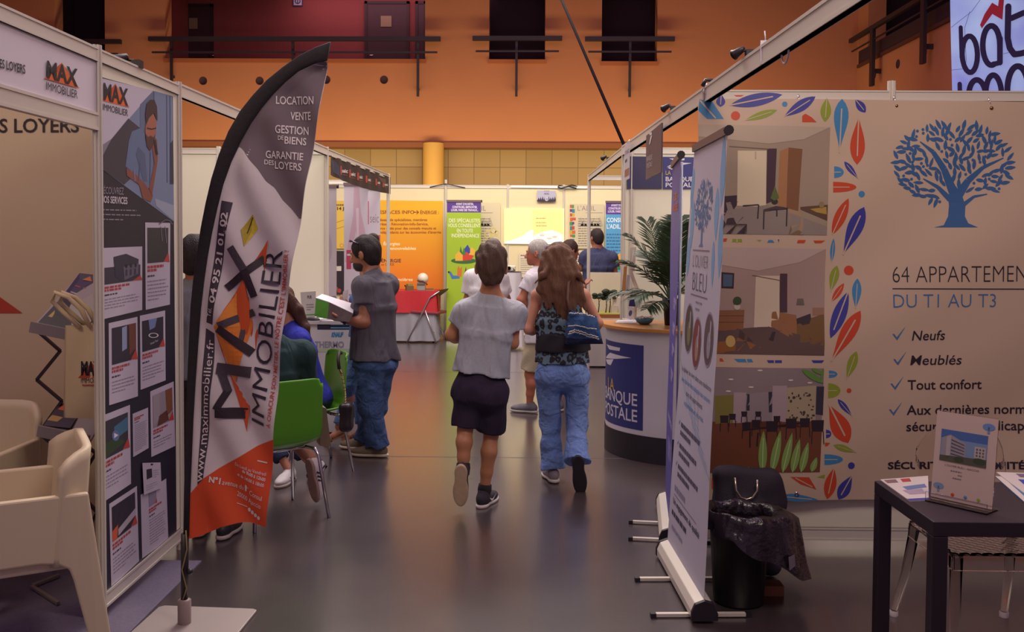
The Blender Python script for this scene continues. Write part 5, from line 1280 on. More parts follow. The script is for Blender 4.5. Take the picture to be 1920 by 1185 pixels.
# ================================================================== bank counter on the right
ECX, ECY, ERX, ERY, CT = 1.45, 7.45, .80, .66, .985
def epoint(px, py):
    """where a sight line meets the counter's curved front"""
    r = ray(px, py); o = CAM
    a = (r.x / ERX) ** 2 + (r.y / ERY) ** 2; b_ = 2 * ((o.x - ECX) * r.x / ERX ** 2 + (o.y - ECY) * r.y / ERY ** 2); c = ((o.x - ECX) / ERX) ** 2 + ((o.y - ECY) / ERY) ** 2 - 1
    d = max(0, b_ * b_ - 4 * a * c); s = (-b_ - math.sqrt(d)) / (2 * a); w = o + r * s
    return math.atan2((ECY - w.y) / ERY, (ECX - w.x) / ERX), w.z
def drum(th, z, h=0): return V((ECX - (ERX + h) * math.cos(th), ECY - (ERY + h) * math.sin(th), z))
counter = thing('bank_counter', 'curved white pop-up counter with navy logo square and wooden top', 'counter', (1.3, 7.3, 0))
WRAP = mat('#c3bec8', .5, bump=.25, bscale=5, name='counter_wrap')
MB().grid(lambda u, v: drum(-.25 + 3.6 * u, .20 + (CT - .2) * v), 60, 6, WRAP).build('front_panel', None, counter)
MB().grid(lambda u, v: drum(-.25 + 3.6 * u, .0 + .2 * v, .006), 60, 2).build('plinth', mat('#221a24', .5), counter)
top = [drum(-.3 + 3.74 * i / 60, CT, .05) for i in range(61)]
MB().prism(top, (0, 0, .028)).build('counter_top', mat('#b37a3e', .35, var=.15, scale=5, stretch=(1, 14, 1), name='counter_wood'), counter, bevel=.004)
p = Print(lambda th, z, h=0: drum(th, z, h), .0012); p.tess = .05
t1, zt = epoint(1207, 648); t1b, zb = epoint(1206, 808); t0 = -.32
p.poly([(t0, zb), (t1, zb), (t1, zt), (t0, zt)], '#2b3070', 1)
span_ = t1 - t0
lg = lambda u, v: (t0 + span_ * (.3 + .56 * u), zt - (zt - zb) * (.06 + .25 * v))
bird(p, lg, '#c8c3cf', 2)
for tx, py, col, pxe in (('LA', 733, '#b59a48', 1152), ('BANQUE', 762, '#c8c3cf', 1195), ('POSTALE', 792, '#c8c3cf', 1195)):
    te, zz = epoint(pxe, py); cap = .092; w = text_shape(tx, .01)[2] * cap / ERX * (1.06 if tx != 'LA' else 1)
    p.text(tx, (te - w, zz), (te, zz), (0, cap), col, 2, bold=.01)
p.build('logo', None, counter)
ZC = CT + .028
q = onZ(1208, 608, ZC)
t = thing('glass_bowl', 'small blue glass bowl of wrapped sweets on the bank counter', 'bowl', q)
MB().lathe(q, [(.0, .002), (.035, .0), (.06, .018), (.078, .05), (.074, .05), (.056, .02), (0, .008)], 22, mat('#4a6f88', .15, .1, name='blue_glass')).build('bowl', None, t)
rn = random.Random(2)
for i in range(16):
    a, r = rn.uniform(0, 6.28), .055 * math.sqrt(rn.random()); s = q + V((r * math.cos(a), r * math.sin(a), .045 + .012 * rn.random()))
    tag(MB().ball(s, (.016, .011, .010), None, 8, 6, Matrix.Rotation(a, 3, 'Z')).build('sweet', mat(rn.choice(('#c9b8b4', '#b0524a', '#c9957a', '#d0c4c0')), .4), None), 'wrapped sweet in the small blue glass bowl on the bank counter', 'sweet', 'sweets in the glass bowl')
flat_sheet('leaflet', 'white leaflet lying at the edge of the bank counter by the rack', [(1158, 600), (1196, 599), (1192, 606), (1153, 605)], ZC, .004, ('#c4bec6', []))
# leaflet rack
q = onZ(1183, 600, ZC)
t = thing('leaflet_rack', 'curved pale leaflet rack standing on the bank counter', 'leaflet rack', q); ry = q.y
WR = mat('#c3b8ae', .45)
b = MB(); pts = [(1190, 598), (1192, 570), (1196, 545), (1190, 530), (1183, 512), (1184, 495), (1188, 465)]
b.tube([atY(x, y, ry + .05) for x, y in pts], [.012, .014, .016, .016, .016, .012, .01], 8); b.build('spine', WR, t)
c = [atY(*a, ry + .04) for a in ((1182, 464), (1193, 463), (1190, 509), (1180, 507))]; MB().prism(c, (0, .006, 0)).build('header_plate', WR, t)
for a in (((1172, 548), (1204, 552), (1200, 556), (1172, 553)), ((1168, 598), (1204, 602), (1204, 606), (1168, 603))):
    MB().prism([atY(*k, ry) for k in a], (0, .07, 0)).build('pocket', WR, t)
def lf(label, q4, dy, col, extra=()):
    cc = [atY(*a, ry + dy) for a in q4]; p = Print(lambda u, v, h: cc[0].lerp(cc[1], u).lerp(cc[3].lerp(cc[2], u), v) + V((0, -h, 0)), .0006)
    p.prism(cc, (0, .008, 0), mat(col, .5)); [p.poly(a, k, 1) for a, k in extra]
    tag(p.build('leaflet'), label, 'leaflet')
lf('orange leaflet at the top left of the curved counter rack', ((1170, 500), (1176, 498), (1173, 546), (1166, 545)), .03, '#b5804a')
lf('grey-white leaflet beside the orange one in the curved counter rack', ((1176, 515), (1181, 516), (1178, 547), (1173, 546)), .02, '#a9a0b0')
lf('navy leaflet in the middle of the curved counter rack', ((1182, 552), (1194, 553), (1191, 575), (1179, 574)), .0, '#2d2a6a', [([(.3, .3), (.7, .3), (.7, .4), (.3, .4)], '#b5aabf')])
lf('white leaflet beside the navy one in the curved counter rack', ((1195, 552), (1204, 554), (1199, 578), (1191, 576)), .01, '#b9b0bf')
lf('pale leaflet with a round drawing low in the curved counter rack', ((1180, 574), (1190, 578), (1184, 600), (1174, 597)), -.02, '#c3bcc4', [([(.5 + .3 * math.cos(a), .5 + .25 * math.sin(a)) for a in [i * .63 for i in range(10)]], '#4a465c')])
# palm
q = onZ(1256, 618, ZC) + V((.0, .0, 0)); q = V((1.13, 7.22, ZC))
t = thing('potted_palm', 'dark green potted palm on the bank counter behind the purple roll-up', 'plant', q)
MB().lathe(q, [(0, 0), (.05, 0), (.065, .19), (.07, .19), (.07, .205), (.058, .205), (.055, .17), (0, .17)], 20, mat('#1f1a20', .4)).build('pot', None, t)
rn = random.Random(8)
PG = mat('#22361f', .5, var=.35, scale=9, name='palm_leaf')
def frond(az, el, L, bend, seed):
    r2 = random.Random(seed); b = MB(); pts = []; d0 = V((math.cos(az) * math.cos(el), math.sin(az) * math.cos(el), math.sin(el))); pos = q + V((0, 0, .18)); n = 18
    for i in range(n + 1):
        pts.append(pos.copy()); d0 = (d0 + V((0, 0, -bend / n * (i / n + .3)))).normalized(); pos = pos + d0 * L / n
    b.tube(pts, [.006 * (1 - .8 * i / n) + .0012 for i in range(n + 1)], 5)
    for i in range(5, n + 1):
        for sub in (0, .5):
            if i == n and sub: continue
            base = pts[i] if not sub else (pts[i] + pts[min(n, i + 1)]) / 2
            tg = (pts[min(n, i + 1)] - pts[i - 1]).normalized(); sd = tg.cross(V((0, 0, 1))); sd = sd.normalized() if sd.length > .1 else V((1, 0, 0)); upv = sd.cross(tg)
            ll = L * .36 * math.sin(math.pi * min(1, (i + sub - 3) / (n - 1.5))) ** .6 + .03
            for sg in (-1, 1):
                dv = (sd * sg * .8 + tg * .75 + upv * r2.uniform(-.05, .25)).normalized(); w = .011
                m1 = base + dv * ll * .5 + V((0, 0, -.01)); e = base + dv * ll + V((0, 0, -.04 - .05 * ll)); wv = tg * w
                b.add([base - wv * .4, base + wv * .4, m1 + wv, m1 - wv, e], [(0, 1, 2, 3), (3, 2, 4)])
    return b.build('frond', PG, t, merge=False)
for i, (az, el, L, bd) in enumerate(((2.9, 1.15, .60, .9), (3.3, .95, .52, 1.2), (2.4, 1.3, .66, .8), (3.9, .5, .46, 1.3), (1.2, 1.35, .66, .7), (0.3, 1.1, .60, 1.0), (5.0, .6, .42, 1.2), (5.7, .9, .55, 1.1), (2.7, .45, .46, 1.1), (1.9, 1.0, .55, 1.0), (.8, .7, .5, 1.2), (4.4, 1.0, .5, 1.3), (4.1, .15, .40, .7), (4.8, 1.3, .62, .9))):
    frond(az, el, L, bd, i)

# ================================================================== display with tree model behind the slim post
DY = 12.1; xA, xB = atY(1106, 600, DY).x, 1.5
zt_ = atY(1130, 597, DY).z
t = thing('display_cabinet', 'pale grey display cabinet behind the slim post carrying the tree model', 'cabinet', (xA, DY, 0))
MB().span((xA, DY, .02), (xB, DY + .5, zt_ - .06), mat('#a39a9a', .6)).build('body', None, t)
MB().span((xA - .02, DY - .02, zt_ - .06), (xB, DY + .5, zt_), mat('#cfc6ba', .5)).build('cabinet_top', None, t)
MB().span((xA - .01, DY + .46, zt_), (xB, DY + .5, atY(1130, 511, DY + .46).z), mat('#cdc2a6', .6)).build('back_panel', None, t)
t = thing('landscape_model', 'small landscape model with dark umbrella pines on a wooden base', 'model', (xA + .2, DY + .2, zt_))
MB().span((xA + .0, DY + .0, zt_), (xB - .2, DY + .4, zt_ + .05), mat('#8a5228', .5)).build('base', None, t)
MB().span((xA + .01, DY + .01, zt_ + .05), (xB - .21, DY + .39, zt_ + .062), mat('#a3a047', .8)).build('lawn', None, t)
rn = random.Random(4)
for px, py, w in ((1122, 556, .085), (1143, 548, .105), (1136, 558, .07), (1153, 556, .06)):
    a = atY(px, py, DY + .15 + .05 * rn.random()); g0 = V((a.x, a.y, zt_ + .06)); b = MB()
    for k in range(9): b.ball(a + V((rn.uniform(-1, 1) * w * .7, rn.uniform(-.5, .5) * w, rn.uniform(-.02, .03))), (w * .42, w * .4, w * .26), mat('#2c3624', .9), 8, 6)
    tr = b.build('tree_crown', None, t)
    MB().tube([g0, g0.lerp(a, .5) + V((.012, 0, 0)), a], [.008, .006, .004], 6, mat('#4a3a2c', .8)).tube([g0.lerp(a, .5), a + V((w * .5, 0, 0))], .003, 5, mat('#4a3a2c', .8)).build('trunk', None, t)
a = atY(1157, 582, DY + .2); b = MB(); b.box(V((a.x + .02, DY + .22, zt_ + .16)), (.14, .12, .2), None, mat('#c9bfb0', .6)); b.box(V((a.x - .04, DY + .16, zt_ + .11)), (.08, .08, .1), None, mat('#b9ad9c', .6)); b.build('building', None, t)

# ================================================================== rear wall: posters, projection, roll-ups, table
def rearf(off): return plane_fn((0, BY - off, 0), (0, -1, 0))
def grad_mat(name, c0, c1, z0, z1):
    m = bpy.data.materials.new(name); m.use_nodes = True; nt = m.node_tree; q = nt.nodes['Principled BSDF']; q.inputs['Roughness'].default_value = .55
    tc = nt.nodes.new('ShaderNodeTexCoord'); sp = nt.nodes.new('ShaderNodeSeparateXYZ'); mr = nt.nodes.new('ShaderNodeMapRange'); mr.inputs['From Min'].default_value = z0; mr.inputs['From Max'].default_value = z1
    mx = nt.nodes.new('ShaderNodeMix'); mx.data_type = 'RGBA'; mx.inputs[6].default_value = hexc(c0); mx.inputs[7].default_value = hexc(c1)
    nt.links.new(tc.outputs['Object'], sp.inputs[0]); nt.links.new(sp.outputs['Z'], mr.inputs['Value']); nt.links.new(mr.outputs[0], mx.inputs[0]); nt.links.new(mx.outputs[2], q.inputs['Base Color'])
    return m
def wall_print(name, label, quad, col, fn_art, off=.034, cat='poster'):
    f = rearf(off); p = Print(f, .0012); p.prism([f(*a) for a in quad], (0, .006, 0), col if not isinstance(col, str) else mat(col, .55))
    fn_art(p); return tag(p.build(name), label, cat)
def art_energy(p):
    OR = '#8f3414'
    p.text('LES ESPACES INFO', (694, 401), (777, 401), (0, -6.5), OR, 1, bold=.02); p.line([(775, 398), (785, 398)], 1.4, OR, 1); p.line([(781, 394.5), (785, 398), (781, 401.5)], 1.4, OR, 2); p.text('ÉNERGIE :', (788, 401.5), (823, 401.5), (0, -6.5), OR, 1, bold=.02)
    for tx, x0, x1, y in (('un réseau de spécialistes, membres', 701, 801, 414.6), ('du réseau Rénovation-Info-Service,', 704, 803, 422.6), ('à vos côtés pour des conseils gratuits et', 708, 818, 430.5), ("indépendants sur les économies d'énergie", 711, 827, 438)):
        p.text(tx, (x0, y), (x1, y), (0, -5), OR, 1, bold=.02)
    p.text('Énergies', (719, 460), (750, 460), (0, -6), '#ecd9a0', 1, bold=.03); p.text('renouvelables', (728, 468.6), (780, 468.6), (0, -6), '#ecd9a0', 1, bold=.03)
    p.text('ÉNERGIE', (715, 492), (752, 492), (0, -6.5), '#4a2434', 1, bold=.02); p.text('en CORSE', (715, 498), (739, 498), (0, -4.5), '#4a2434', 1); p.text('financières', (732, 527), (774, 527), (0, -6), '#ecd9a0', 1, bold=.03)
wall_print('poster', 'large yellow-orange energy advice poster behind the red-covered table', [(690, 375), (830, 377), (831, 546), (690, 546)], grad_mat('energy_gradient', '#dd7a12', '#e0aa14', 1.0, 2.1), art_energy)
def art_yellow(p):
    p.text('14 JUIN', (632, 394), (662, 394), (0, -6), '#3a2a2a', 1, bold=.04); p.greek((630, 386), (662, 386), (0, -3), 1, (0, 0), '#6a5030', 1, 1, 3, 1)
    p.line([(628, 418), (665, 406)], 1, '#a8783a', 1); p.line([(628, 430), (665, 418)], 1, '#a8783a', 1); p.text('Chauffage', (637, 464), (672, 464), (0, -7), '#b5762c', 1)
wall_print('poster', 'pale yellow poster glimpsed between the roll-up banners of the dark fabric stand', [(612, 376), (672, 377), (672, 466), (612, 466)], '#d9b748', art_yellow)
wall_print('poster', 'dark poster with a white label below the pale yellow one', [(612, 470), (672, 471), (672, 552), (612, 552)], '#221a24', lambda p: (p.rect(628, 499, 640, 508, '#c9bfb4', 1), p.ell(636, 545, 4, 4, '#a33a34', 1), p.ell(631, 541, 3, 3, '#8a4a3a', 1)))
def art_adil(strip):
    def f(p):
        x = 1082 if strip else 876
        p.text("L'ADIL", (x + 1, 395), (x + 35, 395), (0, -9), '#8a8378', 1); p.line([(x + 16, 399), (x + 48, 399)], 1, '#8a8378', 1)
        for k in range(7): p.poly([(x + 6 * k, 424), (x + 6 * k + 7, 406 + 4 * (k % 3)), (x + 6 * k + 13, 424)], '#b5ab94', 1)
        p.greek((x + 2, 411), (x + 48, 411), (0, -2), 12, (0, 4.6), '#7d766c', 2, .95, 5, .8)
        if strip:
            rn = random.Random(6); cols = ('#c2503a', '#3a7a8a', '#c9622c', '#5a3f7a', '#c2a43a', '#4a8a4a', '#b8452c')
            for i in range(20): xx, yy = 1068 + 4 * (i % 2) + rn.uniform(0, 1), 384 + 8 * (i // 2); p.rect(xx, yy, min(1080, xx + rn.uniform(4, 7.5)), yy + rn.uniform(4, 7.8), cols[(i * 5) % 7], 1 + .5 * (i % 2))
        else:
            for xx, yy, r in ((915, 440, 8), (925, 432, 6), (929, 446, 7), (918, 452, 6), (932, 436, 4)): p.ring(xx, yy, r * .6, r, '#cfbf7a', 3, 14)
    return f
wall_print('poster', 'pale advice poster half hidden behind the green roll-up banner', [(874, 379), (938, 380), (938, 480), (874, 480)], '#cfc4a4', art_adil(False))
wall_print('poster', 'pale advice poster with a strip of coloured houses on its left edge', [(1068, 382), (1133, 383), (1133, 466), (1068, 466)], '#cbbf9f', art_adil(True))
wall_print('notice', 'white notice sheet with a red heading low on the cream wall', [(973, 473), (1003, 474), (1003, 520), (973, 520)], '#d6cbb0', lambda p: (p.greek((976, 480), (1000, 480), (0, -2), 1, (0, 0), '#8a4a44', 1, 1, 1, 1), p.greek((976, 486), (1000, 486), (0, -2), 8, (0, 4), '#9a9080', 1, 1, 2, .8)), .034, 'notice')
wall_print('notice', 'white notice sheet under the house-strip poster beside the navy polo man', [(1066, 469), (1098, 470), (1098, 500), (1066, 500)], '#d6cbb0', lambda p: p.greek((1069, 475), (1095, 475), (0, -2), 6, (0, 4), '#9a9080', 1, 1, 2, .8), .034, 'notice')
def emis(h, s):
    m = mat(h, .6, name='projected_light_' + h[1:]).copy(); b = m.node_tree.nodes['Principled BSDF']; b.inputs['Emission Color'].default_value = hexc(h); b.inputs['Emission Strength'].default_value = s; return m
def art_proj(p):
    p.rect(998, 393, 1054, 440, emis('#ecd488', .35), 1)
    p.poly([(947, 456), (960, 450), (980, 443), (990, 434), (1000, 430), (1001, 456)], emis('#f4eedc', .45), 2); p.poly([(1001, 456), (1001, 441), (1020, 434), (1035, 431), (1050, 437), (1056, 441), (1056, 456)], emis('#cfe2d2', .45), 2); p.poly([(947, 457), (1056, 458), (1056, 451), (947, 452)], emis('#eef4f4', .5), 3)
    for y in (410, 418, 424): p.greek((1005, y), (1040, y), (0, -1.4), 1, (0, 0), '#c9a060', 3, 1, y, 1)
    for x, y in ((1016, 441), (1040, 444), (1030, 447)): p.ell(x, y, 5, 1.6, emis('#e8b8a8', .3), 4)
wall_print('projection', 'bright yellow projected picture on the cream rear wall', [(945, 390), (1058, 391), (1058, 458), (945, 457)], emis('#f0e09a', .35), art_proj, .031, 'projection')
def art_plate(p):
    p.text('STAND', (1020, 359.5), (1030, 359.5), (0, -2.4), '#4a4880', 1); p.text('ADIL', (1020, 364.8), (1030, 364.8), (0, -3), '#2a2440', 1, bold=.02); p.rect(1007, 375, 1042, 378, '#2a2440', 1)
    for i in range(9): p.poly([(1008 + 3.8 * i, 375), (1010 + 3.8 * i, 370 - (i % 3)), (1012 + 3.8 * i, 375)], '#2a2440', 1)
    p.ell(1025, 373, 3.6, 4, '#b9b4c8', 2); p.text('28', (1023, 374.6), (1027, 374.6), (0, -2.6), '#2a2440', 3)
wall_print('stand_number_plate', 'small blue-grey stand plate at the top of the cream rear wall', [(1007, 357), (1042, 358), (1042, 378), (1007, 378)], '#a9a9bf', art_plate, .05, 'sign')
# thin joints hidden lamps: white strip lamp along the top of the wall
f = rearf(.02); q0, q1 = f(958, 350), f(1100, 352)
tag(MB().beam(q0 + V((0, 0, .0)), q1, .03, .025, m=emis('#e8e4dc', .4)).build('strip_lamp'), 'thin white strip lamp lying along the top of the cream rear wall', 'lamp')
c = MB(); g = lambda x, y, d=0: f(x, y) + V((0, -d, 0))
c.tube([g(1045, 352), g(1048, 348), g(1060, 351), g(1072, 347, .03), g(1082, 350), g(1080, 353, .03), g(1066, 350, .05), g(1052, 353, .05), g(1046, 351, .02)], .012, 6); tag(c.build('coiled_cable', mat('#241a22', .6)), 'dark coil of cable on top of the cream rear wall', 'cable')
c = MB(); c.tube([g(806, 351), g(820, 348, .02), g(836, 345, .05), g(852, 348, .02), g(872, 352)], .008, 6); tag(c.build('draped_cable', mat('#241a22', .6)), 'thin dark cable draped over the rear wall post beside the round pillar', 'cable')
# roll-ups facing the camera
def uvw(x0, y0, x1, y1): return lambda x, y: ((x - x0) / (x1 - x0), (y - y0) / (y1 - y0))
def art_green(p):
    k = uvw(838, 380, 902, 650); G1 = '#96b428'
    p.poly([k(838, 380), k(902, 380), k(902, 402), k(838, 402)], '#4f2f86', 1)
    T = lambda tx, x0, x1, y, h, c, bo=.03: p.text(tx, k(x0, y), k(x1, y), (0, -h / 270), c, 2, bold=bo)
    T("AVANT D'ACHETER,", 855, 888, 387, 4.6, '#d8cfe0'); T('CONSTRUIRE, EMPRUNTER,', 848, 895, 393.3, 4.6, '#d8cfe0'); T('LOUER, FAIRE DES TRAVAUX...', 846, 897, 399.5, 4.6, '#d8cfe0')
    T('DES SPÉCIALISTES', 842, 900, 422, 7.5, '#e0e4c0', .01); T('VOUS CONSEILLENT', 840, 901, 432, 7.5, '#e0e4c0', .01); T('EN TOUTE', 857, 887, 442.5, 7.5, '#e0e4c0', .01); T('INDÉPENDANCE', 847, 899, 452.5, 7.5, '#e0e4c0', .01)
    E = lambda x, y, rx, ry, c, l: p.ell(*k(x, y), rx / 64, ry / 270, c, l); Q = lambda pts, c, l: p.poly([k(*a) for a in pts], c, l)
    E(870, 500, 24, 6, '#2f5f34', 2); Q([(860, 496), (864, 470), (869, 490)], '#2f6a38', 3); Q([(866, 490), (870, 472), (875, 490)], '#3a7a3c', 3); Q([(871, 486), (871, 476), (877, 467), (882, 476), (882, 486)], '#343f98', 3)
    Q([(854, 500), (854, 488), (861, 480), (868, 488), (868, 500)], '#d8a93a', 4); Q([(867, 500), (867, 486), (874, 477), (880, 486), (889, 490), (884, 498)], '#c23a28', 3); Q([(880, 488), (880, 478), (885, 472), (891, 478), (891, 488)], '#d8a93a', 3)
    Q([(858, 532), (858, 516), (860, 510), (863, 516), (867, 511), (866, 532)], '#c86a2a', 3); Q([(842, 524), (846, 522), (850, 530), (863, 530), (862, 536), (848, 537)], '#3a70b8', 3); E(842, 523, 2, 2, '#241a22', 4); Q([(870, 530), (874, 512), (877, 530)], '#6a2030', 3)
gx0, gx1 = atY(838, 380, 15.2).x, atY(902, 380, 15.2).x; gz = atY(870, 378, 15.2).z
rollup('green roll-up banner with purple heading, houses and a hand', (gx0, 15.2), (gx1, 15.2), (gx0, 15.2), (gx1, 15.2), gz, mat('#96b428', .5, name='green_film'), art_green)
def art_blue(p):
    k = uvw(1136, 380, 1200, 650)
    p.poly([k(1136, 380), k(1200, 380), k(1200, 404), k(1136, 404)], '#4f2f86', 1)
    T = lambda tx, x0, x1, y, h, c: p.text(tx, k(x0, y), k(x1, y), (0, -h / 270), c, 2, bold=.02)
    T("AVANT D'ACHETER,", 1146, 1180, 388, 4.6, '#d8cfe0'); T('CONSTRUIRE, EMPRUNTER,', 1141, 1192, 394.3, 4.6, '#d8cfe0'); T('LOUER, FAIRE DES TRAVAUX...', 1140, 1194, 400.5, 4.6, '#d8cfe0')
    T('CONSULTEZ', 1138, 1188, 420, 9, '#d6e4ec'); T("L'ADIL, C'EST", 1138, 1190, 433, 9, '#d6e4ec'); p.greek(k(1138, 446), k(1196, 446), (0, -.012), 7, (0, .024), '#2f6a98', 2, .9, 4, .8)
    Q = lambda pts, c, l: p.poly([k(*a) for a in pts], c, l)
    Q([(1146, 500), (1146, 484), (1152, 476), (1158, 484), (1158, 500)], '#4a3f8a', 3); Q([(1155, 500), (1155, 490), (1163, 482), (1170, 490), (1170, 500)], '#d8a93a', 4); Q([(1150, 508), (1150, 494), (1164, 496), (1168, 508)], '#c2452c', 5); Q([(1148, 516), (1180, 516), (1180, 506), (1148, 508)], '#2f6a44', 4)
bx0, bx1 = atY(1136, 380, 15.2).x, atY(1200, 380, 15.2).x
rollup('light blue roll-up banner with purple heading behind the navy polo man', (bx0, 15.2), (bx1, 15.2), (bx0, 15.2), (bx1, 15.2), gz, mat('#4f98c8', .5, name='blue_film'), art_blue)
# dark fabric stand on the left
fs_ = vplane(V((L3.x, L3.y, 0)), V((L4.x, L4.y, 0)))
t = thing('fabric_banner', 'dark brown fabric banner with repeated red and white logos hung under the stand rail', 'banner', (L3.x, L3.y, 2.2))
p = Print(lambda x, y, h=0: fs_(x, y, h + .014 + .006 * math.sin(x * .35)), .001); p.tess = 8
FB = mat('#33201f', .7, name='brown_fabric')
EB = lambda x: 328 + (364 - 328) * (x - 616) / 115 - 5 * math.sin(math.pi * (x - 616) / 115) * -1
ET = lambda x: 291 + (333 - 291) * (x - 616) / 115
p.grid(lambda u, v: p.fn(616 + 115 * u, ET(616 + 115 * u) + (EB(616 + 115 * u) - ET(616 + 115 * u)) * v, 0), 40, 6, FB)
p.poly([(617, 300), (627, 303), (638, 324), (634, 332), (622, 322)], '#2f3550', 1)
for i, x in enumerate((641, 657, 672, 688, 706, 720)):
    y = (ET(x) + EB(x)) / 2; h = 12 - i * .8; w = 3.4 - .25 * i; p.poly([(x - w * 2, y - h * .75), (x - w, y - h * .68), (x - w, y + h * .7), (x - w * 2, y + h * .62)], '#b23a30', 2); p.text('seic', (x - w * .6, y + 4 - .3 * i), (x + w * 2.2, y + 5 - .3 * i), (0, -h * .62), '#d0c6c4', 2, bold=.03); p.poly([(x - w * .2, y + h * .62), (x + w * 2, y + h * .72), (x + w * 2, y + h * .8), (x - w * .2, y + h * .7)], '#8a4a3a', 2)
p.poly([(706, 330), (730, 340), (730, 362), (722, 358), (716, 344)], '#5a3c30', 1)
p.build('cloth', None, t, merge=False)
def art_pink(p):
    p.poly([(.42, .0), (.62, .0), (.70, .14), (.98, .30), (.98, .42), (.72, .40), (.5, .24), (.2, .42), (.04, .40), (.38, .16)], '#b99aac', 1); p.poly([(.5, .12), (.62, .12), (.62, .3), (.56, .36)], '#c9b6c4', 2)
    p.poly([(.1, .34), (.3, .34), (.3, .44), (.1, .44)], '#a83a58', 2); p.poly([(.13, .36), (.27, .36), (.27, .37), (.13, .37)], '#c4b7c6', 3); p.text('seic', (.36, .44), (.9, .44), (0, -.05), '#8a7f90', 2)
    p.greek((.2, .58), (.8, .58), (0, -.012), 4, (0, .024), '#8a8296', 2, .9, 8, .8)
yA = 10.6; ax0, ax1 = atY(645, 345, yA).x, atY(690, 345, yA).x
rollup('white roll-up banner with a pink ribbon shape behind the man in grey', (ax0, yA), (ax1, yA), (ax0, yA), (ax1, yA), 2.27, mat('#bdb4c2', .5, name='white_film'), art_pink)
def art_i(p):
    p.poly([(0, .26), (1, .26), (1, 1), (0, 1)], '#a8584c', 1); p.poly([(.1, .07), (.35, .07), (.35, .2), (.1, .2)], '#b23a50', 1); p.text('seic', (.42, .19), (.92, .19), (0, -.05), '#8a7f86', 1); p.poly([(.4, .42), (.55, .32), (.7, .42)], '#c9a090', 2); p.greek((.2, .55), (.8, .55), (0, -.012), 6, (0, .024), '#caa89c', 2, .9, 9, .8)
yB = 11.4; ax0, ax1 = atY(680, 350, yB).x, atY(713, 350, yB).x
rollup('narrow roll-up banner white above and brick red below, behind the hair bun', (ax0, yB), (ax1, yB), (ax0, yB), (ax1, yB), 2.27, mat('#bdb4c2', .5), art_i)
yC = 9.6; ax0, ax1 = atY(600, 352, yC).x, atY(631, 352, yC).x
rollup('pale roll-up banner half hidden behind the white divider wall', (ax0 - .3, yC), (ax1, yC), (ax0 - .3, yC), (ax1, yC), 2.19, mat('#b5abb6', .5), lambda p: p.ell(.7, .3, .2, .1, '#a89aaa', 1))
# table with red cloth
TYb = 15.1; tx0_, tx1_ = atY(690, 545, TYb - .3).x, atY(818, 545, TYb - .3).x; tz_ = atY(780, 546, TYb - .3).z
t = thing('display_table', 'table under a red cloth and grey drape below the orange poster', 'table', (tx0_, TYb, 0))
MB().span((tx0_, TYb - .3, tz_ - .03), (tx1_, TYb + .3, tz_ - .004), mat('#8a7a70', .6)).build('table_top', None, t)
for x in (tx0_ + .05, tx1_ - .05):
    for y in (TYb - .24, TYb + .24): MB().tube([(x, y, 0), (x, y, tz_ - .03)], .018, 8, chrome()).build('leg', None, t)
GD = mat('#8a8792', .5, bump=.1, bscale=20, name='grey_drape')
def skirt(x0, x1, y0, y1, ztop, zbot, amp, n, rag=0):
    per = [(x0, y1), (x0, y0), (x1, y0), (x1, y1)]
    def f(u, v):
        s = u * 3; i = min(2, int(s)); k = s - i; a, b = V(per[i]), V(per[i + 1]); q = a.lerp(b, k)
        nrm = V(((b - a).y, -(b - a).x)).normalized() if (b - a).length else V((0, 0)); nrm = -nrm if nrm.dot(V(((x0 + x1) / 2, (y0 + y1) / 2)) - q) > 0 else nrm
        w = amp * v * (math.sin(u * n) + .6 * math.sin(u * n * 1.7 + 1)); q = q + nrm * (w + amp * 1.6 * v)
        return V((q.x, q.y, ztop + (zbot - ztop + rag * math.sin(u * 9)) * v))
    return f
b = MB().grid(skirt(tx0_, tx1_ - .02, TYb - .3, TYb + .28, tz_ - .01, .03, .02, 60), 160, 10, GD); tag(b.build('drape'), 'grey satin drape hanging to the floor under the red tablecloth', 'drape')
RC = mat('#b01c28', .6, bump=.1, bscale=30, name='red_cloth')
b = MB().grid(skirt(tx0_ - .01, tx1_ + .005, TYb - .325, TYb + .31, tz_ + .002, .50, .008, 30, .02), 120, 8, RC); b.add([(tx0_ - .01, TYb - .325, tz_ + .002), (tx1_ + .005, TYb - .325, tz_ + .002), (tx1_ + .005, TYb + .31, tz_ + .002), (tx0_ - .01, TYb + .31, tz_ + .002)], [(0, 1, 2, 3)], RC)
b.add([(tx1_ + .02, TYb - .33, tz_ - .05), (tx1_ + .03, TYb + .2, tz_ - .05), (tx1_ + .035, TYb - .1, .27)], [(0, 1, 2)], RC); tag(b.build('tablecloth', merge=False), 'red tablecloth over the table below the orange poster', 'tablecloth')
q = V((atY(790, 546, TYb - .1).x, TYb - .1, tz_ + .003))
t = thing('lamp_model', 'white dome lamp on a small grey box standing on the red tablecloth', 'lamp', q)
MB().box(q + V((0, 0, .065)), (.13, .10, .13), None, mat('#7f8a86', .5)).build('box', None, t, bevel=.006)
MB().box(q + V((0, -.052, .10)), (.12, .01, .03), None, mat('#5a4a3c', .5)).build('panel', None, t)
MB().ball(q + V((.02, .03, .19)), .09, mat('#d3cbb8', .35), 18, 12).build('dome', None, t)
MB().tube([q + V((.0, -.05, .15)), q + V((.07, -.06, .14)), q + V((.10, -.05, .09))], .012, 8, mat('#6a4a34', .5)).tube([q + V((-.06, -.055, .16)), q + V((.04, -.055, .15))], .014, 8, mat('#6a4a34', .5)).build('arm', None, t)
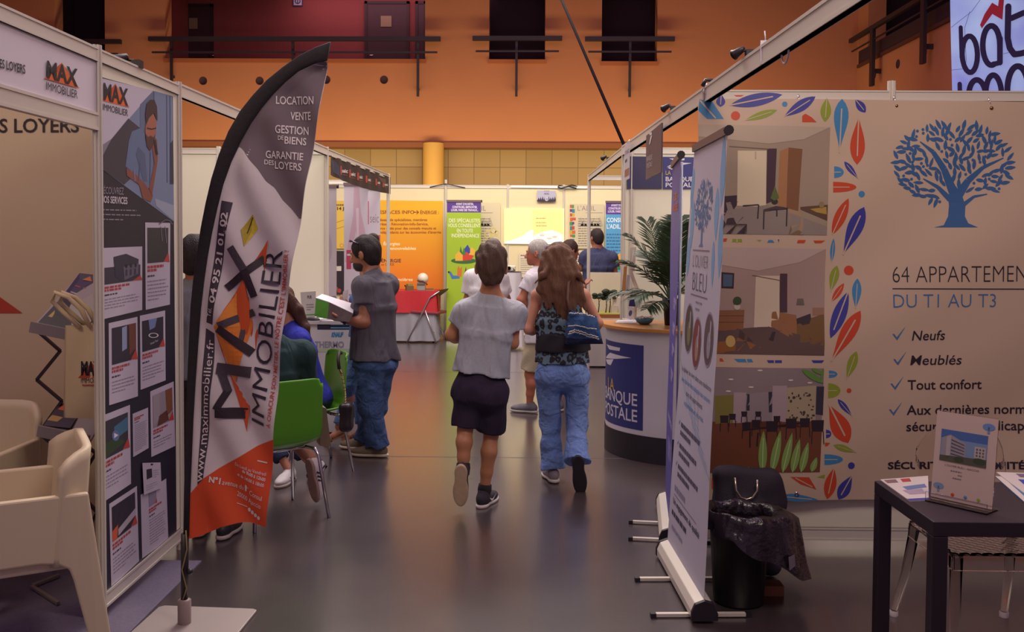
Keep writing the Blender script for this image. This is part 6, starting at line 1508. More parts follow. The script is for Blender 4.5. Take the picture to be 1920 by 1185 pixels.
q2 = V((atY(768, 546, TYb - .1).x, TYb - .1, tz_ + .003)); b = MB().box(q2 + V((0, 0, .035)), (.12, .09, .07), Matrix.Rotation(.3, 3, 'Z'), mat('#5f5230', .6)).box(q2 + V((0, 0, .085)), (.09, .07, .035), Matrix.Rotation(.5, 3, 'Z'), mat('#857a48', .6)).ball(q2 + V((-.07, -.02, .075)), .014, mat('#2a2024', .5)); tag(b.build('device'), 'brown and olive device left of the dome lamp on the red tablecloth', 'device')
q3 = V((atY(807, 546, TYb - .1).x, TYb - .1, tz_ + .003)); b = MB().box(q3 + V((0, 0, .008)), (.15, .1, .016), None, mat('#8a6a40', .6)).box(q3 + V((-.01, 0, .024)), (.11, .08, .014), Matrix.Rotation(.2, 3, 'Z'), mat('#6a4a30', .6)); tag(b.build('notebook'), 'small stack of brown booklets right of the dome lamp on the red tablecloth', 'booklet')
# folding chair
FYc = 14.75
t = thing('folding_chair', 'metal folding chair with a dark red seat beside the red-covered table', 'chair', (atY(795, 642, FYc).x, FYc, 0)); GM = mat('#b5aeb2', .3, .8)
pz = lambda x, y, o=0: atY(x, y, FYc + o)
xa = atY(762, 640, FYc).x; sh = lambda v, o: V((v.x + (.20 if o else 0), FYc + o, v.z))
for o in (0, .40):
    A0, A1, A2 = pz(763, 642), pz(806, 558), pz(824, 546); B0, B1 = pz(818, 642), pz(797, 582)
    dx = .10 if o else 0
    m_ = lambda v: V((v.x + dx, FYc + o, max(.0, v.z)))
    MB().tube([m_(A0) * 1, m_(A1), m_(A2)], .012, 8).build('leg', GM, t); MB().tube([m_(B0), m_(B1)], .012, 8).build('leg', GM, t)
s0, s1 = pz(770, 587), pz(822, 590)
MB().prism([V((s0.x, FYc + .0, s0.z)), V((s1.x, FYc + .0, s1.z - .0)), V((s1.x + .10, FYc + .40, s1.z)), V((s0.x + .10, FYc + .40, s0.z))], (0, 0, .04)).build('seat', mat('#7a2430', .6), t, bevel=.01)
A1, A2 = pz(807, 560), pz(825, 546); MB().prism([V((A1.x, FYc + .01, A1.z)), V((A2.x, FYc + .01, A2.z + .01)), V((A2.x + .10, FYc + .39, A2.z + .01)), V((A1.x + .10, FYc + .39, A1.z))], (.012, 0, .016)).build('backrest', mat('#5a2438', .5), t, bevel=.006)
A, B = pz(813, 622), pz(830, 618); MB().tube([V((A.x, FYc, A.z)), V((A.x + .10, FYc + .4, A.z))], .008, 6).build('stretcher', GM, t)
# white cloth table with projector
PYt = 14.1; pc = atY(950, 509, PYt)
t = thing('bar_table', 'tall round table in a white cloth holding the projector', 'table', (pc.x, PYt, 0))
MB().lathe((pc.x, PYt, 0), [(0, pc.z), (.22, pc.z), (.225, pc.z - .02), (.225, pc.z - .04), (0, pc.z - .04)], 30, mat('#3a2c34', .5)).build('table_top', None, t)
def cl(u, v):
    a = 2 * math.pi * u; r = .228 + v * .03 + .018 * v * math.sin(a * 11); return V((pc.x + r * math.cos(a), PYt + r * math.sin(a), pc.z - .012 - (pc.z - .05) * v))
MB().grid(cl, 90, 8, mat('#c9c4cc', .7)).build('skirt', None, t)
q = V((atY(957, 508, PYt - .05).x, PYt - .05, pc.z)); t = thing('projector', 'small white projector on the tall cloth-covered table', 'projector', q)
MB().box(q + V((0, 0, .05)), (.16, .18, .085), None, mat('#c9c0b0', .45)).build('case', None, t, bevel=.015)
MB().lathe(q + V((-.02, -.09, .055)), [(0, 0), (.026, 0), (.03, -.012), (.022, -.012)], 14, mat('#3a3236', .3), (0, 1, 0)).build('lens', None, t)
MB().tube([q + V((.04, -.09, .05)), q + V((.07, -.11, .03)), q + V((.02, -.12, .01)), q + V((-.06, -.12, .008))], .006, 6, black_metal()).build('cord', None, t)

# ================================================================== left stand: counter, leaflets, green chairs
kx0, kx1, ky0, ky1, kz = -2.25, -1.45, 7.86, 8.34, .97
t = thing('promotion_counter', 'white promotion counter with blue and grey lettering behind the green chairs', 'counter', (kx0, ky0, 0))
MB().span((kx0, ky0, .02), (kx1, ky1, kz - .03), mat('#c3bfc8', .5)).build('body', None, t)
MB().span((kx0 - .02, ky0 - .02, kz - .03), (kx1 + .02, ky1, kz), mat('#b5b0b8', .45)).build('counter_top', None, t)
f = plane_fn((0, ky0 - .001, 0), (0, -1, 0)); p = Print(f)
p.rect(595, 604, 662, 618, '#232048', 1).rect(620, 607, 662, 610, '#5fa0cc', 2).rect(620, 613, 662, 616, '#5fa0cc', 2); p.rect(597, 607, 617, 608, '#5a5a80', 2); p.rect(597, 612, 617, 613, '#5a5a80', 2)
p.text('KNAUF', (621, 632), (643, 632), (1, -9), '#2a7fb5', 2, bold=.06, shear=.15); p.text('THERMO', (590, 652), (645, 652), (0, -12), '#8a879a', 2, bold=.03); p.rect(595, 654, 662, 660, '#a9b8a0', 1)
p.build('graphic', None, t)
q = atY(642, 800, 7.6); tag(MB().span((q.x - .02, 7.70, 0), (q.x + .16, 7.84, .27), mat('#c0bcc6', .5)).span((q.x - .021, 7.699, .18), (q.x + .161, 7.70, .23), mat('#241f30', .5)).build('carton'), 'white carton with a black band on the floor before the promotion counter', 'box')
q = atY(640, 700, 7.7); tag(MB().span((-1.97, 7.63, 0), (-1.70, 7.8, .09), mat('#b9b6c0', .5)).build('brochure_pile'), 'pile of white brochures on the floor under the nearer counter edge', 'brochures')
ZK = kz
q = V((atY(578, 598, 7.98).x, 7.98, ZK)); t = thing('leaflet_stand', 'upright acrylic leaflet stand with a green line on the promotion counter', 'leaflet stand', q)
c = [atY(563, 548, 7.96), atY(592, 546, 7.96), atY(590, 599, 8.0), atY(568, 600, 8.0)]
c = [V((v.x, v.y, max(v.z, ZK + .002))) for v in c]
p = Print(lambda u, v, h: c[0].lerp(c[1], u).lerp(c[3].lerp(c[2], u), v) + V((0, -h, 0))); p.poly([(0, 0), (1, 0), (1, 1), (0, 1)], '#b5b0b2', 1); p.poly([(.05, .84), (1, .82), (1, .86), (.05, .88)], '#4a8a4a', 2); p.text('PUR', (.45, .26), (.75, .26), (0, -.12), '#4a4c58', 2, bold=.04); p.greek((.35, .5), (.95, .5), (0, -.05), 3, (0, .09), '#6a6a72', 2, 1, 4, .8)
p.build('leaflet', None, t); MB().prism(c, (0, .006, 0)).build('holder', mat('#b0abb0', .2), t)
q = onZ(586, 601, ZK + .001); tag(MB().lathe((q.x, 7.93, ZK), [(0, 0), (.08, 0), (.09, .012), (.085, .014), (.06, .006), (0, .006)], 20, mat('#1f1a26', .3)).build('tray'), 'small black dish on the promotion counter in front of the leaflet stand', 'dish')
flat_sheet('brochure', 'open glossy brochure with pictures lying on the promotion counter', [(588, 583), (635, 580), (655, 596), (600, 599)], ZK, .012, ('#c3bfca', [([(.1, .15), (.45, .15), (.45, .6), (.1, .6)], '#6a7898'), ([(.05, .03), (.9, .03), (.9, .1), (.05, .1)], '#b5503c'), ([(.55, .2), (.95, .2), (.95, .8), (.55, .8)], '#8f90a8')]), 'brochure')

GRN = mat('#4f8f1e', .35, var=.04, scale=2, name='green_plastic')
def shell_chair(label, ctr, fw, group='green plastic shell chairs', dark=False):
    """moulded shell on four splayed steel legs; fw = facing angle"""
    t = thing('shell_chair', label, 'chair', (ctr[0], ctr[1], 0), group); R = Matrix.Rotation(fw, 3, 'Z'); W_ = lambda x, y, z: V((ctr[0], ctr[1], 0)) + R @ V((x, y, z))
    prof = [(.22, .43), (.205, .448), (.15, .447), (.05, .435), (-.06, .428), (-.13, .435), (-.175, .465), (-.195, .52), (-.208, .60), (-.222, .70), (-.238, .80), (-.245, .845)]
    def sh(u, v):
        s = v * (len(prof) - 1); i = min(len(prof) - 2, int(s)); k = s - i
        x = prof[i][0] + (prof[i + 1][0] - prof[i][0]) * k; z = prof[i][1] + (prof[i + 1][1] - prof[i][1]) * k
        a = (u - .5) * 2; hw = .225 - .01 * v - (.03 * max(0, v - .9) / .1) * abs(a) ** 8
        back = max(0, (v - .45) / .55); seat = 1 - back
        z += seat * .028 * abs(a) ** 3; x += back * .05 * abs(a) ** 2.5
        if v > .93: z -= .02 * abs(a) ** 6
        return W_(x, a * hw, z)
    b = MB().grid(sh, 22, 44); b.build('seat_shell', GRN, t, solid=.012)
    for sx in (-1, 1):
        for sy in (-1, 1):
            MB().tube([W_(sx * .10, sy * .15, .415), W_(sx * .15, sy * .19, .405), W_(sx * .175, sy * .20, .37), W_(sx * .24, sy * .235, .0)], .011, 8).build('leg', chrome(), t)
    for sx in (-1, 1): MB().tube([W_(sx * .10, -.16, .415), W_(sx * .10, .16, .415)], .011, 8).build('crossbar', chrome(), t)
    return t
C1, C1A = (-1.50, 5.55), math.atan2(.76, -.64); C2, C2A = (-1.55, 6.70), math.pi + .55
shell_chair('green shell chair under the man in dark green, right behind the feather flag', C1, C1A)
shell_chair('green shell chair with a black chain handbag on its back', C2, C2A)
# chain handbag
hb = atY(650, 770, 6.50)
t = thing('handbag', 'black handbag hanging by a chain from the farther green chair', 'handbag', (hb.x, hb.y, .35))
g = SDF(.008); g.box((hb.x, hb.y, .42), (.045, .07, .10), .03).warp(lambda X, Y, Z: .003 * np.sin(40 * Z + 22 * Y)); g.build('bag_body', mat('#1f1820', .4, name='black_leather'), t)
top_ = atY(634, 662, 6.66)
b = MB(); ch = [hb + V((.0, -.05, .0)), atY(647, 735, 6.5), atY(640, 700, 6.5), atY(636, 690, 6.5)]
ch[0].z = .52
for i in range(len(ch) - 1):
    for k in range(9):
        a_ = ch[i].lerp(ch[i + 1], k / 9); b.tube([a_ + V((.006 * math.cos(w), .004 * ((k % 2) * 2 - 1) * math.sin(w), .010 * math.sin(w))) for w in (0, 1.05, 2.1, 3.14, 4.2, 5.24)], .002, 4, closed=True)
b.build('chain', mat('#b59a6a', .3, .8), t)
MB().tube([atY(636, 692, 6.5), atY(634, 675, 6.5), atY(636, 660, 6.54), atY(640, 662, 6.62)], .012, 8, mat('#2a2228', .6)).build('strap', None, t)
# paper bag
q = atY(608, 800, 5.75)
t = thing('paper_bag', 'grey-brown paper bag hanging beside the nearer green chair', 'bag', (q.x, q.y, .36))
b = MB(); b.prism([atY(602, 762, 5.75), atY(612, 766, 5.75), atY(621, 838, 5.75), atY(600, 836, 5.75)], (-.05, .12, 0)); b.build('bag_body', mat('#7a6658', .8, var=.1, scale=6), t)

# ================================================================== people
def etube(g, a, b, rx, w0, d0, w1, d1, k=.03, flat=True):
    """tapered tube of elliptic section; rx = sideways axis"""
    a, b = np.array(V(a)), np.array(V(b)); ax = b - a; Ln = float(np.linalg.norm(ax)); z = ax / Ln
    x = np.array(V(rx)); x = x - z * (x @ z); x = x / np.linalg.norm(x); y = np.cross(z, x)
    q = max(w0, w1, d0, d1)
    def f(P):
        p = P - a; t = p @ z; h = np.clip(t / Ln, 0, 1); w = w0 + (w1 - w0) * h; d = d0 + (d1 - d0) * h
        X, Y = (p @ x) / w, (p @ y) / d; r = np.sqrt(X * X + Y * Y) + 1e-9
        gx, gy = X / (r * w), Y / (r * d)
        dd = (r - 1) / np.maximum(np.sqrt(gx * gx + gy * gy), 1e-6)
        if flat: return np.maximum(dd, np.maximum(t - Ln, -t))
        return np.maximum(dd, np.maximum(t - Ln - .05, -t - .05))
    g.p.append((f, np.minimum(a, b) - q, np.maximum(a, b) + q, k, False)); return g
def ell_in(g, o, R, c, r, k=.02, sub=False): g.ell(V(o) + R @ V(c), r, k, R, sub); return g
def hand(g, W, d, pn, side, curl=.5, s=1.0):
    """palm, four fingers and a thumb; d = towards the fingers, pn = palm normal, side = +1/-1 thumb side along d x pn"""
    d = V(d).normalized(); pn = V(pn); pn = (pn - d * pn.dot(d)).normalized(); lt = d.cross(pn)
    R = Matrix((lt, pn, d)).transposed()
    g.box(V(W) + d * .048 * s, (.040 * s, .013 * s, .048 * s), .012 * s, .014, R)
    for i, (o, L) in enumerate(((.030, .070), (.010, .080), (-.010, .075), (-.029, .058))):
        b = V(W) + d * (.088 - .004 * abs(i - 1.2)) * s + lt * o * side * s
        c = curl * (1 + .12 * i); d1 = d * math.cos(c * .5) + pn * math.sin(c * .5); d2 = d * math.cos(c * 1.3) + pn * math.sin(c * 1.3); d3 = d * math.cos(c * 1.9) + pn * math.sin(c * 1.9)
        m1 = b + d1 * L * .5 * s; m2 = m1 + d2 * L * .32 * s; m3 = m2 + d3 * L * .24 * s
        g.chain([b, m1, m2, m3], [.0088 * s, .0085 * s, .0080 * s, .0070 * s], .006)
    b = V(W) + d * .022 * s + lt * .030 * side * s; t1 = (d * .62 + lt * .70 * side + pn * .35).normalized(); t2 = (d * .85 + lt * .25 * side + pn * .45).normalized()
    g.chain([b, b + t1 * .042 * s, b + t1 * .042 * s + t2 * .032 * s], [.0125 * s, .0105 * s, .0085 * s], .01)
class Fig: pass
def figure(J, s=1.0, fat=1.0, female=False):
    """axes and derived points of a pose"""
    f = Fig(); f.J, f.s, f.fat, f.female = J, s, fat, female
    N, P = V(J['neck']), V(J['pelvis'])
    f.u = (N - P).normalized(); f.r = (V(J['sr']) - V(J['sl'])); f.r = (f.r - f.u * f.r.dot(f.u)).normalized(); f.f = f.u.cross(f.r)
    f.R = Matrix((f.r, f.f, f.u)).transposed()
    hf = V(J['face']).normalized(); hu = V(J.get('hup', (0, 0, 1))); hu = (hu - hf * hu.dot(hf)).normalized(); hr = hf.cross(hu)
    f.HR = Matrix((hr, hf, hu)).transposed(); f.H = V(J['head'])
    hd = (V(J['hr']) - V(J['hl'])); f.hd = hd.normalized() if hd.length > .01 else f.r
    return f
def add_torso(g, f, o=0.0):
    J, s, fat = f.J, f.s, f.fat; N, P = V(J['neck']), V(J['pelvis'])
    w = fat * s
    ell_in(g, P.lerp(N, .68), f.R, (0, 0, 0), (.155 * w + o, .105 * w + o, .20 * s + o), .03)
    ell_in(g, P.lerp(N, .33), f.R, (0, .005, 0), (.135 * w + o, .095 * w + o, .16 * s + o), .04)
    ell_in(g, P, f.R, (0, 0, .0), (.165 * w + o, .115 * w + o, .13 * s + o), .04)
    for x in (-1, 1): ell_in(g, P, f.R, (x * .075 * s, -.055 * s, -.05 * s), (.085 * s + o, .085 * s + o, .095 * s + o), .04)
    if f.female:
        for x in (-1, 1): ell_in(g, P.lerp(N, .66), f.R, (x * .07 * s, .085 * s, 0), (.06 * s + o, .05 * s + o, .06 * s + o), .03)
    g.cap(V(J['sl']).lerp(V(J['sr']), .1) - f.u * .012, V(J['sl']).lerp(V(J['sr']), .9) - f.u * .012, .055 * s + o, k=.03)
def make_body(f, skin, parent, vox=.008, hands=(None, None), bare_feet=False, hand_s=1.0):
    J, s = f.J, f.s; g = SDF(vox); N = V(J['neck']); H, HR = f.H, f.HR; hs = J.get('hs', 1.0)
    # head
    E = lambda c, r, k=.02, sub=False: g.ell(H + HR @ (V(c) * hs), V(r) * hs, k * hs, HR, sub)
    E((0, -.012, .028), (.076, .096, .090)); E((0, .03, -.045), (.058, .066, .068), .03); E((0, .070, -.093), (.028, .026, .022), .025)
    g.cap(H + HR @ (V((0, .088, .006)) * hs), H + HR @ (V((0, .112, -.034)) * hs), .008 * hs, .014 * hs, .012)
    for x in (-1, 1):
        E((x * .030, .098, .004), (.017, .014, .011), .012, True); E((x * .031, .078, .004), (.014, .014, .012), .004)
        E((x * .012, .103, -.040), (.009, .009, .007), .006); E((x * .03, .088, .022), (.022, .012, .007), .012)
        E((x * .082, -.010, -.012), (.013, .021, .034), .008); E((x * .085, -.004, -.010), (.006, .010, .018), .004, True)
    E((0, .094, -.062), (.023, .012, .006), .006); E((0, .092, -.073), (.019, .012, .007), .006); E((0, .104, -.0675), (.02, .006, .002), .003, True)
    g.cap(H + HR @ (V((0, -.025, -.05)) * hs), N, .056 * s * min(1, hs), .062 * s, .03)
    mid = H.lerp(N, .72)
    for sh in ('sl', 'sr'): g.cap(mid, V(J[sh]).lerp(N, .25), .045 * s, .05 * s, .04)
    add_torso(g, f)
    for q, side in (('l', -1), ('r', 1)):
        S, El, W = V(J['s' + q]), V(J['e' + q]), V(J['w' + q])
        slim = .82 if f.female else 1.0
        g.ell(S - f.u * .01, (.060 * s * slim,) * 3, .03)
        g.chain([S, El, W], [.050 * s * slim, .040 * s * slim, .027 * s * slim], .02); g.ell(El.lerp(W, .25), (.043 * s * slim,) * 3, .03)
        h = hands[0 if q == 'l' else 1]
        d = (W - El).normalized()
        if h: hand(g, W, h[0], h[1], h[2], h[3], hand_s)
        else: hand(g, W, d, V((0, 0, -1)) if abs(d.z) < .8 else -f.r * side, side, .6, hand_s)
        Hp, K, A = V(J['h' + q]), V(J['k' + q]), V(J['a' + q])
        lg = s * (.86 if f.female else .94)
        g.chain([Hp, Hp.lerp(K, .5), K], [.090 * lg * f.fat, .075 * lg * f.fat, .053 * lg], .025)
        cd = (A - K).normalized(); back = -(f.f - cd * f.f.dot(cd)); m1 = K.lerp(A, .3) + back * .022 * s
        g.chain([K, m1, K.lerp(A, .65) + back * .008, A], [.050 * lg, .056 * lg, .042 * lg, .034 * lg], .02)
        t, n = V(J['t' + q]).normalized(), V(J.get('n' + q, (0, 0, 1))).normalized()
        base = A - n * .042
        g.chain([base - t * .03, base + t * .06 - n * .010, base + t * .125 - n * .018], [.027, .025, .016], .015)
    o = g.build('body', skin, parent)
    # eyes
    for x in (-1, 1):
        c = H + HR @ (V((x * .031, .0835, .004)) * hs)
        b = MB(); b.ball(c, .0115 * hs, mat('#d8d0cc', .2), 10, 8); b.ball(c + HR @ V((0, .0075, 0)) * hs, (.006 * hs, .0055 * hs, .006 * hs), mat('#2a1c18', .2), 8, 6); b.build('eye', None, parent)
    return o
def folds(amp, seed, zf=1.0):
    r = random.Random(seed); w = [(r.uniform(12, 42), r.uniform(12, 42), r.uniform(4, 24) * zf, r.uniform(0, 6)) for _ in range(6)]
    def fn(X, Y, Z):
        d = 0
        for a, b, c, ph in w: d = d + np.sin(a * X * (1 if ph > 3 else -1) + b * Y + c * Z + ph)
        return d * amp / 3
    return fn
def make_shirt(f, m, parent, hem, sleeve=.55, vox=.008, o=.018, loose=1.12, seed=1, amp=.004, name='t_shirt', tank=False, neck_r=.068, vneck=0):
    """hem = point on the body axis where the cloth ends"""
    J, s, fat = f.J, f.s, f.fat; g = SDF(vox); N, P = V(J['neck']), V(J['pelvis']); hem = V(hem)
    add_torso(g, f, o)
    top = P.lerp(N, .80)
    midp = P.lerp(N, .62); top = P.lerp(N, .9)
    etube(g, top, midp, f.r, .105 * s * fat + o, .07 * s * fat + o, .160 * s * fat + o, .112 * s * fat + o, .06)
    etube(g, midp, hem, f.r, .160 * s * fat + o, .112 * s * fat + o, (.165 * s * fat + o) * loose, (.120 * s * fat + o) * loose, .05)
    if not tank:
        for q in 'lr':
            S, El = V(J['s' + q]), V(J['e' + q]); e = S.lerp(El, sleeve)
            g.ell(S - f.u * .01, (.062 * s + o * .9,) * 3, .03); g.cap(S, e, .060 * s + o, .054 * s + o * 1.1, .03, flat=True)
        mid = f.H.lerp(N, .55)
        for sh in ('sl', 'sr'): g.cap(mid.lerp(N, .7), V(J[sh]).lerp(N, .2), .05 * s + o * .6, .05 * s + o * .8, .04)
        g.cap(N - f.u * .02, f.H, neck_r * s, neck_r * s, .006, sub=True)
        if vneck: g.cap(N + f.f * .06, N - f.u * vneck + f.f * .12, .045, .01, .01, sub=True)
    else:
        for q in 'lr':
            S, El = V(J['s' + q]), V(J['e' + q]); sgn = -1 if q == 'l' else 1
            g.ell(S + f.r * sgn * .035 - f.u * .03, (.085 * s, .13 * s, .13 * s), .01, f.R, True)
        g.ell(N + f.u * .03, (.115 * s, .13 * s, .10 * s), .01, f.R, True)
    g.cut(hem, (hem - top).normalized()); g.warp(folds(amp, seed, .4))
    return g.build(name, m, parent)
def make_legs(f, m, parent, ends, vox=.008, o=.012, waist=.10, widths=(.105, .085, .075), seed=2, amp=.004, name='trousers', flare=0, seatk=.03):
    """trousers or shorts; ends = fraction of the leg covered, 1 = to the knee, 2 = to the ankle"""
    J, s, fat = f.J, f.s, f.fat; g = SDF(vox); P, N = V(J['pelvis']), V(J['neck'])
    wp = P + f.u * waist
    etube(g, wp, P - f.u * .06, f.r, (.145 * fat * s + o), (.105 * fat * s + o), (.175 * fat * s + o), (.125 * fat * s + o), .03)
    for x in (-1, 1): ell_in(g, P, f.R, (x * .066 * s, -.045 * s, -.055 * s), (.088 * s + o, .085 * s + o, .10 * s + o), .08)
    for q in 'lr':
        Hp, K, A = V(J['h' + q]), V(J['k' + q]), V(J['a' + q])
        if ends <= 1:
            e = Hp.lerp(K, ends); g.cap(Hp, e, widths[0] * s * fat, widths[1] * s, seatk, flat=True)
        else:
            e = K.lerp(A, ends - 1); g.cap(Hp, K, widths[0] * s * fat, widths[1] * s, seatk)
            cd = (A - K).normalized(); back = -(f.f - cd * f.f.dot(cd))
            mid = K.lerp(e, .45) + back * .008
            g.cap(K, mid, widths[1] * s, widths[2] * s, .03); g.cap(mid, e, widths[2] * s, (widths[2] + flare) * s, .03, flat=True)
    g.cut(wp, f.u); g.warp(folds(amp, seed, 1.6))
    return g.build(name, m, parent)
def make_shoe(A, t, n, upper, sole, parent, vox=.006, L=1.0, deco=None, low=False):
    """A ankle, t towards the toes, n up from the sole"""
    t = V(t).normalized(); n = V(n); n = (n - t * n.dot(t)).normalized(); x = t.cross(n); R = Matrix((x, t, n)).transposed(); base = V(A) - n * .085
    g = SDF(vox)
    g.ell(base + t * .095 * L + n * .034, (.044, .095 * L, .034), .03, R).ell(base - t * .03 + n * .045, (.036, .05, .045), .03, R)
    if not low: g.cap(base - t * .02 + n * .05, base - t * .01 + n * .098, .036, .036, .02, flat=True)
    g.cap(base - t * .02 + n * .05, base + t * .08 * L + n * .045, .036, .034, .02)
    g.cut(base + n * .014, -n)
    u = g.build('shoe', upper, parent)
    g = SDF(vox); g.ell(base + t * .095 * L + n * .012, (.048, .102 * L, .03), .03, R).ell(base - t * .03 + n * .012, (.040, .058, .03), .03, R).cut(base + n * .022, n).cut(base, -n)
    g.build('sole', sole, u)
    if deco: deco(base, x, t, n, u)
    return u
def hairmat(h, name='hair'): return mat(h, .62, var=.5, scale=70, bump=.5, bscale=170, name=name, stretch=(1, 1, .10), spec=.3)
def make_hair(f, m, parent, vox=.007, nape=-.07, front=.055, puff=.014, seed=3, long=None, sides=-.02, amp=.004, top=0):
    g = SDF(vox); H, HR = f.H, f.HR; hs = f.J.get('hs', 1.0)
    E = lambda c, r, k=.02, sub=False: g.ell(H + HR @ (V(c) * hs), V(r) * hs, k * hs, HR, sub)
    E((0, -.016, .034 + top / 2), (.078 + puff, .098 + puff, .092 + puff + top / 2)); E((0, -.055, -.01), (.066 + puff, .052 + puff, .075 + puff), .03); E((0, -.062, nape * .7), (.050 + puff * .6, .034 + puff * .6, .045), .03)
    # clear the face, ears and neck
    E((0, .125, -.05), (.11, .085, .125), .012, True); E((0, .06, -.085), (.13, .07, .075), .012, True)
    for x in (-1, 1): E((x * .09, .012, sides - .03), (.03, .045, .05), .008, True)
    if not long or len(long) < 2: g.cut(H + HR @ (V((0, 0, nape - .03)) * hs), -(HR @ V((0, 0, 1))))
    r = random.Random(seed); ph = [r.uniform(0, 6) for _ in range(4)]
    hx, hy = np.array(HR @ V((1, 0, 0))), np.array(HR @ V((0, 1, 0))); c0 = np.array(H)
    def strands(X, Y, Z):
        a = (X - c0[0]) * hx[0] + (Y - c0[1]) * hx[1]; b = (X - c0[0]) * hy[0] + (Y - c0[1]) * hy[1]
        return amp * (np.sin(130 * a + 40 * (Z - c0[2]) + ph[0]) * .5 + np.sin(95 * b - 60 * (Z - c0[2]) + ph[1]) * .4 + np.sin(60 * a + 70 * b + 25 * Z + ph[2]) * .6)
    if long:
        for pts, rs in long: g.chain([V(q) for q in pts], rs, .02)
    g.warp(strands)
    return g.build('hair', m, parent)
def skin(h='#b07a62'): return mat(h, .5, var=.06, scale=14, bump=.06, bscale=120, name='skin')
def denim(h='#4a6a9c'): return woven(h, 260, 11, (1, 1, 1.1), .5, .3, 'denim')
def knit(h, var=.08, name='cotton'): return woven(h, var=var, name=name)
def person(label, loc): return thing('person', label, 'person', loc)
EYE = 1.68

# ---------------------------------------------------------------- boy walking away
Yb = 5.75
def B(px, py, dy=0): return atY(px, py, Yb + dy)
J = dict(head=B(921, 500), hs=1.10, face=(-.05, 1, -.12), neck=B(918, 566, .02), sl=B(872, 585, .02), sr=B(963, 587, .02), el=B(846, 628, .04), er=B(961, 643, .02), wl=B(876, 640, .26), wr=B(940, 622, .24),
         pelvis=B(901, 722), hl=B(880, 738), hr=B(926, 738), kl=B(872, 806, -.03), kr=B(921, 812, .06), al=B(868, 884, -.10), ar=B(908, 925, .05), tl=(-.03, .25, -1), nl=(.1, .9, .35), tr=(.35, 1, 0), nr=(0, 0, 1))
J['ar'].z = .085
boy = person('boy walking away in heather grey t-shirt and black shorts', (J['pelvis'].x, Yb, 0))
f = figure(J, .94, .88)
make_body(f, skin('#b27a58'), boy, .0075, ((V((.35, 1, .15)), V((.3, 0, 1)), 1, .5), (V((-.3, 1, .3)), V((-.3, 0, 1)), -1, .7)), hand_s=.92)
TEE = woven('#a3a7b0', big=8, amt=.7, var=.16, name='heather_grey')
make_shirt(f, TEE, boy, B(900, 700), .56, .0075, .020, 1.10, seed=4, amp=.008)
make_legs(f, woven('#30273a', big=8, amt=.5, name='black_shorts'), boy, .93, .0075, .012, .12, (.112, .094, .09), 5, .004, 'shorts', seatk=.035)
make_hair(f, hairmat('#503b30'), boy, .006, -.095, .05, .011, 3, sides=.014, amp=.006, top=.008)
def swoosh(sgn):
    def d(base, x, t, n, u):
        P_ = lambda a, b: base + x * sgn * (.0445 - .25 * abs(a - .02) ** 1.6) + t * a + n * b
        p = Print(lambda a, b, h: P_(a, b) + x * sgn * (h + .004), .001)
        p.poly([(-.025, .062), (.0, .035), (.03, .035), (.10, .062), (.03, .046), (.005, .048)], '#d8d2d2', 1); p.build('side_mark', None, u)
        p = MB(); p.chainless = 0
    return d
make_shoe(J['al'], J['tl'], J['nl'], mat('#2a2430', .8, bump=.2, bscale=200), mat('#b9a184', .7, var=.25, scale=20, name='worn_sole'), boy, deco=None)
make_shoe(J['ar'], J['tr'], J['nr'], mat('#2a2430', .8, bump=.2, bscale=200), mat('#cfc6c2', .6), boy, deco=swoosh(1))
for a, n in ((J['al'], V(J['nl'])), (J['ar'], V((0, 0, 1)))):
    kk = J['kl'] if a is J['al'] else J['kr']; dr = (kk - a).normalized(); MB().lathe(a - dr * .0, [(.040, -.02), (.044, .02), (.041, .05), (.036, .052)], 16, mat('#1f1a22', .9), dr).build('sock', None, boy)
q = J['wr'] + V((-.02, .08, .02)); tag(MB().box(q + V((0, .03, .012)), (.07, .14, .009), Matrix.Rotation(.5, 3, 'X')).build('phone', mat('#1c1a24', .3)), 'black phone in the right hand of the boy in grey', 'phone')

# ---------------------------------------------------------------- woman walking away with shoulder bag
Yw = 6.35
def B(px, py, dy=0): return atY(px, py, Yw + dy)
J = dict(head=B(1046, 494, .02), hs=1.05, face=(-.35, 1, -.05), neck=B(1052, 548, .0), sl=B(1008, 553, .02), sr=B(1094, 553, .0), el=B(991, 618, -.02), er=B(1122, 606, -.02), wl=B(1016, 622, .22), wr=B(1102, 632, .20),
         pelvis=B(1054, 690), hl=B(1031, 706), hr=B(1081, 706), kl=B(1031, 796, .05), kr=B(1081, 796, .0), al=B(1036, 893, .06), ar=B(1082, 868, -.16), tl=(-.25, 1, 0), nl=(0, 0, 1), tr=(.1, .18, -1), nr=(-.1, .9, .3))
J['al'].z = .09
wom = person('woman walking away in leopard print top and flared jeans with long brown hair', (J['pelvis'].x, Yw, 0))
f = figure(J, .94, 1.0, True)
make_body(f, skin('#b57c66'), wom, .0075, hand_s=.9)
LEO = bpy.data.materials.new('leopard_print'); LEO.use_nodes = True; nt = LEO.node_tree; q = nt.nodes['Principled BSDF']; q.inputs['Roughness'].default_value = .8
tc = nt.nodes.new('ShaderNodeTexCoord'); nz = nt.nodes.new('ShaderNodeTexNoise'); nz.inputs['Scale'].default_value = 30; mxv = nt.nodes.new('ShaderNodeMix'); mxv.data_type = 'RGBA'; mxv.inputs[0].default_value = .03
vo = nt.nodes.new('ShaderNodeTexVoronoi'); vo.inputs['Scale'].default_value = 24; vo.inputs['Randomness'].default_value = .75; cr = nt.nodes.new('ShaderNodeValToRGB'); cr.color_ramp.interpolation = 'CONSTANT'
els = cr.color_ramp.elements; els[0].position = 0; els[0].color = hexc('#4d6070'); els[1].position = .20; els[1].color = hexc('#1d1b26'); e = els.new(.52); e.color = hexc('#61788a')
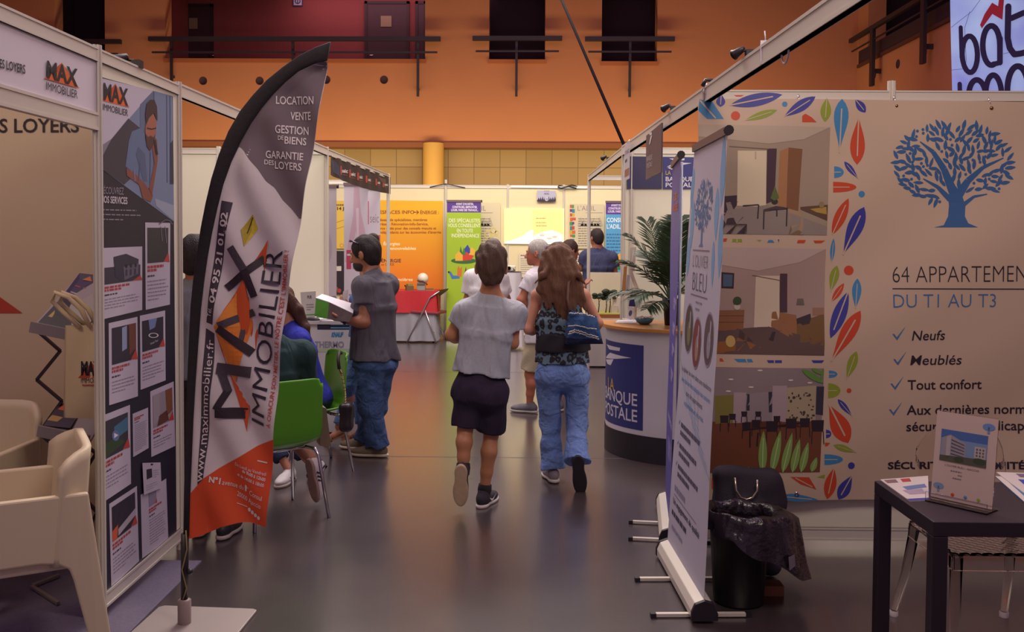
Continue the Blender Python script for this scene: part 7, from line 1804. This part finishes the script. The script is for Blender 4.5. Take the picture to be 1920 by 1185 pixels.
nt.links.new(tc.outputs['Object'], nz.inputs['Vector']); nt.links.new(tc.outputs['Object'], mxv.inputs[6]); nt.links.new(nz.outputs['Color'], mxv.inputs[7]); nt.links.new(mxv.outputs[2], vo.inputs['Vector']); nt.links.new(vo.outputs['Distance'], cr.inputs[0]); nt.links.new(cr.outputs[0], q.inputs['Base Color'])
make_shirt(f, LEO, wom, B(1054, 679), 0, .0075, .012, 1.1, seed=7, amp=.004, name='top', tank=True)
g = SDF(.008); etube(g, B(1056, 624), B(1056, 657), f.r, .172, .138, .19, .152, .02); g.warp(folds(.005, 3, 2)); g.build('waist_wrap', mat('#1c1822', .85), wom)
make_legs(f, denim('#708cc4'), wom, 1.97, .0075, .010, .08, (.098, .074, .070), 9, .007, 'jeans', flare=.030)
H = f.H
lk = []
rn = random.Random(12)
for i in range(40):
    a = rn.uniform(-1, 1); x0 = 1046 + 24 * a; 
    s0 = B(x0, 468 + 10 * abs(a), -.10 + .05 * abs(a)); s1 = B(1046 + 33 * a + 4, 505, -.12 + .05 * abs(a)); s2 = B(1050 + (34 if a < 0 else 40) * a + rn.uniform(-6, 6), 540 + rn.uniform(-6, 6), -.135 + .04 * abs(a)); s3 = B(1058 + 40 * a + rn.uniform(-10, 10), 592 - 34 * abs(a) + rn.uniform(-18, 22), -.13)
    lk.append(([s0, s1, s2, s3], [.020, .020, .014, .003]))
for x0, x1, y1 in ((1036, 1002, 532), (1070, 1102, 540), (1068, 1078, 612), (1060, 1068, 620)):
    lk.append(([B(x0, 490, -.10), B((x0 + x1) / 2, 515, -.13), B(x1, y1, -.13)], [.024, .018, .004]))
make_hair(f, hairmat('#684836'), wom, .007, -.09, .05, .016, 5, lk, sides=-.06, amp=.004)
b = MB(); b.tube([H + f.HR @ V((x, y, z)) for x, y, z in ((-.10, .0, .05), (-.07, .035, .115), (0, .05, .135), (.07, .035, .115), (.10, .0, .05))], .006, 8); b.build('hair_band', mat('#2a2a60', .3), wom)
make_shoe(J['al'], J['tl'], J['nl'], mat('#8a8088', .7), mat('#c9c0bc', .6), wom, low=True)
make_shoe(J['ar'], J['tr'], J['nr'], mat('#2a2230', .7), mat('#1f1822', .6), wom, low=True)
# her bag
q = B(1092, 618, -.22)
bag = thing('shoulder_bag', 'blue denim shoulder bag with sequin bands on the shoulder of the woman', 'bag', q)
Yq = Yw - .20
tl_, tr_, br_, bl_ = [atY(x, y, Yq) for x, y in ((1066, 577), (1119, 593), (1131, 645), (1059, 647))]
def bagside(sg):
    def fn(u, v):
        q = tl_.lerp(tr_, u).lerp(bl_.lerp(br_, u), v); e = (math.sin(math.pi * u) ** .55) * (math.sin(math.pi * min(1, .12 + .88 * v)) ** .5)
        q = q + V((0, sg * (.062 * e + .006 * math.sin(14 * u + 7 * v) * e), .012 * math.sin(math.pi * u) * (v - .8)))
        return q
    return fn
b = MB(); DN, DN2 = denim('#34507c'), denim('#262c48')
for sg in (-1, 1):
    b.grid(lambda u, v: bagside(sg)(u, v * .8), 22, 16, DN); b.grid(lambda u, v: bagside(sg)(u, .8 + v * .2), 22, 5, DN2)
b.build('bag_body', None, bag)
def seq(pts, w, col, nm):
    p3 = [onP(x, y, V((0, Yq - .075, 0)), V((0, -1, 0))) for x, y in pts]; r2 = random.Random(5); b = MB()
    for a, c in zip(p3, p3[1:]):
        for k in range(10): z = a.lerp(c, k / 10) + V((0, r2.uniform(-.006, .004), r2.uniform(-w, w))); b.ball(z, .0045, None, 6, 4)
    b.build(nm, mat(col, .25, .5), bag)
seq([(1068, 588), (1085, 587), (1100, 590), (1116, 594)], .004, '#c9c3bb', 'sequin_band'); seq([(1066, 612), (1080, 610), (1100, 615), (1120, 617)], .002, '#b5ada4', 'sequin_band'); seq([(1066, 627), (1078, 622), (1100, 630), (1125, 636)], .003, '#c9c3bb', 'sequin_band'); seq([(1068, 623), (1078, 618), (1100, 626), (1123, 632)], .003, '#c9c3bb', 'sequin_band')
MB().tube([tl_ + V((.01, -.02, -.02)), B(1064, 560, -.17), B(1066, 530, -.15), B(1078, 518, -.08), B(1086, 522, .02), B(1080, 560, .14), B(1092, 600, .02)], .011, 8, mat('#5a3a30', .6)).build('strap', None, bag)

# ---------------------------------------------------------------- man in dark grey t-shirt with a catalogue
Ym = 7.1
def B(px, py, dy=0): return atY(px, py, Ym + dy)
J = dict(head=B(684, 476, .0), hs=1.08, face=(-.93, .28, -.18), neck=B(702, 519, .0), sl=B(681, 536, -.13), sr=B(729, 533, .14), el=B(684, 605, -.18), er=B(706, 600, .24), wl=B(645, 600, -.20), wr=B(668, 590, .20),
         pelvis=B(703, 668), hl=B(693, 686, -.07), hr=B(714, 686, .08), kl=B(694, 765, -.08), kr=B(705, 762, .10), al=B(708, 838, -.03), ar=B(684, 826, .20), tl=(-1, .12, 0), tr=(-1, .25, 0))
J['al'].z = J['ar'].z = .09
man = person('dark-haired man in a dark grey t-shirt and jeans reading a catalogue', (J['pelvis'].x, Ym, 0))
f = figure(J, 1.0, 1.04)
make_body(f, skin('#8f5a44'), man, .0075, ((V((-1, .1, .12)), V((0, .25, 1)), -1, .55), (V((-1, -.1, .1)), V((0, -.2, 1)), 1, .5)))
make_shirt(f, knit('#55525c'), man, B(702, 673), .50, .0075, .018, 1.12, seed=14, amp=.008)
make_legs(f, denim('#3f557e'), man, 1.98, .0075, .010, .08, (.105, .088, .080), 15, .008, 'jeans', flare=.012)
make_hair(f, hairmat('#1f171b'), man, .007, -.07, .05, .010, 8, sides=-.03, amp=.0025)
g = SDF(.006); HR, H = f.HR, f.H; hs = 1.08
g.ell(H + HR @ (V((0, .036, -.07)) * hs), V((.058, .066, .05)) * hs, .01, HR).ell(H + HR @ (V((0, .125, -.045)) * hs), V((.03, .035, .028)) * hs, .01, HR, True).cut(H + HR @ (V((0, 0, -.048)) * hs), HR @ V((0, -.35, 1)))
g.build('beard', mat('#2c2024', .8, bump=.5, bscale=300), man)
MB().tube([H + HR @ (V(c) * hs) for c in ((-.088, -.01, .07), (-.08, .055, .105), (-.03, .09, .105), (.03, .09, .105), (.08, .055, .105), (.088, -.01, .07))], .006, 6, mat('#23243c', .2)).build('sunglasses', None, man)
SUE = mat('#6f6254', .85, var=.1, scale=20)
make_shoe(J['al'], J['tl'], (0, 0, 1), SUE, mat('#c3b9a9', .7), man, low=True, L=1.12); make_shoe(J['ar'], J['tr'], (0, 0, 1), SUE, mat('#c3b9a9', .7), man, low=True, L=1.12)
w0 = J['wl'].lerp(V(J['el']), .05); MB().lathe(w0, [(.033, -.010), (.036, -.006), (.036, .006), (.033, .010)], 18, mat('#1f1a20', .4), (J['wl'] - J['el'])).build('wristwatch', None, man)
cat_ = thing('catalogue', 'large open catalogue with green cover held by the man in dark grey', 'catalogue', B(625, 590, -.22))
def slab4(q, dys, th, m_, nm, par):
    c = [B(x, y, d) for (x, y), d in zip(q, dys)]; n_ = (c[1] - c[0]).cross(c[3] - c[0]).normalized(); n_ = n_ if n_.y > 0 else -n_
    return MB().prism(c, n_ * th, m_).build(nm, None, par)
slab4(((592, 559), (617, 567), (614, 598), (590, 593)), (-.20, -.22, -.25, -.24), .004, mat('#3f7a22', .4), 'cover', cat_)
slab4(((617, 567), (662, 588), (655, 604), (614, 598)), (-.22, -.25, -.27, -.25), .004, mat('#4a3c42', .4, var=.6, scale=14), 'cover', cat_)
slab4(((592, 558), (617, 566), (662, 587), (664, 570), (604, 551)), (-.20, -.22, -.25, .02, .04), .012, mat('#cac5cf', .6), 'pages', cat_)

# ---------------------------------------------------------------- woman with a hair bun behind him
Yc_ = 7.5
def B(px, py, dy=0): return atY(px, py, Yc_ + dy)
J = dict(head=B(683, 474, .0), hs=1.0, face=(-1, .1, -.15), neck=B(690, 524, .0), sl=B(688, 540, -.15), sr=B(692, 538, .16), el=B(684, 600, -.16), er=B(684, 596, .18), wl=B(660, 578, -.14), wr=B(656, 590, .12),
         pelvis=B(682, 640), hl=B(678, 652, -.08), hr=B(682, 652, .08), kl=B(656, 722, -.07), kr=B(672, 722, .10), al=B(634, 800, -.03), ar=B(676, 800, .12), tl=(-1, .0, -.45), nl=(-.45, 0, 1), tr=(-1, .1, -.3), nr=(-.3, 0, 1))
w2 = person('woman with a dark hair bun and blue top behind the man in dark grey', (J['pelvis'].x, Yc_, 0))
f = figure(J, .92, .95, True)
make_body(f, skin('#a8705a'), w2, .008, ((V((-.8, 0, .45)), V((.3, .3, .8)), -1, .7), None), hand_s=.9)
make_shirt(f, knit('#5a76b0'), w2, B(682, 632), 0, .008, .010, 1.02, seed=22, amp=.003, name='top', tank=True)
make_legs(f, denim('#5c7bab'), w2, 1.93, .008, .006, .10, (.095, .066, .050), 23, .004, 'jeans')
make_hair(f, hairmat('#2c1d1c'), w2, .007, -.06, .05, .010, 9, [([B(697, 456, .0), B(699, 448, .0)], [.052, .048])], sides=-.03)
for a, t_, n_ in ((J['al'], V((-1, 0, -.45)), V((-.45, 0, 1))), (J['ar'], V((-1, .1, -.3)), V((-.3, 0, 1)))):
    tt = t_.normalized(); nn = (n_ - tt * n_.dot(tt)).normalized(); sb = a - nn * .085; xx = tt.cross(nn)
    sh_ = MB().prism([sb - tt * .05 + xx * .03, sb + tt * .15 + xx * .036, sb + tt * .17, sb + tt * .15 - xx * .036, sb - tt * .05 - xx * .03], nn * .012, mat('#8a6248', .6)).build('sandal', None, w2)
    h0 = sb - tt * .025; MB().prism([h0 + V((-.025, -.025, 0)), h0 + V((.03, -.025, 0)), h0 + V((.03, .025, 0)), h0 + V((-.025, .025, 0))], V((0, 0, -max(.02, h0.z))), mat('#a3744e', .6)).build('heel', None, sh_)
    MB().tube([sb + tt * .09 + xx * .04, sb + tt * .085 + nn * .05, sb + tt * .09 - xx * .04], .009, 6, mat('#6a4a3a', .6)).build('strap', None, sh_)
q = B(645, 560, -.15); b = MB(); b.prism([q + V((-.03, 0, -.05)), q + V((.02, .01, -.05)), q + V((.035, .0, .075)), q + V((-.005, .0, .06))], (0, .006, .0)); tag(b.build('paper_card', mat('#c9c4cb', .6)), 'white card held upright in the hand of the woman with the hair bun', 'card')
q = B(633, 578, -.18); b = MB(); b.prism([B(612, 558, -.12), B(628, 556, .0), B(652, 585, .0), B(640, 590, -.14)], (0, .01, .006)); tag(b.build('magazine', mat('#4a4350', .5)), 'dark magazine held open by the woman with the hair bun', 'magazine')

# ---------------------------------------------------------------- seated man in dark green
c0 = V((C1[0], C1[1], 0)); fw = V((-.64, .76, 0)).normalized(); rt = V((fw.y, -fw.x, 0))
W_ = lambda a, b, z: c0 + fw * a + rt * b + V((0, 0, z))
J = dict(head=W_(.10, -.02, 1.20), face=fw * 1 + V((-.1, 0, -.2)), neck=W_(.02, 0, 1.02), sl=W_(0, -.185, .965), sr=W_(0, .185, .965), el=W_(.10, -.26, .69), er=W_(.07, .245, .685), wl=W_(.33, -.16, .74), wr=W_(.32, .16, .74),
         pelvis=W_(.04, 0, .57), hl=W_(.08, -.085, .56), hr=W_(.08, .085, .56), kl=W_(.40, -.13, .50), kr=W_(.32, .14, .50), al=W_(.36, -.12, .10), ar=atY(601, 878, 5.80), tl=fw, tr=(.16, .05, -1), nr=(.6, .75, .2))
sm = person('seated man in a dark green t-shirt with one foot tucked under the green chair', (c0.x, c0.y, 0))
f = figure(J, .96, .92)
make_body(f, skin('#9a6650'), sm, .008)
make_shirt(f, knit('#24393c'), sm, W_(.04, 0, .54), .62, .008, .018, 1.08, seed=31, amp=.005)
make_legs(f, mat('#2a2a3c', .85), sm, .92, .008, .010, .06, (.105, .09, .08), 32, .004, 'shorts')
make_hair(f, hairmat('#6a4a38'), sm, .007, -.06, .05, .003, 10, sides=-.03, amp=.0015)
def stripes(base, x, t, n, u):
    for sg in (-1, 1):
        for k in range(3):
            a0 = base + x * sg * .046 + t * (.0 + .025 * k) + n * .022; MB().tube([a0, a0 + t * .02 + n * .03 - x * sg * .008], .005, 6, mat('#1f1a26', .6)).build('stripe', None, u)
make_shoe(J['ar'], J['tr'], J['nr'], mat('#c3bac0', .7), mat('#8f7470', .7, var=.1, scale=20), sm, deco=stripes); make_shoe(J['al'], J['tl'], (0, 0, 1), mat('#c3bac0', .7), mat('#c9c0c0', .7), sm)
dr = (J['kr'] - J['ar']).normalized(); MB().lathe(J['ar'], [(.040, -.02), (.043, .02), (.041, .05), (.036, .052)], 16, mat('#1f1a22', .9), dr).build('sock', None, sm)

# ---------------------------------------------------------------- seated woman in violet blue
c0 = V((C2[0] - .055, C2[1] + .0, 0)); fw = V((math.cos(C2A - .15), math.sin(C2A - .15), 0)); rt = V((fw.y, -fw.x, 0))
J = dict(head=W_(.18, 0, 1.21), face=fw + V((0, 0, -.25)), neck=W_(.08, 0, 1.02), sl=W_(.05, -.17, .96), sr=W_(.05, .17, .96), el=W_(.12, -.24, .70), er=W_(.12, .24, .70), wl=W_(.36, -.15, .74), wr=W_(.36, .15, .74),
         pelvis=W_(-.05, 0, .55), hl=W_(-.01, -.085, .53), hr=W_(-.01, .085, .53), kl=W_(.40, -.10, .52), kr=W_(.40, .10, .52), al=atY(541, 892, 6.32), ar=atY(588, 888, 6.42), tl=(-.15, -1, 0), tr=(.3, -1, 0))
J['al'].z = J['ar'].z = .085
sw = person('seated woman in a violet blue top with long brown hair, half behind the flag', (c0.x, c0.y, 0))
f = figure(J, .94, .95, True)
make_body(f, skin('#a8705a'), sw, .009)
make_shirt(f, knit('#2c3296'), sw, W_(-.06, 0, .48), .98, .009, .014, 1.08, seed=41, amp=.004, name='top')
make_legs(f, denim('#2a3350'), sw, 1.85, .009, .008, .05, (.095, .072, .058), 42, .004, 'jeans')
lk = [([f.H + f.HR @ V((x, -.06, .05)), f.H + f.HR @ V((x * 1.2, -.115, -.08)), f.H + f.HR @ V((x * 1.3, -.13, -.22)), f.H + f.HR @ V((x * 1.1, -.14, -.36))], [.04, .04, .035, .012]) for x in (-.07, -.035, 0, .035, .07)]
make_hair(f, hairmat('#4a2f2a'), sw, .008, -.09, .05, .014, 11, lk, sides=-.06)
for q_ in 'lr': make_shoe(J['a' + q_], J['t' + q_], (0, 0, 1), mat('#c9c4c6', .6), mat('#b5aaa0', .7), sw, deco=stripes)

# ---------------------------------------------------------------- man hidden behind the flag
Yh = 5.16
def B(px, py, dy=0): return atY(px, py, Yh + dy)
J = dict(head=B(368, 484), face=(.1, 1, -.1), neck=B(376, 536), sl=B(342, 558, 0), sr=B(420, 558, .02), el=B(338, 640, .03), er=B(425, 640, .05), wl=B(360, 690, .22), wr=B(410, 690, .22),
         pelvis=B(388, 690), hl=B(366, 715), hr=B(410, 715), kl=B(368, 850, .03), kr=B(415, 850, -.02), al=B(375, 985, .03), ar=B(423, 985, -.02), tl=(-.2, 1, 0), tr=(.1, 1, 0))
J['al'].z = J['ar'].z = .09
hm = person('dark-haired man in a grey-blue shirt standing behind the feather flag', (J['pelvis'].x, Yh, 0))
f = figure(J, .98); make_body(f, skin('#9a624e'), hm, .009)
make_shirt(f, knit('#7a808f'), hm, B(388, 705), .6, .009, .018, 1.12, seed=51); make_legs(f, mat('#241f2c', .85), hm, 1.97, .009, .01, .08, (.105, .085, .075), 52)
make_hair(f, hairmat('#231a1e'), hm, .008, -.07, .05, .010, 12, sides=-.03, amp=.002)
for q_ in 'lr': make_shoe(J['a' + q_], J['t' + q_], (0, 0, 1), mat('#1f1a22', .5), mat('#a39a96', .6), hm, low=True)

# ---------------------------------------------------------------- white-haired man in white t-shirt and khaki shorts
Yo = 8.95
def B(px, py, dy=0): return atY(px, py, Yo + dy)
J = dict(head=B(1007, 474), hs=1.03, face=(-1, .25, -.05), neck=B(1018, 508, .0), sl=B(1000, 521, -.10), sr=B(1040, 519, .14), el=B(977, 562, -.12), er=B(1040, 566, .2), wl=B(1000, 586, .04), wr=B(1010, 586, .26),
         pelvis=B(1022, 626), hl=B(1006, 637, -.05), hr=B(1038, 637, .06), kl=B(993, 702, -.05), kr=B(1044, 702, .08), al=B(993, 760, -.03), ar=B(1047, 758, .10), tl=(-1, .3, 0), tr=(-.4, 1, 0))
J['al'].z = J['ar'].z = .09
om = person('white-haired man in white t-shirt and khaki shorts in front of the projection', (J['pelvis'].x, Yo, 0))
f = figure(J, .98, 1.08); make_body(f, skin('#a8654e'), om, .009)
make_shirt(f, knit('#c0bac4'), om, B(1020, 640), .6, .009, .020, 1.14, seed=61, amp=.006); make_legs(f, mat('#a39680', .85, bump=.2, bscale=60), om, .90, .009, .012, .08, (.108, .098, .09), 62, .005, 'shorts')
make_hair(f, hairmat('#a39c98'), om, .008, -.06, .05, .004, 13, sides=-.02, amp=.0015)
for q_ in 'lr': make_shoe(J['a' + q_], J['t' + q_], (0, 0, 1), mat('#5a5760', .8), mat('#a8a0a0', .6), om)

# ---------------------------------------------------------------- grey-haired man in white, mostly behind the boy
Yg = 9.6
def B(px, py, dy=0): return atY(px, py, Yg + dy)
J = dict(head=B(926, 470), face=(.55, 1, -.1), neck=B(918, 506), sl=B(885, 520, .0), sr=B(938, 520, -.02), el=B(876, 562, .03), er=B(950, 560, .05), wl=B(895, 590, .2), wr=B(935, 590, .2),
         pelvis=B(911, 608), hl=B(900, 620), hr=B(922, 620), kl=B(900, 690), kr=B(922, 690), al=B(898, 745), ar=B(922, 745), tl=(-.2, 1, 0), tr=(.2, 1, 0))
J['al'].z = J['ar'].z = .09
gm = person('grey-haired man in a white shirt, mostly hidden behind the boy', (J['pelvis'].x, Yg, 0))
f = figure(J, .98, 1.08); make_body(f, skin('#a06650'), gm, .010)
make_shirt(f, knit('#c9c5cb'), gm, B(911, 625), .7, .010, .022, 1.12, seed=71, amp=.005, name='shirt'); make_legs(f, mat('#3a3640', .85), gm, 1.97, .010, .01, .08, (.105, .085, .08), 72)
make_hair(f, hairmat('#6f6466'), gm, .009, -.06, .05, .004, 14, sides=-.02, amp=.0015)
for q_ in 'lr': make_shoe(J['a' + q_], J['t' + q_], (0, 0, 1), mat('#c3bdbd', .6), mat('#c9c4c0', .6), gm, vox=.008)

# ---------------------------------------------------------------- dark-haired woman beyond the walking woman
Yd = 11.2
def B(px, py, dy=0): return atY(px, py, Yd + dy)
J = dict(head=B(1070, 470), face=(.9, .5, -.1), neck=B(1066, 500), sl=B(1050, 511, .08), sr=B(1080, 512, -.08), el=B(1046, 548, .1), er=B(1088, 545, -.08), wl=B(1070, 560, .22), wr=B(1098, 532, .02),
         pelvis=B(1066, 590), hl=B(1058, 600), hr=B(1074, 600), kl=B(1058, 660), kr=B(1074, 660), al=B(1058, 706), ar=B(1074, 706), tl=(.4, 1, 0), tr=(.6, 1, 0))
J['al'].z = J['ar'].z = .09
dw = person('dark-haired person in a dark sleeveless top half hidden behind the walking woman', (J['pelvis'].x, Yd, 0))
f = figure(J, .95, 1.0, True); make_body(f, skin('#9a624e'), dw, .011, hand_s=.95)
make_shirt(f, knit('#3a4450'), dw, B(1066, 602), 0, .011, .012, 1.08, seed=81, name='top', tank=True); make_legs(f, mat('#2a2733', .85), dw, 1.97, .011, .008, .08, (.1, .075, .06), 82)
make_hair(f, hairmat('#3a2420'), dw, .010, -.07, .05, .010, 15, sides=-.04, amp=.002)
for q_ in 'lr': make_shoe(J['a' + q_], J['t' + q_], (0, 0, 1), mat('#3a3236', .6), mat('#8a8280', .6), dw, vox=.009)

# ---------------------------------------------------------------- man in navy polo at the far stand
Yn = 13.3
def B(px, py, dy=0): return atY(px, py, Yn + dy)
J = dict(head=B(1118, 446), hs=1.06, face=(-.6, 1, -.1), neck=B(1121, 470), sl=B(1097, 481, .0), sr=B(1147, 483, .0), el=B(1088, 504, .03), er=B(1153, 512, .03), wl=B(1097, 481, .24), wr=B(1150, 540, .08),
         pelvis=B(1121, 555), hl=B(1112, 565), hr=B(1131, 565), kl=B(1112, 615), kr=B(1131, 615), al=B(1112, 655), ar=B(1131, 655), tl=(-.2, 1, 0), tr=(.2, 1, 0))
J['al'].z = J['ar'].z = .09
nm = person('man in a navy polo seen from behind at the far display', (J['pelvis'].x, Yn, 0))
f = figure(J, 1.06, 1.12); make_body(f, skin('#9a624e'), nm, .012)
make_shirt(f, knit('#393c5a'), nm, B(1121, 565), .6, .011, .022, 1.1, seed=91, name='polo_shirt'); make_legs(f, mat('#2a2733', .85), nm, 1.97, .012, .01, .08, (.105, .085, .08), 92)
make_hair(f, hairmat('#2a2024'), nm, .010, -.07, .05, .006, 16, sides=-.02, amp=.0015)
for q_ in 'lr': make_shoe(J['a' + q_], J['t' + q_], (0, 0, 1), mat('#2a2430', .6), mat('#8a8280', .6), nm, vox=.01)
